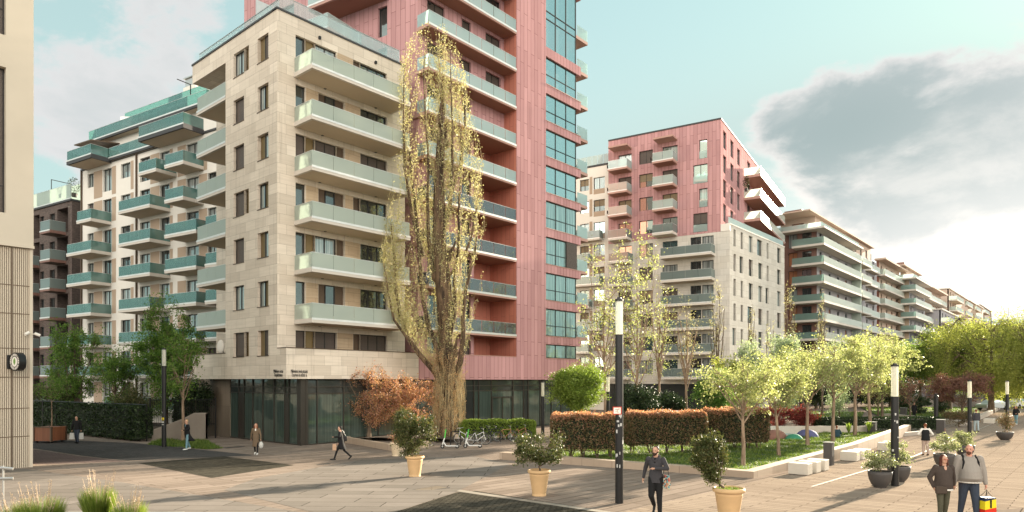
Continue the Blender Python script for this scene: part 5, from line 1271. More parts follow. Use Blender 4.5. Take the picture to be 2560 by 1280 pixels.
b=MB(); b.box(-.06,.06,-.02,-.0165,.025,.037); b.box(-.006,.006,-.02,-.0165,-.05,.022); b.box(.012,.05,-.02,-.0165,-.05,-.04); b.box(-.05,-.02,-.02,-.0165,-.03,-.022); b.box(.03,.07,-.02,-.0165,.05,.06); b.build('lettering',plain('brown_print',(.25,.08,.04),.6),S,off=(0,0,0))
g=gp(2237,1215); lamp('short black lamp post beside the dark bowl planters, nearest on the promenade',g,4.15,1.13,.125,6)
lamp('short black lamp post on the promenade behind the bald man',gp(2424,1111),4.02,1.13,.12,3)
lamp('short black lamp post furthest right on the promenade',gk(2518,55),4.0,1.13,.125,0)
lamp('short black lamp post in front of the dark shopfront, right of the bicycles',gk(1357,50.5),3.92,1.13,.13,0)
lamp('short black lamp post between the topiary tree and the tall lamp post',gk(1520,46.),4.35,1.13,.12,0)
lamp('tall black lamp post with a yellow sticker on the grass patch at the left',gp(410,1117),5.95,1.1,.13,4)
lamp('leaning black lamp post at the far left in front of the shaded garden',gk(181,66),5.95,1.2,.17,0,lean=-.02)
for (x,Y,H,l) in ((2340,57,2.9,'thick black pole beside the waste bin before the far lawn'),(2004,56,3.2,'black pole behind the third lime tree')):
    T=thing('pole',l,'pole',gk(x,Y)); b=MB(); b.lathe([(.16,0),(.16,H-.2),(.13,H-.18),(.13,H)],n=18); b.build('shaft',M['black'],T,off=(0,0,0)); b=MB(); b.lathe([(.19,0),(.19,.06)],n=18); b.build('base_plate',M['black'],T,off=(0,0,0))
x,y,z=gp(410,1117); T=[o for o in COL.objects if o.get('label','').startswith('tall black lamp post with a yellow')][0]
b=MB(); b.box(-.07,.07,-.137,-.132,1.62,1.78); b.build('yellow_sticker',M['yel'],T,off=(0,0,0)); b=MB(); b.box(-.02,.02,-.141,-.1375,1.65,1.72); b.add([(-.045,-.139,1.64),(.045,-.139,1.64),(0,-.139,1.76)],[(0,1,2)]); b.build('warning_mark',M['black'],T,off=(0,0,0))
b=MB(); b.tube([(0,-.138,1.5),(0,-.133,1.5)],.06,16); b.box(-.06,.06,-.139,-.133,1.33,1.38); b.build('sticker',M['sticker'],T,off=(0,0,0))
# ---- stone planters and kerbs
def wallpath(name,label,cat,P,h,w,m='kerb',top=None,inward=1,closed=False,kind=None,topz=None):
    """a low stone wall following ground points; height above ground, width inwards"""
    T=thing(name,label,cat,(P[0].x,P[0].y,gz(P[0].y)))
    b=MB(); n=len(P); 
    N=[]
    for i in range(n):
        d=Vector((0,0,0))
        if i>0: d+=(P[i]-P[i-1]).xy.to_3d().normalized()
        if i<n-1: d+=(P[i+1]-P[i]).xy.to_3d().normalized()
        d.normalize(); q=Vector((-d.y,d.x,0))*inward
        if 0<i<n-1: c=(P[i]-P[i-1]).xy.to_3d().normalized(); q=q/max(.3,abs(Vector((-c.y,c.x,0)).dot(Vector((-d.y,d.x,0)))))
        N.append(q)
    for i in range(n-1):
        A,Bp=P[i],P[i+1]; steps=max(1,int((Bp-A).length/2.5))
        for s in range(steps):
            t0=s/steps; t1=(s+1)/steps; p=A.lerp(Bp,t0); q=A.lerp(Bp,t1); n0=N[i].lerp(N[i+1],t0); n1=N[i].lerp(N[i+1],t1)
            h0=(topz[i]+(topz[i+1]-topz[i])*t0) if topz else gz(p.y)+h; h1=(topz[i]+(topz[i+1]-topz[i])*t1) if topz else gz(q.y)+h
            b.box8([(p.x,p.y,gz(p.y)-.1),(q.x,q.y,gz(q.y)-.1),(q.x+n1.x*w,q.y+n1.y*w,gz(q.y)-.1),(p.x+n0.x*w,p.y+n0.y*w,gz(p.y)-.1),(p.x,p.y,h0),(q.x,q.y,h1),(q.x+n1.x*w,q.y+n1.y*w,h1),(p.x+n0.x*w,p.y+n0.y*w,h0)])
    b.build('stone_wall',M[m],T); return T
F1=lambda a,b_: Vector((*f1.w(a,b_),0))
wallpath('planter_kerb','low sandstone kerb wall round the park lawn','low wall',[F1(25.2,22.6),F1(25.2,9.75),F1(40,9.75),F1(58.5,10.6)],.30,.45,topz=[.42,.58,.60,.66],inward=-1 if 0 else 1)
wallpath('planter_kerb','low orange stone wall of the planter under the copper leaved tree','low wall',[gk(862,46.5),gk(862,43.6),gp(985,1129),gk(1072,40.8)],.36,.35,inward=1)
wallpath('planter_kerb','low stone kerb before the long dark hedge','low wall',[gp(2228,1094),gp(2310,1086),gk(2322,54)],.25,.35,m='cube2')
wallpath('planter_kerb','curved low stone kerb of the far lawn','low wall',[gk(2210,74),gk(2330,66),gk(2372,61.5),gk(2398,60),gk(2425,62),gk(2470,76),gk(2500,95)],.42,.45,m='cube2')
wallpath('planter_kerb','thin white edge along the far side of the lawn','low wall',[F1(38.8,25.2),F1(41.3,16.7),F1(50,16.2)],.22,.2,m='cube')
# pool-like play area
pa=[F1(41.6,16.9),F1(52,16.4),F1(54,22),F1(43,25.5)]
gpoly('play_surface',pa,plain('turquoise_play_surface',(.10,.30,.33),.7),.05)
wallpath('play_area_wall','low white wall behind the coloured play domes','low wall',[gk(1895,50.5),gk(2190,50.5)],.62,.25,m='cube')
for x,Y,r,h,c,l in ((1938,45.5,.80,.72,(.20,.10,.075),'brown rubber play dome, leftmost and partly behind a tree trunk'),(1985,44.6,.58,.50,(.035,.20,.12),'green rubber play dome in the middle'),(2018,46.5,.76,.66,(.08,.085,.19),'slate blue rubber play dome on the right')):
    T=thing('play_dome',l,'play dome',gk(x,Y)); b=MB(); b.lathe([(r,.0),(r*.985,h*.2),(r*.9,h*.48),(r*.72,h*.74),(r*.45,h*.93),(r*.2,h*.99),(.02,h)],n=36); b.build('dome',plain('rubber',c,.8),T,smooth=True,off=(0,0,0)); b=MB(); b.lathe([(r+.05,0),(r+.05,.03)],n=36); b.build('rim',M['cube2'],T,off=(0,0,0))
# concrete cubes
ci=0
for grp,(cpx,cpy,n0) in enumerate(((2009,1189,3),(2133,1154,3),(2222,1129,2),(2478,1060,2))):
    gg=gp(cpx,cpy); a0,b00=f1.cp(gg.x,gg.y)
    for k in range(n0):
        a=a0+.29+k*1.1; b0=b00+.22; x,y=f1.w(a,b0)
        lab=('nearest','second nearest','third nearest','far')[grp] if grp!=2 else 'third nearest'
        pos=('front','middle','back')[k] if n0==3 else ('front','back')[k]
        T=thing('concrete_seat','%s pale concrete block seat of the %s group along the promenade kerb'%(pos,lab),'seat',(x,y,gz(y)),'concrete block seats along the kerb',rz=f1.ang)
        b=MB(); w=.29; L=.38; b.box(-w,w,-L,L,.03,.47); o=b.build('block',M['cube'] if not(grp==1 and k==2) else M['cube2'],T,off=(0,0,0)); bv=o.modifiers.new('bevel','BEVEL'); bv.width=.02; bv.segments=2
        b=MB(); b.box(-w+.04,w-.04,-L+.04,L-.04,-.05,.03); b.build('plinth',M['black'],T,off=(0,0,0))
def bin_(label,x,y,z,w,h,rz,wood=False):
    T=thing('waste_bin',label,'bin',(x,y,z),rz=rz); b=MB(); b.box(-w,w,-w,w,-.05,h); o=b.build('body',M['bowl'],T,off=(0,0,0)); bv=o.modifiers.new('bevel','BEVEL'); bv.width=.02
    b=MB(); b.box(-w-.012,w+.012,-w-.012,w+.012,h+.0005,h+.03); b.build('lid',M['steel'],T,off=(0,0,0))
    b=MB(); b.tube([(w+.001,0,h*.8),(w+.006,0,h*.8)],w*.55,18); b.build('opening',M['black'],T,off=(0,0,0))
    b=MB(); b.box(-w*.7,w*.7,-w-.006,-w-.0005,.08,h*.42); b.build('door',M['wood'] if wood else M['black'],T,off=(0,0,0))
x,y,z=gp(2072,1163); bin_('slim dark square waste bin between the first two groups of block seats',x,y,z,.19,1.03,f1.ang)
x,y,z=gp(2352,1084); bin_('dark waste bin with a wooden front on the path before the far lawn',x,y,z,.27,1.05,f1.ang,True)
x,y,z=gk(2259,75); bin_('small dark waste bin on the far path left of the pole',x,y,z,.3,1.0,f1.ang)
x,y,z=gk(2012+178,50); bin_('grey square bin at the end of the lawn beside the spiky plants',x-.3,y,z,.28,.95,f1.ang)
# ---- pots and shrubs
def terra(label,g,h,r,m='terra'):
    T=thing('terracotta_pot',label,'plant pot',g)
    b=MB(); b.lathe([(r*.60,-.08),(r*.62,.05*h),(r*.58,.08*h),(r*.60,.12*h),(r*.82,.78*h),(r*.84,.80*h),(r*.82,.82*h),(r*.86,.87*h)],n=40); b.build('body',M[m],T,smooth=True,off=(0,0,0))
    b=MB(); b.lathe([(r*.86,.86*h),(r*.97,.885*h),(r,.93*h),(r*.97,.985*h),(r*.90,h),(r*.86,.99*h),(r*.84,.93*h)],n=40); b.build('rim',M[m],T,smooth=True,off=(0,0,0))
    b=MB(); b.lathe([(r*.84,.90*h),(r*.3,.935*h)],n=30); b.build('soil',M['soil'],T,off=(0,0,0)); return T
def shrub(label,base,cen,rad,leaf='shrub',tw=150,per=34,size=.03,seed=1,lean=(0,0),name='potted_shrub',gap=-.1,spread=.07,tr=.035,limbs=11):
    return tree(name,label,base,.16,tr,cen,rad,leaf,'brown',limbs=limbs,twigs=tw,per=per,size=size,spread=spread,up=.3,seed=seed,shellp=.5,gap=gap,lean=lean,cat='shrub')
g=gp(1037,1191); terra('tall terracotta pot left of centre, before the poplar',g,.80,.37); shrub('bushy dark green round shrub in the pot left of centre',g+Vector((-.1,0,.72)),1.0,(.88,.85,.98),tw=330,per=40,size=.034,seed=201,gap=-.2)
g=gp(1348,1239); terra('tall terracotta pot in the middle of the plaza',g,.80,.36); shrub('loose dark green shrub with gaps in the middle pot',g+Vector((0,0,.72)),.68,(.82,.8,.62),tw=190,per=32,size=.034,seed=202,gap=.3,limbs=14)
g=gp(1822,1304); terra('large terracotta pot cropped by the bottom edge, right of the man',g,.82,.385); shrub('dark green shrub leaning to the left in the large cropped pot',g+Vector((-.08,.05,.74)),.82,(.46,.42,.66),tw=260,per=40,size=.027,seed=203,lean=(-.36,0),gap=-.2,spread=.06)
grass('pot_herbs',[g+Vector((-.25,-.27,0)),g+Vector((.27,-.27,0)),g+Vector((.27,.27,0)),g+Vector((-.25,.27,0))],700,.07,'tuft','low green herbs round the foot of the leaning shrub',zf=lambda y:g.z+.74,clump=False,w=.012)
g=gp(990,1140); terra('small cream pot behind the stone planter corner',g,.72,.33,'terra2'); shrub('low dry sprigs in the small cream pot',g+Vector((0,0,.6)),.35,(.4,.35,.35),'rust',tw=60,per=16,size=.03,seed=204)
def bowl(label,g,h,r):
    T=thing('bowl_planter',label,'plant pot',g); b=MB(); b.lathe([(r*.42,-.08),(r*.5,.02),(r*.72,h*.22),(r*.9,h*.5),(r*.985,h*.8),(r,h),(r*.93,h),(r*.9,h*.9)],n=40); b.build('body',M['bowl'],T,smooth=True,off=(0,0,0)); b=MB(); b.lathe([(r*.9,h*.86),(r*.3,h*.9)],n=30); b.build('soil',M['soil'],T,off=(0,0,0)); return T
bw=((gp(2200,1219),.56,.375,'dark bowl planter in front of the nearest short lamp','open pale leaved shrub in the front bowl',(.48,.45,.40),'shrub_w',210),
 (gp(2247,1204),.56,.38,'dark bowl planter half hidden behind the nearest short lamp','thin pale shrub behind the nearest short lamp',(.40,.4,.5),'shrub_w',211),
 (gp(2361,1170),.62,.42,'dark bowl planter behind the woman in brown','golden edged shrub in the bowl behind the woman',(.55,.5,.48),'shrub_w',212),
 (gp(2412,1142),.62,.45,'dark bowl planter behind the bald man','leafy shrub in the bowl behind the bald man',(.5,.5,.42),'shrub_w',213),
 (gp(2512,1100),.55,.50,'brown bowl planter at the right, furthest along','dense golden shrub in the furthest bowl',(.72,.6,.75),'photi',214))
for g,h,r,l1,l2,rad,lf,sd in bw:
    bowl(l1,g,h,r); shrub(l2,g+Vector((0,0,h*.85)),rad[2]*1.05,rad,lf,tw=90,per=24,size=.036,seed=sd,gap=.3,spread=.08,tr=.02)
# ---- spiky plants at the lawn tip
for i,(x,Y) in enumerate(((2122,47.5),(2172,49))):
    T=thing('spiky_plant',('left','right')[i]+' spiky leaved plant at the lawn tip beside the fifth lime tree' if i==0 else 'right spiky leaved plant at the lawn tip next to the grey bin','plant',gk(x,Y)+Vector((0,0,.3))); b=MB()
    for k in range(34):
        an=rng.uniform(0,6.28); l=rng.uniform(.5,.95); o=rng.uniform(.1,.6); d=Vector((math.cos(an),math.sin(an),0)); s=Vector((-d.y,d.x,0))*.035; m=d*o*.5+Vector((0,0,l*.75)); e=d*o*1.1+Vector((0,0,l*.85)); b.add([tuple(-s),tuple(s),tuple(m+s*.8),tuple(m-s*.8),tuple(e)],[(0,1,2,3),(3,2,4)])
    b.build('leaves',LM['topi'],T,off=(0,0,0))
# ---- tufts on the raised terrace at the bottom left
M['edge']=plain('pale_steel_planter_edge',(.42,.40,.37),.4,.4)
def tuft(label,px,Y,z,r,h,n,sd):
    global rng; rng=np.random.default_rng(sd); x=(px-1280)/F*Y; T=thing('grass_tuft',label,'grass tuft',(x,Y,z))
    an=rng.uniform(0,6.28,n); rr=r*np.sqrt(rng.uniform(0,1,n))*.8; ln=h*rng.uniform(.55,1.15,n)*(1-.35*(rr/r)**2); x0=np.cos(an)*rr; y0=np.sin(an)*rr; ou=rng.uniform(.1,.55,n)*r+rr*.25; w=.0045
    P0=np.stack([x0,y0,0*x0],1); P2=np.stack([x0+np.cos(an)*ou,y0+np.sin(an)*ou,ln],1); s=np.stack([-np.sin(an+1),np.cos(an+1),0*an],1)*w*rng.uniform(.7,1.6,n)[:,None]
    V=np.stack([P0-s,P0+s,P2],1).reshape(-1,3); fast_mesh('blades',V,3,LM['tuft'],T)
    b=MB(); L=[]
    for k in range(26):
        a=rng.uniform(0,6.28); q=r*rng.uniform(0,.9); s=Vector((math.cos(a)*q,math.sin(a)*q,h*.4)); e=s+Vector((math.cos(a)*.08,math.sin(a)*.08,h*rng.uniform(.45,1.25))); b.tube([s,s.lerp(e,.5)+Vector((.01,0,0)),e],[.0035,.003,.002],4); m=14
        t=rng.uniform(.3,1,m); L.append(np.array([tuple(s.lerp(e,v)) for v in t])+rng.normal(size=(m,3))*.008)
    b.build('seed_stems',LM['straw'],T,off=(0,0,0)); fast_mesh('seed_heads',leafquads(np.concatenate(L),.010),4,LM['straw'],T)['kind']='stuff'
tuft('bright green grass tuft in the middle of the terrace planters at bottom left',245,10.,2.02,.20,.42,1500,301)
tuft('low bright grass tuft cropped at the bottom, right of the middle tuft',322,9.8,1.93,.20,.34,1100,302)
tuft('wide green grass tuft with tall dry stems near the bottom left corner',100,9.6,1.93,.26,.42,1900,303)
tuft('small green grass tuft behind the handrail at the bottom left corner',40,9.7,1.9,.2,.32,1100,304)
T=thing('terrace_planter','steel edged raised planter holding the grass tufts at bottom left','planter',(-6.8,9.6,1.3))
b=MB()
for x0,x1,y0,y1 in ((-8.6,-5.0,10.25,10.32),(-8.6,-5.0,8.9,8.97),(-5.07,-5.0,8.97,10.25)): b.box(x0,x1,y0,y1,.6,2.0)
b.build('steel_edge',M['edge'],T); b=MB(); b.box(-8.55,-5.08,8.98,10.24,1.0,1.9); b.build('soil',M['soil'],T)
T=thing('handrail','double steel handrail ending in the bottom left corner','handrail',(-7.6,10.2,2.0))
b=MB(); 
b.tube([(-8.9,9.6,2.9),pt(33,1172,10.2)],.022,10); b.build('upper_rail',M['steel'],T); b=MB(); b.tube([(-8.9,9.6,2.6),pt(33,1196,10.2)],.022,10); b.build('lower_rail',M['steel'],T)
b=MB(); p=pt(8,1164,10.15); b.tube([(p.x,p.y,1.9),(p.x,p.y,p.z)],.014,8); b.build('post',M['steel'],T)
# ---- ramp wall, fence and wooden tree box at the left
T=thing('ramp_wall','sloping pale concrete ramp wall left of the corner building','wall',gp(370,1101)); b=MB()
P0=pt(352,1100,45.);P1=pt(512,1100,46.5)
q=[(352,1078),(372,1080),(458,1048),(485,1034),(514,1034)]; top=[pt(x,y,45+1.5*(x-352)/160) for x,y in q]
for i in range(4):
    a,c=top[i],top[i+1]; b.box8([(a.x,a.y,-.1),(c.x,c.y,-.1),(c.x,c.y+.3,-.1),(a.x,a.y+.3,-.1),tuple(a),tuple(c),(c.x,c.y+.3,c.z),(a.x,a.y+.3,a.z)])
b.build('wall',M['cube'],T)
for i in range(4):
    a,c=top[i],top[i+1]; b.box8([(a.x,a.y-.02,a.z+.002),(c.x,c.y-.02,c.z+.002),(c.x,c.y+.32,c.z+.002),(a.x,a.y+.32,a.z+.002),(a.x,a.y-.02,a.z+.04),(c.x,c.y-.02,c.z+.04),(c.x,c.y+.32,c.z+.04),(a.x,a.y+.32,a.z+.04)])
b.build('coping',M['cube2'],T)
T=thing('garden_fence','thin black bar fence above the dark hedge and ramp wall','fence',gk(360,45.3)); b=MB(); A=Vector((-24.3,45.4,0)); Bq=Vector((-20.7,47.2,0)); n=34
for i in range(n+1):
    p=A.lerp(Bq,i/n); b.box(p.x-.012,p.x+.012,p.y-.012,p.y+.012,.9,2.75)
b.build('bars',M['black'],T)
for zr in (2.7,1.0): b=MB(); b.tube([(A.x,A.y,zr),(Bq.x,Bq.y,zr)],.025,6); b.build('fence_rail',M['black'],T)
b=MB()
for p in (A,A.lerp(Bq,.5),Bq): b.box(p.x-.04,p.x+.04,p.y-.04,p.y+.04,0,2.85)
b.build('posts',M['black'],T)
T=thing('hedge_fence','thin black rail fence running along the top of the tall dark hedge','fence',Vector((-31,49,0))); b=MB(); A=Vector((-38.4,53.9,0)); Bq=Vector((-24.1,44.6,0)); b.tube([(A.x,A.y,2.42),(Bq.x,Bq.y,2.42)],.03,6); b.build('rail',M['black'],T); b=MB()
for i in range(9): p=A.lerp(Bq,i/8); b.box(p.x-.03,p.x+.03,p.y-.03,p.y+.03,0,2.44)
b.build('posts',M['black'],T)
g=gp(125,1106); T=thing('tree_box','large square reddish wooden planting box on small wheels at the far left','planter',g,rz=-.15); b=MB(); b.box(-.64,.64,-.6,.6,.14,1.02); b.build('box_panels',M['wood'],T,off=(0,0,0)); b=MB()
for sx in (-1,1):
    for sy in (-1,1): b.box(sx*.62-.06,sx*.62+.06,sy*.58-.06,sy*.58+.06,.1,1.05)
b.box(-.68,.68,-.64,-.601,1.0,1.06); b.build('corner_posts',M['brass_dark'],T,off=(0,0,0))
for sx in (-1,1):
    for sy in (-1,1): b=MB(); b.tube([(sx*.5-.03,sy*.45,.07),(sx*.5+.03,sy*.45,.07)],.075,12); b.build('wheel',M['black'],T,off=(0,0,0))
tree('young_tree','slim young tree growing out of the wooden planting box',g+Vector((.1,0,.95)),1.6,.035,2.6,(1.3,1.1,.85),'green','pale',limbs=9,twigs=90,per=18,size=.05,spread=.12,seed=401)
# ---- satellite dish and roof things
T=thing('satellite_dish','white satellite dish on the lowest side terrace of the corner building','satellite dish',pt(552,866,46.8)); b=MB(); b.ell((0,0,0),.36,.09,.46,18,10,rot=Matrix.Rotation(-.5,3,'Z')); b.build('dish',M['white'],T,smooth=True,off=(0,0,0)); b=MB(); b.tube([(.05,.1,0),(.1,.25,-.5),(.1,.25,-.85)],.03,6); b.build('stand',M['steel'],T,off=(0,0,0))
# white technical box in the park
T=thing('utility_cabinet','white framed grey utility cabinet behind the red hedge','cabinet',gk(1707,49)); b=MB(); b.box(-.5,.5,-.3,.3,0,1.85); b.build('frame',M['white'],T,off=(0,0,0)); b=MB(); b.box(-.42,.42,-.31,-.301,.1,1.75); b.build('door',M['grey_r'],T,off=(0,0,0))
# ---- bicycles and scooters
M['tyre']=plain('black_rubber',(.015,.015,.015),.8); M['wbike']=plain('white_bike_paint',(.62,.62,.60),.35,.1); M['rustb']=plain('rusty_orange_paint',(.35,.17,.09),.5); M['greenp']=plain('bright_green_plastic',(.08,.45,.06),.4); M['scgrey']=plain('light_grey_plastic',(.6,.61,.6),.4)
def ring(b,c,R,r,n=26,m=0):
    P=[(c[0]+math.cos(2*math.pi*i/n)*R,c[1],c[2]+math.sin(2*math.pi*i/n)*R) for i in range(n+1)]; b.tube(P,r,6,m,cap=False)
def wheel(T,x,R,spokes=True,thick=.02):
    b=MB(); ring(b,(x,0,R),R-thick,thick); w=b.build('wheel',M['tyre'],T,smooth=True,off=(0,0,0)); b=MB()
    ring(b,(x,0,R),R-2*thick-.006,.008)
    for k in range(14): an=k*2*math.pi/14; b.tube([(x,0,R),(x+math.cos(an)*(R-.03),0,R+math.sin(an)*(R-.03))],.0025,3)
    b.build('rim',M['steel'],w,off=(0,0,0)); return w
def bicycle(label,g,rz,m,step=True,fr=True):
    T=thing('bicycle',label,'bicycle',g,'bicycles parked by the low green hedge',rz=rz); wheel(T,-.52,.34); wheel(T,.52,.34)
    b=MB(); hb=(-.02,0,.29); st=(-.17,0,.78); hd=(.38,0,.82); h2=(.41,0,.62); ra=(-.52,0,.34); fa=(.52,0,.34)
    for p,q,r in ((hb,st,.018),(hb,h2,.021),((-.12,0,.6) if step else st,hd,.018),(hb,ra,.011),(st,ra,.01),(hd,h2,.022),(h2,fa,.013)): b.tube([p,q],r,7)
    b.build('frame',M[m],T,off=(0,0,0)); b=MB(); b.tube([st,(-.19,0,.90)],.014,6); b.ell((-.2,0,.93),.14,.07,.035,12,6); b.build('saddle',M['tyre'],T,off=(0,0,0))
    b=MB(); b.tube([hd,(.36,0,.98)],.013,6); b.tube([(.30,-.29,1.02),(.38,-.14,1.0),(.38,.14,1.0),(.30,.29,1.02)],.013,6); b.build('handlebar',M['steel'],T,off=(0,0,0))
    b=MB(); ring(b,(-.02,.04,.29),.09,.008,16); b.tube([(-.02,.07,.29),(.06,.09,.15)],.01,5); b.tube([(-.02,-.07,.29),(-.1,-.09,.43)],.01,5); b.box(.03,.10,.07,.15,.14,.16); b.box(-.14,-.07,-.15,-.07,.42,.44); b.build('cranks',M['steel'],T,off=(0,0,0))
    b=MB(); b.add([(-.52+math.cos(t)*.38,s*.025,.34+math.sin(t)*.38) for s in (-1,1) for t in [math.pi*(.05+.7*i/9) for i in range(10)]],[(i,i+1,i+11,i+10) for i in range(9)]); b.build('mudguard',M['black'],T,off=(0,0,0)); return T
bicycle('white step-through bicycle, nearest of the parked ones behind the right scooter',gp(1194,1113),.30,'wbike')
bicycle('dark bicycle leaning between the white one and the hedge',gp(1205,1106)+Vector((.1,.6,0)),.5,'black',False)
bicycle('white bicycle with curved frame left of the right scooter',gp(1160,1112)+Vector((0,.4,0)),2.6,'wbike')
bicycle('rusty orange bicycle at the right end of the parked ones',gp(1262,1104),.25,'rustb',False)
def scooter(label,g,rz):
    T=thing('electric_scooter',label,'scooter',g,'rental scooters beside the poplar',rz=rz)
    for x in (-.42,.45):
        b=MB(); b.tube([(x,-.03,.12),(x,.03,.12)],.12,20); w=b.build('wheel',M['tyre'],T,off=(0,0,0)); b=MB(); b.tube([(x,-.034,.12),(x,.034,.12)],.05,12); b.build('hub',M['steel'],w,off=(0,0,0))
    b=MB(); b.box(-.22,.52,-.075,.075,.13,.175); b.add([(.35,-.06,.18),(.58,-.06,.26),(.58,.06,.26),(.35,.06,.18)],[(0,1,2,3)]); b.tube([(-.22,0,.16),(-.34,0,.36)],.035,8); b.build('deck',M['scgrey'],T,off=(0,0,0))
    b=MB(); b.tube([(-.42,0,.14),(-.40,0,.3),(-.30,0,.62)],[.03,.04,.035],8); b.build('fork',M['scgrey'],T,off=(0,0,0)); b=MB(); b.tube([(-.30,0,.62),(-.22,0,1.12)],.034,8); b.build('steering_column',M['greenp'],T,off=(0,0,0))
    b=MB(); b.tube([(-.2,-.24,1.17),(-.22,-.08,1.14),(-.22,.08,1.14),(-.2,.24,1.17)],.016,8); b.build('handlebar',M['black'],T,off=(0,0,0)); return T
bicycle('black bicycle upright behind the right hoop stand',gp(1226,1105)+Vector((0,.3,0)),.35,'black',False)
bicycle('old brown bicycle furthest right, touching the low green hedge',gp(1300,1101)+Vector((0,.35,0)),.2,'rustb')
scooter('green and grey rental scooter standing left, at the foot of the poplar',gp(1124,1121),.05); scooter('green and white rental scooter standing right, in front of the bicycles',gp(1181,1120),.12)
for i,(x,y,l) in enumerate(((1139,1114,'black hoop cycle stand right of the left scooter'),(1239,1106,'black hoop cycle stand left of the rusty bicycle'))):
    T=thing('cycle_stand',l,'cycle stand',gp(x,y),'black cycle stands',rz=.35); P=[(-.32,0,-.05),(-.32,0,.72),(-.28,0,.83),(-.18,0,.88),(.18,0,.88),(.28,0,.83),(.32,0,.72),(.32,0,-.05)]; b=MB(); b.tube(P,.03,8); b.build('hoop',M['black'],T,off=(0,0,0)); b=MB(); b.tube([(-.32,0,0),(-.32,0,.012)],.08,12); b.tube([(.32,0,0),(.32,0,.012)],.08,12); b.build('foot_plates',M['steel'],T,off=(0,0,0))
# manhole and slab marks
for i,(x,y,w,h,l) in enumerate(((1078,1222,.55,.32,'rectangular manhole cover in the paving below the left pot'),(585,1118,.6,.2,'long drain grate in the paving before the shopfront'),(808,1161,.35,.1,'small drain grate near the striding figure'))):
    g=gp(x,y); T=thing('manhole_cover',l,'manhole',g,rz=f1.ang); b=MB(); b.box(-w,w,-h,h,-.02,.011); b.build('frame',M['bowl'],T,off=(0,0,0)); b=MB(); b.box(-w+.05,w-.05,-h+.05,h-.05,.0,.014); b.build('plate',M['stone_dk'] if i==0 else M['black'],T,off=(0,0,0))
# distant parked cars under the willows
def car(label,g,rz,col):
    T=thing('parked_car',label,'car',g,rz=rz); m=plain('car_paint',col,.3,.3,.02)
    b=MB(); prof=[(-2.1,.35),(-2.15,.7),(-1.9,.9),(-1.2,.95),(-.6,1.4),(.7,1.42),(1.35,.98),(2.0,.85),(2.15,.6),(2.1,.35)]
    n=len(prof); vs=[(x,s*(.82 if z<1 else .66),z) for s in (-1,1) for x,z in prof]; fs=[(i,(i+1)%n,(i+1)%n+n,i+n) for i in range(n)]+[tuple(range(n))[::-1],tuple(range(n,2*n))]; b.add(vs,fs); b.build('body',m,T,off=(0,0,0))
    b=MB(); 
    for s in (-1,1): b.add([(-1.05,s*.80,.97),(-.55,s*.70,1.34),(.62,s*.70,1.36),(1.15,s*.80,1.0)],[(0,1,2,3)])
    b.build('side_windows',M['pane'],T,off=(0,0,0))
    for x in (-1.35,1.35):
        for s in (-1,1): b=MB(); b.tube([(x,s*.68,.33),(x,s*.86,.33)],.33,18); b.build('wheel',M['tyre'],T,off=(0,0,0))
car('silver parked car far behind the benches under the willow',gk(2482,92),.3,(.45,.48,.5)); car('white parked car at the right edge beyond the last lamp',gk(2545,98),.5,(.6,.6,.6))
# far glass canopy at the right edge
T=thing('glass_canopy','far building with a pale blue glass canopy at the right edge','building',gk(2545,150)); b=MB(); x0=(2500-1280)/F*150; b.box(x0,x0+60,150,175,0,16.6); b.build('wall',M['grey_r'],T); b=MB(); b.box8([(x0-4,140,15.5),(x0+60,138,16.),(x0+60,152,18),(x0-4,152,17.5),(x0-4,140,15.8),(x0+60,138,16.3),(x0+60,152,18.3),(x0-4,152,17.8)]); b.build('canopy',M['frost'],T)

# ---- things on balconies
def potplant(label,p,h,r,leaf='deep'):
    T=thing('balcony_plant',label,'potted plant',p); b=MB(); b.lathe([(r*.35,0),(r*.45,.35),(r*.5,.36)],n=14); b.build('pot',M['bowl'],T,off=(0,0,0)); n=420; v=rng.normal(size=(n,3)); v/=np.linalg.norm(v,axis=1)[:,None]; v*=rng.uniform(.3,1,n)[:,None]**.5; P=v*np.array([r,r,(h-.3)/2])+np.array([0,0,.3+(h-.3)/2]); fast_mesh('foliage',leafquads(P,.06),4,LM[leaf],T)
potplant('dark bushy plant on the top right corner balcony of the tower',(*f1.w(54.0,39.6),7.85+3.19*7+.33),1.9,.75)
Wf=Face(f2,'L',85.5)
potplant('small conifer in a pot on the top right small balcony of the rose block',Wf.p(Wf.a(1672),.9,19.9+3.08*4),1.7,.45)
potplant('slim plant on the topmost right hand balcony of the rose block',(*f2.w(95.,Wf.a(1802)-1.),20.5+3.08*3),2.2,.5)
potplant('feathery plant on the roof terrace of the dark brick block',Face(f2,'L',38.5).p(Face(f2,'L',38.5).a(186),0,24.2),2.2,.7)
def tableset(label,p,rz):
    T=thing('balcony_furniture',label,'table set',p,'table sets on the balconies',rz=rz); b=MB(); b.lathe([(.36,.70),(.38,.72),(.36,.74)],n=20); b.build('table_top',M['bowl'],T,off=(0,0,0)); b=MB(); b.tube([(0,0,0),(0,0,.7)],.03,6); b.lathe([(.2,0),(.2,.02)],n=12); b.build('table_leg',M['black'],T,off=(0,0,0))
    for s in (-1,1): b=MB(); b.box(s*.62-.2,s*.62+.2,-.2,.2,.40,.44); b.box(s*.80-.02,s*.80+.02,-.2,.2,.44,.85); [b.box(s*.62+u-.015,s*.62+u+.015,v-.015,v+.015,0,.4) for u in (-.17,.17) for v in (-.17,.17)]; b.build('chair',M['bowl'],T,off=(0,0,0))
for k,px,w in ((4,1540,'top left'),(3,1540,'second left'),(2,1540,'third left'),(4,1648,'top right')):
    tableset('round table and two chairs on the %s small balcony of the rose block'%w,Wf.p(Wf.a(px),1.,19.9+3.08*k),f2.ang+1.57)
Bf=Face(f1,'R',36.0)
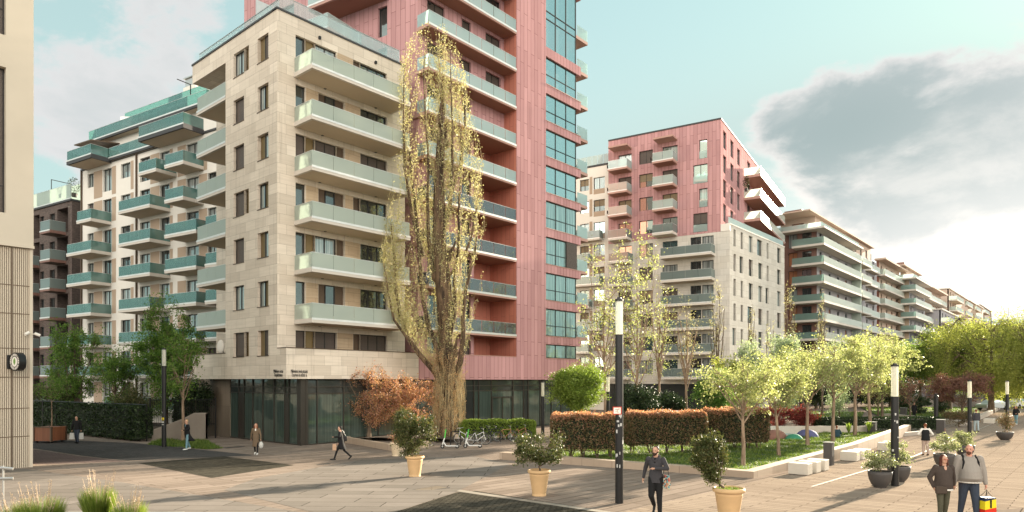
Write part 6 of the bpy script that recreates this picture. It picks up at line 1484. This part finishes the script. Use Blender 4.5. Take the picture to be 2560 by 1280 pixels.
tableset('round table and chairs on the second lowest balcony of the tower',f1.w(41.5,38.0)+(7.86+0,),f1.ang)
tableset('round table and chairs on the fourth balcony from the bottom of the tower',f1.w(40.5,38.0)+(7.86+3.19*3,),f1.ang)
# ============================================================ people
def cloth(name,col,rough=.85,var=.2,sc=14): return plain(name,col,rough,0,var,sc,.2,.4)
SK=plain('skin',(.46,.26,.18),.55,0,.06,8,.4); SKR=plain('flushed_skin',(.50,.25,.18),.5,0,.06,8,.4)
def person(label,g,H,yaw,pose,outfit,fat=1.,fem=False,skin=None,fine=True,group=None):
    """pose: dict of sagittal angles in degrees; body built in a local frame facing +y"""
    skin=skin or SK
    T=thing('person',label,'person',g,group,rz=yaw); r=math.radians
    P=lambda k,d=0: pose.get(k,d)
    def lim(o,a1,l1,a2,l2,side=0.,s2=0.):
        k=o+Vector((math.sin(r(side))*l1,math.sin(r(a1))*l1,-math.cos(r(a1))*math.cos(r(side))*l1)); e=k+Vector((math.sin(r(s2))*l2,math.sin(r(a2))*l2,-math.cos(r(a2))*math.cos(r(s2))*l2)); return k,e
    J={}; sh=.108*H*(0.92 if fem else 1.)*(1+.35*(fat-1)); hw=.05*H
    for s,n in ((-1,'l'),(1,'r')):
        hp=Vector((s*hw,0,.525*H)); J['hip'+n]=hp; J['knee'+n],J['ank'+n]=lim(hp,P('thigh'+n),.245*H,P('shin'+n),.24*H,s*P('spread',1),s*P('spread',1))
    low=min(J['ankl'].z,J['ankr'].z)-.045*H; dz=-low
    for k in J: J[k].z+=dz
    ln=r(P('lean',2)); pel=Vector((0,0,.525*H+dz)); cht=pel+Vector((0,math.sin(ln)*.24*H,math.cos(ln)*.24*H)); nk=pel+Vector((0,math.sin(ln)*.325*H,math.cos(ln)*.325*H))
    for s,n in ((-1,'l'),(1,'r')):
        so_=nk+Vector((s*sh,0,-.035*H)); J['sh'+n]=so_
        if n+'hand' in pose:
            hx,hy,hz=pose[n+'hand']; e=Vector((hx*H,hy*H,hz*H)); d=e-so_; L=min(d.length,.325*H); e=so_+d.normalized()*L; m=so_.lerp(e,.5); bnd=math.sqrt(max(0,(.168*H)**2-(L/2)**2)); ax=Vector(pose.get(n+'elb',(s*.6,-.5,-.3))).normalized(); J['el'+n]=m+ax*bnd; J['wr'+n]=e
        else: J['el'+n],J['wr'+n]=lim(so_,P('arm'+n),.175*H,P('fore'+n),.155*H,s*P('abd',8),s*P('abd2',4))
    hy=r(P('head',0)); hc=nk+Vector((0,.012*H,.088*H)); RZ=Matrix.Rotation(hy,3,'Z')
    def rem(o,v): m=o.modifiers.new('remesh','REMESH'); m.mode='VOXEL'; m.voxel_size=v; m.use_smooth_shade=True; q=o.modifiers.new('smooth','SMOOTH'); q.iterations=3; q.factor=.5; return o
    def cap(b,p,q,r0,r1,n=10):
        b.tube([p,q],[r0,r1],n); b.ell(p,r0,r0,r0,n,6); b.ell(q,r1,r1,r1,n,6)
    vox=.011 if fine else .016
    b=MB(); h=H
    b.ell(hc+Vector((0,0,.012*h)),.043*h,.053*h,.052*h,18,12,rot=RZ); b.ell(hc+RZ@Vector((0,.012*h,-.03*h)),.034*h,.038*h,.036*h,14,9,rot=RZ)
    b.ell(hc+RZ@Vector((0,.053*h,-.008*h)),.0075*h,.012*h,.013*h,8,6,rot=RZ)
    for s in (-1,1): b.ell(hc+RZ@Vector((s*.044*h,-.004*h,-.003*h)),.006*h,.011*h,.017*h,8,6,rot=RZ)
    cap(b,nk-Vector((0,0,.02*h)),hc-Vector((0,.006*h,.03*h)),.034*h*(1+.3*(fat-1)),.031*h)
    b.loft([(pel.x,pel.y,pel.z-.02*h,.075*h,.055*h),(0,pel.y+.2*ln*h*.3,pel.z+.1*h,.07*h,.05*h),(0,cht.y,cht.z,.085*h,.055*h),(0,nk.y,nk.z-.02*h,.05*h,.04*h)],16)
    for n in 'lr':
        cap(b,J['hip'+n],J['knee'+n],.048*h,.032*h); cap(b,J['knee'+n],J['ank'+n],.030*h,.021*h); cap(b,J['sh'+n],J['el'+n],.029*h,.022*h); cap(b,J['el'+n],J['wr'+n],.022*h,.0155*h)
        d=(J['wr'+n]-J['el'+n]).normalized(); s=-1 if n=='l' else 1; inw=Vector((-s,0,0)); fw=(Vector((0,1,0))-d*d.y); fw=fw.normalized() if fw.length>.2 else Vector((0,0,1)); pc=J['wr'+n]+d*.028*h; grip=1. if (n+'grip') in pose else .45
        cap(b,J['wr'+n],pc+d*.012*h,.0135*h,.0155*h,8)
        side=fw; inn=d.cross(side).normalized(); inn=inn if inn.dot(inw)>0 else -inn
        for i in range(4):
            o=pc+side*(.0145*(1.5-i)*.62*h*.9)+d*.014*h; l=(.021,.026,.024,.018)[i]*h*(1.-.0); a=o+d*l*.9+inn*l*.25*grip; c=a+d*l*(1.-grip*.8)+inn*l*.8*grip; cap(b,o,a,.0056*h,.005*h,6); cap(b,a,c,.005*h,.0042*h,6)
        o=pc+side*.015*h-d*.008*h; a=o+side*.013*h+d*.016*h+inn*.006*h; cap(b,o,a,.0066*h,.0052*h,6); cap(b,a,a+d*.014*h+inn*.008*h,.0052*h,.0045*h,6)
    bo=b.build('body',skin,T,off=(0,0,0)); rem(bo,vox*.72 if fine else vox)
    # features
    b=MB()
    for s in (-1,1): b.ell(hc+RZ@Vector((s*.017*h,.0485*h,.004*h)),.0058*h,.004*h,.0030*h,8,5,rot=RZ)
    b.build('eyes',M['black'],bo,off=(0,0,0)); b=MB()
    for s in (-1,1): b.ell(hc+RZ@Vector((s*.017*h,.050*h,.014*h)),.010*h,.004*h,.0022*h,8,5,rot=RZ)
    hm=outfit.get('hairm'); b.build('eyebrows',hm or SK,bo,off=(0,0,0)); b=MB(); b.ell(hc+RZ@Vector((0,.049*h,-.030*h)),.012*h,.004*h,.003*h,8,5,rot=RZ); b.build('mouth',plain('lips',(.32,.10,.08),.5),bo,off=(0,0,0))
    if outfit.get('glasses'):
        b=MB()
        for s in (-1,1): ringv(b,hc+RZ@Vector((s*.018*h,.056*h,.003*h)),.013*h,.0014*h,RZ); b.tube([hc+RZ@Vector((s*.031*h,.054*h,.005*h)),hc+RZ@Vector((s*.046*h,.0,.004*h))],.0013*h,5)
        b.tube([hc+RZ@Vector((-.005*h,.057*h,.004*h)),hc+RZ@Vector((.005*h,.057*h,.004*h))],.0014*h,5); b.build('glasses',M['redp'],T,off=(0,0,0))
    # hair
    st=outfit.get('hair')
    if st:
        b=MB(); b.ell(hc+RZ@Vector((0,-.016*h,.026*h)),.047*h,.050*h,.047*h,16,10,rot=RZ)
        if st=='short': b.ell(hc+RZ@Vector((0,-.02*h,.0)),.044*h,.042*h,.045*h,14,9,rot=RZ)
        if st=='long':
            for s in (-1,1): cap(b,hc+RZ@Vector((s*.038*h,-.012*h,.02*h)),hc+RZ@Vector((s*.052*h,.0,-.085*h)),.022*h,.020*h); cap(b,hc+RZ@Vector((s*.036*h,.014*h,.035*h)),hc+RZ@Vector((s*.050*h,.006*h,-.03*h)),.011*h,.012*h)
            cap(b,hc+RZ@Vector((0,-.03*h,0)),hc+RZ@Vector((0,-.045*h,-.10*h)),.04*h,.034*h)
        if st=='bun': b.ell(hc+RZ@Vector((0,-.05*h,.045*h)),.022*h,.022*h,.022*h,10,7); b.ell(hc+RZ@Vector((0,-.02*h,.0)),.044*h,.042*h,.042*h,14,9,rot=RZ)
        o=rem(b.build('hair',hm,T,off=(0,0,0)),vox)
        # keep the face clear of hair
    if outfit.get('beard'):
        b=MB(); b.ell(hc+RZ@Vector((0,.030*h,-.042*h)),.030*h,.028*h,.026*h,12,8,rot=RZ); b.ell(hc+RZ@Vector((0,.046*h,-.052*h)),.017*h,.016*h,.022*h,10,7,rot=RZ)
        if outfit['beard']=='full':
            for s in (-1,1): cap(b,hc+RZ@Vector((s*.040*h,.006*h,-.012*h)),hc+RZ@Vector((s*.026*h,.032*h,-.036*h)),.007*h,.012*h)
        rem(b.build('beard',hm,T,off=(0,0,0)),vox*.8)
    # trousers
    tw=outfit.get('legw',1.)
    b=MB()
    for n in 'lr':
        hp,kn,an=J['hip'+n],J['knee'+n],J['ank'+n]; cap(b,hp+Vector((0,0,.01*h)),kn,.060*h*tw,.040*h*tw); cap(b,kn,an.lerp(kn,.06),.040*h*tw,.030*h*outfit.get('cuff',tw))
    b.ell(pel+Vector((0,-.005*h,.0)),.082*h*(.7+.3*fat)*tw**.3,.060*h*fat,.06*h,16,9); rem(b.build('trousers',outfit['trousers'],T,off=(0,0,0)),vox)
    # shoes
    for n in 'lr':
        an=J['ank'+n]; sa=r(P('foot'+n,0)); f=Vector((0,math.cos(sa),math.sin(sa))); u=Vector((0,-math.sin(sa),math.cos(sa))); b=MB(); heel=an-u*.022*h-f*.018*h; toe=an-u*.028*h+f*.10*h
        b.ell(heel,.024*h,.028*h,.022*h,12,8); cap(b,heel,toe,.023*h,.020*h); b.ell(toe,.026*h,.034*h,.018*h,12,8); cap(b,an,heel,.024*h,.024*h); rem(b.build('shoe',outfit['shoes'],T,off=(0,0,0)),vox)
    # jacket or top
    b=MB(); bl=outfit.get('belly',0.); w=outfit.get('topw',1.)*(.62+.38*fat)
    hem=outfit.get('hem',-.02)
    rings=[(0,pel.y,pel.z+hem*h,.112*h*w,.080*h*w*(1+bl*.5)),(0,pel.y+.01*h*bl*2,pel.z+.04*h,.106*h*w*(1+.05*bl),.078*h*w*(1+bl)),(0,pel.lerp(cht,.55).y+.022*h*bl,pel.z+.13*h,.094*h*w*(1+.08*bl),.068*h*w*(1+bl*.9)),(0,cht.y,cht.z-.015*h,.104*h*w,.066*h*w*(1+bl*.3)),(0,nk.y,nk.z-.042*h,.092*h*w,.052*h*w),(0,nk.y,nk.z-.005*h,.050*h,.042*h)]
    b.loft(rings,22)
    aw=outfit.get('armw',1.)
    for n in 'lr':
        cap(b,J['sh'+n],J['el'+n],.040*h*aw,.033*h*aw); cap(b,J['el'+n],J['wr'+n].lerp(J['el'+n],.06),.033*h*aw,.023*h*aw)
    if outfit.get('hood'): b.ell(nk+Vector((0,-.042*h,.0)),.07*h,.035*h,.035*h,14,8); b.tube([nk+Vector((-.055*h,-.01*h,.01*h)),nk+Vector((-.03*h,.045*h,-.03*h)),nk+Vector((0,.06*h,-.06*h))],.013*h,8); b.tube([nk+Vector((.055*h,-.01*h,.01*h)),nk+Vector((.03*h,.045*h,-.03*h)),nk+Vector((0,.06*h,-.06*h))],.013*h,8)
    tp=b.build(outfit.get('topname','jacket'),outfit['top'],T,off=(0,0,0)); rem(tp,vox)
    if outfit.get('inner'):
        b=MB(); b.ell(nk+Vector((0,.037*h+.03*h*bl,-.065*h)),.028*h,.026*h,.06*h,14,9); b.build('undershirt',outfit['inner'],T,smooth=True,off=(0,0,0))
    if outfit.get('coat'):       # long skirted coat
        L,fl,bk=outfit['coat']; b=MB(); R=[]
        for i in range(7):
            t=i/6; z=pel.z+.06*h-t*L*h; R.append((0,pel.y-bk*t*t*h,z,(.092+fl*t)*h*w,(.07+fl*t*1.1)*h*w))
        b.loft(R,26); o=b.build('coat_skirt',outfit['top'],T,off=(0,0,0)); rem(o,vox)
        if outfit.get('belt'): b=MB(); b.loft([(0,pel.y,pel.z+.075*h,.093*h*w,.070*h*w),(0,pel.y,pel.z+.10*h,.093*h*w,.070*h*w)],22); b.build('belt',outfit['top'],T,off=(0,0,0))
    if outfit.get('hemband'): b=MB(); b.loft([(0,pel.y+.004*h,pel.z+(hem-.012)*h,.110*h*w,.079*h*w*(1+bl*.5)),(0,pel.y+.004*h,pel.z+(hem+.012)*h,.110*h*w,.079*h*w*(1+bl*.5))],24); b.build('shirt_hem',outfit['hemband'],T,smooth=True,off=(0,0,0))
    if outfit.get('vest'):
        b=MB(); b.loft([(x_,y_,z_,a_*1.06,c_*1.1) for x_,y_,z_,a_,c_ in rings[:-1]],22); rem(b.build('vest',outfit['vest'],T,off=(0,0,0)),vox)
    J['T']=T; J['h']=h; J['pel']=pel; J['nk']=nk; J['cht']=cht; J['M']=Matrix.Rotation(yaw,4,'Z'); J['g']=Vector(g); return J
def ringv(b,c,R,r,RZ,n=14):
    b.tube([c+RZ@Vector((math.cos(2*math.pi*i/n)*R,0,math.sin(2*math.pi*i/n)*R*.75)) for i in range(n+1)],r,4,cap=False)
def wp(J,v): return J['g']+(J['M']@Vector(v))
yw=lambda gx,gy: math.atan2(-gx,gy)          # yaw whose facing is (gx,gy)
blk=cloth('black_wool',(.012,.012,.013)); drk=cloth('charcoal_cotton',(.045,.043,.048)); brn=cloth('dark_brown_knit',(.055,.042,.036)); gry=cloth('grey_marl_knit',(.25,.225,.20),var=.1); jean=cloth('blue_denim',(.05,.075,.12)); ljean=cloth('light_blue_denim',(.13,.23,.27)); trench=cloth('khaki_brown_trench_cloth',(.12,.085,.055)); wht=cloth('white_cotton',(.6,.58,.54)); olive=cloth('olive_patterned_leggings',(.07,.068,.045),var=.5,sc=40); beige=cloth('pale_pink_beige_trousers',(.34,.26,.22)); dj=cloth('dark_jeans',(.035,.045,.065))
hb=cloth('dark_brown_hair',(.03,.016,.010),.6); hr=cloth('auburn_hair',(.16,.055,.025),.6); hbl=cloth('blonde_hair',(.45,.30,.15),.6); hk_=cloth('black_hair',(.012,.010,.009),.6); wshoe=cloth('white_trainers',(.6,.6,.58)); bshoe=cloth('black_shoes',(.012,.012,.012),.5); brsh=cloth('brown_boots',(.05,.03,.02),.6); red_b=cloth('brown_beard_hair',(.09,.035,.02),.7)
# man in hooded jacket, striding
g=gp(1640,1288); Jm=person('bearded man striding in a dark hooded jacket and black trousers beside the tall lamp',g,1.74,yw(-.45,-.9),dict(thighl=3,shinl=-2,thighr=14,shinr=-48,footr=-60,armr=-26,forer=-8,abd=22,abd2=14,lhand=(-.02,.15,.70),lelb=(-.9,-.3,-.5),lean=2,head=-12),
  dict(top=drk,trousers=blk,shoes=bshoe,hair='short',hairm=hb,beard='full',hood=True,inner=blk,topname='hooded_jacket',legw=1.12,topw=1.0,hem=-.05))
# tote bag hanging at his side
h=Jm['h']; sgn=Vector((-.15*h,.03*h,.60*h)); T=thing('tote_bag','colourful patterned tote bag hanging at the side of the bearded man','bag',wp(Jm,sgn),rz=yw(-.45,-.9)+1.0)
def totemat():
    m,t=mat('patterned_tote_print'); g_=t.n('ShaderNodeTexCoord').outputs['Object']; v=t.n('ShaderNodeTexVoronoi'); t.l(g_,v.inputs[0]); v.inputs['Scale'].default_value=26; r=t.n('ShaderNodeValToRGB'); t.l(v.outputs['Color'],r.inputs[0]); r.color_ramp.interpolation='CONSTANT'; e=r.color_ramp.elements
    for i,c in enumerate(((.4,.06,.05),(.12,.30,.33),(.5,.42,.3),(.06,.03,.03),(.45,.2,.12),(.03,.05,.04))):
        if i>=2: e.new(i/6)
        e[i].position=i/6; e[i].color=c+(1,)
    p=princ(t,r.outputs[0],.8); t.l(p.outputs[0],t.out.inputs[0]); return m
b=MB(); b.box8([(-.03,-.15,-.34),(.03,-.15,-.34),(.03,.17,-.34),(-.03,.17,-.34),(-.02,-.14,0),(.02,-.14,0),(.02,.14,0),(-.02,.14,0)]); o=b.build('bag_body',totemat(),T,off=(0,0,0)); bv=o.modifiers.new('b','BEVEL'); bv.width=.015
b=MB(); b.tube([(.0,-.1,0),(-.02,-.04,.22),(-.03,.04,.22),(.0,.1,0)],.008,6); b.box(-.036,.036,-.165,-.135,-.33,-.005); b.build('strap',blk,T,off=(0,0,0))
# the couple
gC=gp(2422,1300); Yc=gC.y
Jc=person('large bald man with goatee in a grey hooded sweater and jeans, holding hands',gC,1.84,yw(-.28,-.96),dict(thighl=10,shinl=2,thighr=-8,shinr=-14,arml=4,forel=8,armr=3,forer=8,abd=13,abd2=6,spread=3,head=-26,lgrip=1,rgrip=1),
  dict(top=gry,trousers=dj,shoes=bshoe,beard='goatee',hairm=red_b,hood=True,topname='sweater',belly=.75,topw=1.12,armw=1.18,legw=1.17,cuff=1.05,hem=-.01,hemband=wht),fat=1.38,skin=SKR)
b=MB(); h=Jc['h']
for s in (-1,1):
    nkp=Jc['nk']; b.tube([nkp+Vector((s*.062*h,-.08*h,-.02*h)),nkp+Vector((s*.075*h,-.01*h,.008*h)),nkp+Vector((s*.085*h,.075*h,-.075*h)),nkp+Vector((s*.098*h,.075*h,-.17*h))],.012*h,8)
b.build('backpack_straps',blk,Jc['T'],smooth=True,off=(0,0,0))
gW=gp(2345,1301)+Vector((.06,-.1,0))
hw_=min((wp(Jc,Jc['wrl']),wp(Jc,Jc['wrr'])),key=lambda p:p.x)+Vector((-.03,-.03,-.07)); hl=(Matrix.Rotation(-yw(-.15,-.98),3,'Z')@(hw_-gW))/1.60
Jw=person('woman with long dark red hair and glasses in a brown V-neck sweater and patterned leggings',gW,1.60,yw(-.15,-.98),dict(thighl=-6,shinl=-16,thighr=9,shinr=-2,armr=-10,forer=14,abd=26,abd2=-16,spread=1,head=8,lhand=tuple(hl),lelb=(-.4,-.6,-.4),lean=3),
  dict(top=brn,trousers=olive,shoes=bshoe,hair='long',hairm=cloth('dark_red_hair',(.065,.02,.013),.6),glasses=True,inner=SK,topname='sweater',belly=.3,topw=1.12,armw=1.1,legw=1.02,cuff=.9,hem=-.04,hemband=wht),fat=1.22,fem=True)
h=Jw['h']; T=thing('shoulder_bag','small dark woven shoulder bag hanging at the hip of the woman in brown','bag',wp(Jw,(.07*h,.10*h,.49*h)),rz=yw(-.15,-.98)); b=MB(); b.box(-.13,.13,-.035,.035,-.10,.09); o=b.build('bag_body',cloth('woven_brown_leather',(.06,.045,.035),var=.5,sc=60),T,off=(0,0,0)); bv=o.modifiers.new('b','BEVEL'); bv.width=.03; bv.segments=3
b=MB(); b.tube([(-.12,0,.08),(-.16,-.02,.3),(-.22,-.1,.55)],.008,6); b.tube([(.10,0,.08),(.02,-.0,.2),(-.2,-.08,.52)],.006,6); b.build('strap',brn,T,off=(0,0,0))
# shopping bag held by the bald man
wr=wp(Jc,Jc['wrl'] if 0 else (Jc['wrl']+Vector((0,0,0)))); hand=min((wp(Jc,Jc['wrl']),wp(Jc,Jc['wrr'])),key=lambda p:-p.x); 
hand=hand+Vector((.02,0,-.16)); T=thing('shopping_bag','large shopping bag in yellow, red and navy in the hand of the bald man','bag',hand,rz=.12)
W_,D_,Hh=.15,.13,.42; z0=-.58
def panel(b,y,s):
    pass
for nm,zs_,col in (('lower_panel',(z0,z0+.14),(.55,.03,.015)),('middle_panel',(z0+.14,z0+.34),(.68,.55,.02)),('upper_panel',(z0+.34,z0+Hh),(.02,.03,.07))):
    b=MB(); za,zb_=zs_; k0=1-.06*(za-z0)/Hh; k1=1-.06*(zb_-z0)/Hh
    b.box8([(-W_*k0,-D_*k0,za),(W_*k0,-D_*k0,za+(.05 if nm!='lower_panel' else 0)),(W_*k0,D_*k0,za+(.05 if nm!='lower_panel' else 0)),(-W_*k0,D_*k0,za),(-W_*k1,-D_*k1,zb_),(W_*k1,-D_*k1,zb_+(.05 if nm!='upper_panel' else .0)),(W_*k1,D_*k1,zb_+(.05 if nm!='upper_panel' else 0)),(-W_*k1,D_*k1,zb_)]); b.build(nm,cloth('bag_film',col,.35,.05),T,off=(0,0,0))
b=MB(); b.tube([(-.08,-.11,z0+Hh),(-.03,-.04,-.06),(0,0,.02),(.03,-.04,-.06),(.08,-.11,z0+Hh)],.006,6); b.tube([(-.08,.11,z0+Hh),(-.03,.04,-.06),(0,0,.02),(.03,.04,-.06),(.08,.11,z0+Hh)],.006,6); b.box(-.02,.02,-.137,-.132,z0+.18,z0+Hh); b.build('handles',blk,T,off=(0,0,0))
# people further away
person('woman in a long black coat and light blue jeans walking by the left lamp post',gp(468,1124),1.74,yw(-.55,-.8),dict(thighl=10,shinl=4,thighr=-10,shinr=-20,lhand=(-.10,.20,.66),armr=-14,forer=-8,abd=14,head=15,lean=3),
  dict(top=blk,trousers=ljean,shoes=wshoe,hair='bun',hairm=hbl,inner=ljean,coat=(.30,.055,.14),legw=.98,cuff=1.1,topw=1.0,topname='coat'),fem=True,fine=False)
Jt=person('red haired woman in a belted brown trench coat walking before the shopfront',gp(640,1136),1.68,yw(.15,-1),dict(thighl=12,shinl=2,thighr=-10,shinr=-24,footr=-25,arml=6,forel=14,armr=-14,forer=-10,abd=16,abd2=6,head=0,lean=2),
  dict(top=trench,trousers=blk,shoes=wshoe,hair='long',hairm=hr,inner=wht,coat=(.33,.03,.02),belt=True,legw=.8,topname='coat'),fem=True,fine=False)
p=max((wp(Jt,Jt['wrl']),wp(Jt,Jt['wrr'])),key=lambda q:q.x); T=thing('plastic_bag','crumpled white plastic bag carried by the woman in the trench coat','bag',p+Vector((.03,-.05,-.12))); b=MB(); b.ell((0,0,-.2),.13,.09,.19,10,8); o=b.build('bag_body',M['sticker'],T,smooth=True,off=(0,0,0)); b=MB(); b.tube([(-.04,0,-.05),(0,0,.04),(.04,0,-.05)],.008,5); b.build('handles',M['sticker'],T,off=(0,0,0))
Js=person('person in a long black coat striding left with a black shoulder bag',gp(853,1149),1.72,yw(-.97,-.15),dict(thighl=27,shinl=18,thighr=-20,shinr=-46,footr=-45,lhand=(-.05,.20,.66),armr=-6,forer=26,abd=8,lean=5,head=4),
  dict(top=blk,trousers=blk,shoes=bshoe,hair='bun',hairm=hk_,coat=(.25,.03,.05),legw=.85,topname='coat'),fem=True,fine=False)
T=thing('shoulder_bag','large black leather shoulder bag on the striding person in black','bag',wp(Js,(.12*1.72,-.03,.60*1.72)),rz=yw(-.97,-.15)); b=MB(); b.box(-.05,.05,-.24,.22,-.14,.12); o=b.build('bag_body',M['black'],T,off=(0,0,0)); bv=o.modifiers.new('b','BEVEL'); bv.width=.04; bv.segments=3; b=MB(); b.tube([(0,-.18,.1),(-.06,-.03,.42),(0,.16,.1)],.012,6); b.build('strap',M['black'],T,off=(0,0,0))
T=thing('paper_bag','small brown paper bag held by the striding person in black','bag',wp(Js,(-.10*1.72,.18*1.72,.40*1.72)),rz=.3); b=MB(); b.box(-.09,.09,-.05,.05,-.2,.12); b.build('bag_body',cloth('kraft_paper',(.42,.27,.18)),T,off=(0,0,0)); b=MB(); b.tube([(-.04,0,.12),(0,0,.24),(.04,0,.12)],.006,5); b.build('handles',blk,T,off=(0,0,0))
person('person in a black waistcoat with white sleeves walking away along the promenade',gp(2314,1138),1.70,yw(.3,.95),dict(thighl=6,shinl=-4,thighr=-4,shinr=-8,lhand=(-.13,.12,.60),rhand=(.13,.12,.60),spread=1,lean=6),
  dict(top=wht,trousers=beige,shoes=brsh,hair='short',hairm=hr,vest=blk,topname='shirt',legw=1.1,cuff=1.2,topw=1.08,hem=-.06),fem=True,fine=False)
person('person in a grey jacket and pale jeans with a backpack, walking away under the maple',gp(2441,1079),1.74,yw(.2,.97),dict(thighl=8,shinl=-2,thighr=-6,shinr=-10,lean=2,head=-20),
  dict(top=drk,trousers=cloth('pale_jeans',(.30,.36,.38)),shoes=brsh,hair='short',hairm=hr,topname='jacket',topw=1.1,vest=drk),fine=False)
person('woman in a dark top and light jeans near the last lamp, facing left',gk(2540,62),1.68,yw(-.8,-.4),dict(thighl=8,shinl=0,thighr=-8,shinr=-12,lhand=(-.1,.15,.6)),
  dict(top=blk,trousers=ljean,shoes=wshoe,hair='long',hairm=hr,topname='top'),fem=True,fine=False)
person('person dressed in black standing on the far path among the trees',gk(2285,70),1.75,yw(0,-1),dict(),dict(top=blk,trousers=blk,shoes=bshoe,hair='short',hairm=hk_,topname='coat',coat=(.2,.0,.0)),fine=False)
Jl=person('person in dark clothes carrying shopping bags in the shade at the far left',gp(192,1108),1.72,yw(.1,-1),dict(thighl=8,shinl=0,thighr=-8,shinr=-14,abd=14),
  dict(top=blk,trousers=dj,shoes=bshoe,hair='short',hairm=hk_,topname='jacket'),fine=False)
for i,k in enumerate(('wrl','wrr')):
    p=wp(Jl,Jl[k]); T=thing('shopping_bag',('white and tan shopping bag','pale blue patterned shopping bag')[p.x>Jl['g'].x]+' carried by the dark figure at the far left','bag',p+Vector((0,0,-.1))); b=MB(); b.box8([(-.15,-.06,-.48),(.15,-.06,-.48),(.15,.06,-.48),(-.15,.06,-.48),(-.12,-.04,-.08),(.12,-.04,-.08),(.12,.04,-.08),(-.12,.04,-.08)]); b.build('bag_body',M['sticker'],T,off=(0,0,0)); b=MB(); b.tube([(-.06,0,-.08),(0,0,.03),(.06,0,-.08)],.008,5); b.build('handles',blk,T,off=(0,0,0))
person('person sitting low in a dark patterned jacket on the play area edge, seen from behind',gk(2094,46.)+Vector((0,0,-.32)),1.6,yw(.1,1),dict(thighl=80,shinl=0,thighr=80,shinr=0,lean=18,lhand=(-.08,.2,.4),rhand=(.08,.2,.4)),
  dict(top=cloth('dark_teal_jacket',(.02,.045,.06),var=.5,sc=20),trousers=blk,shoes=bshoe,hair='short',hairm=hr,topname='jacket',topw=1.2),fine=False)
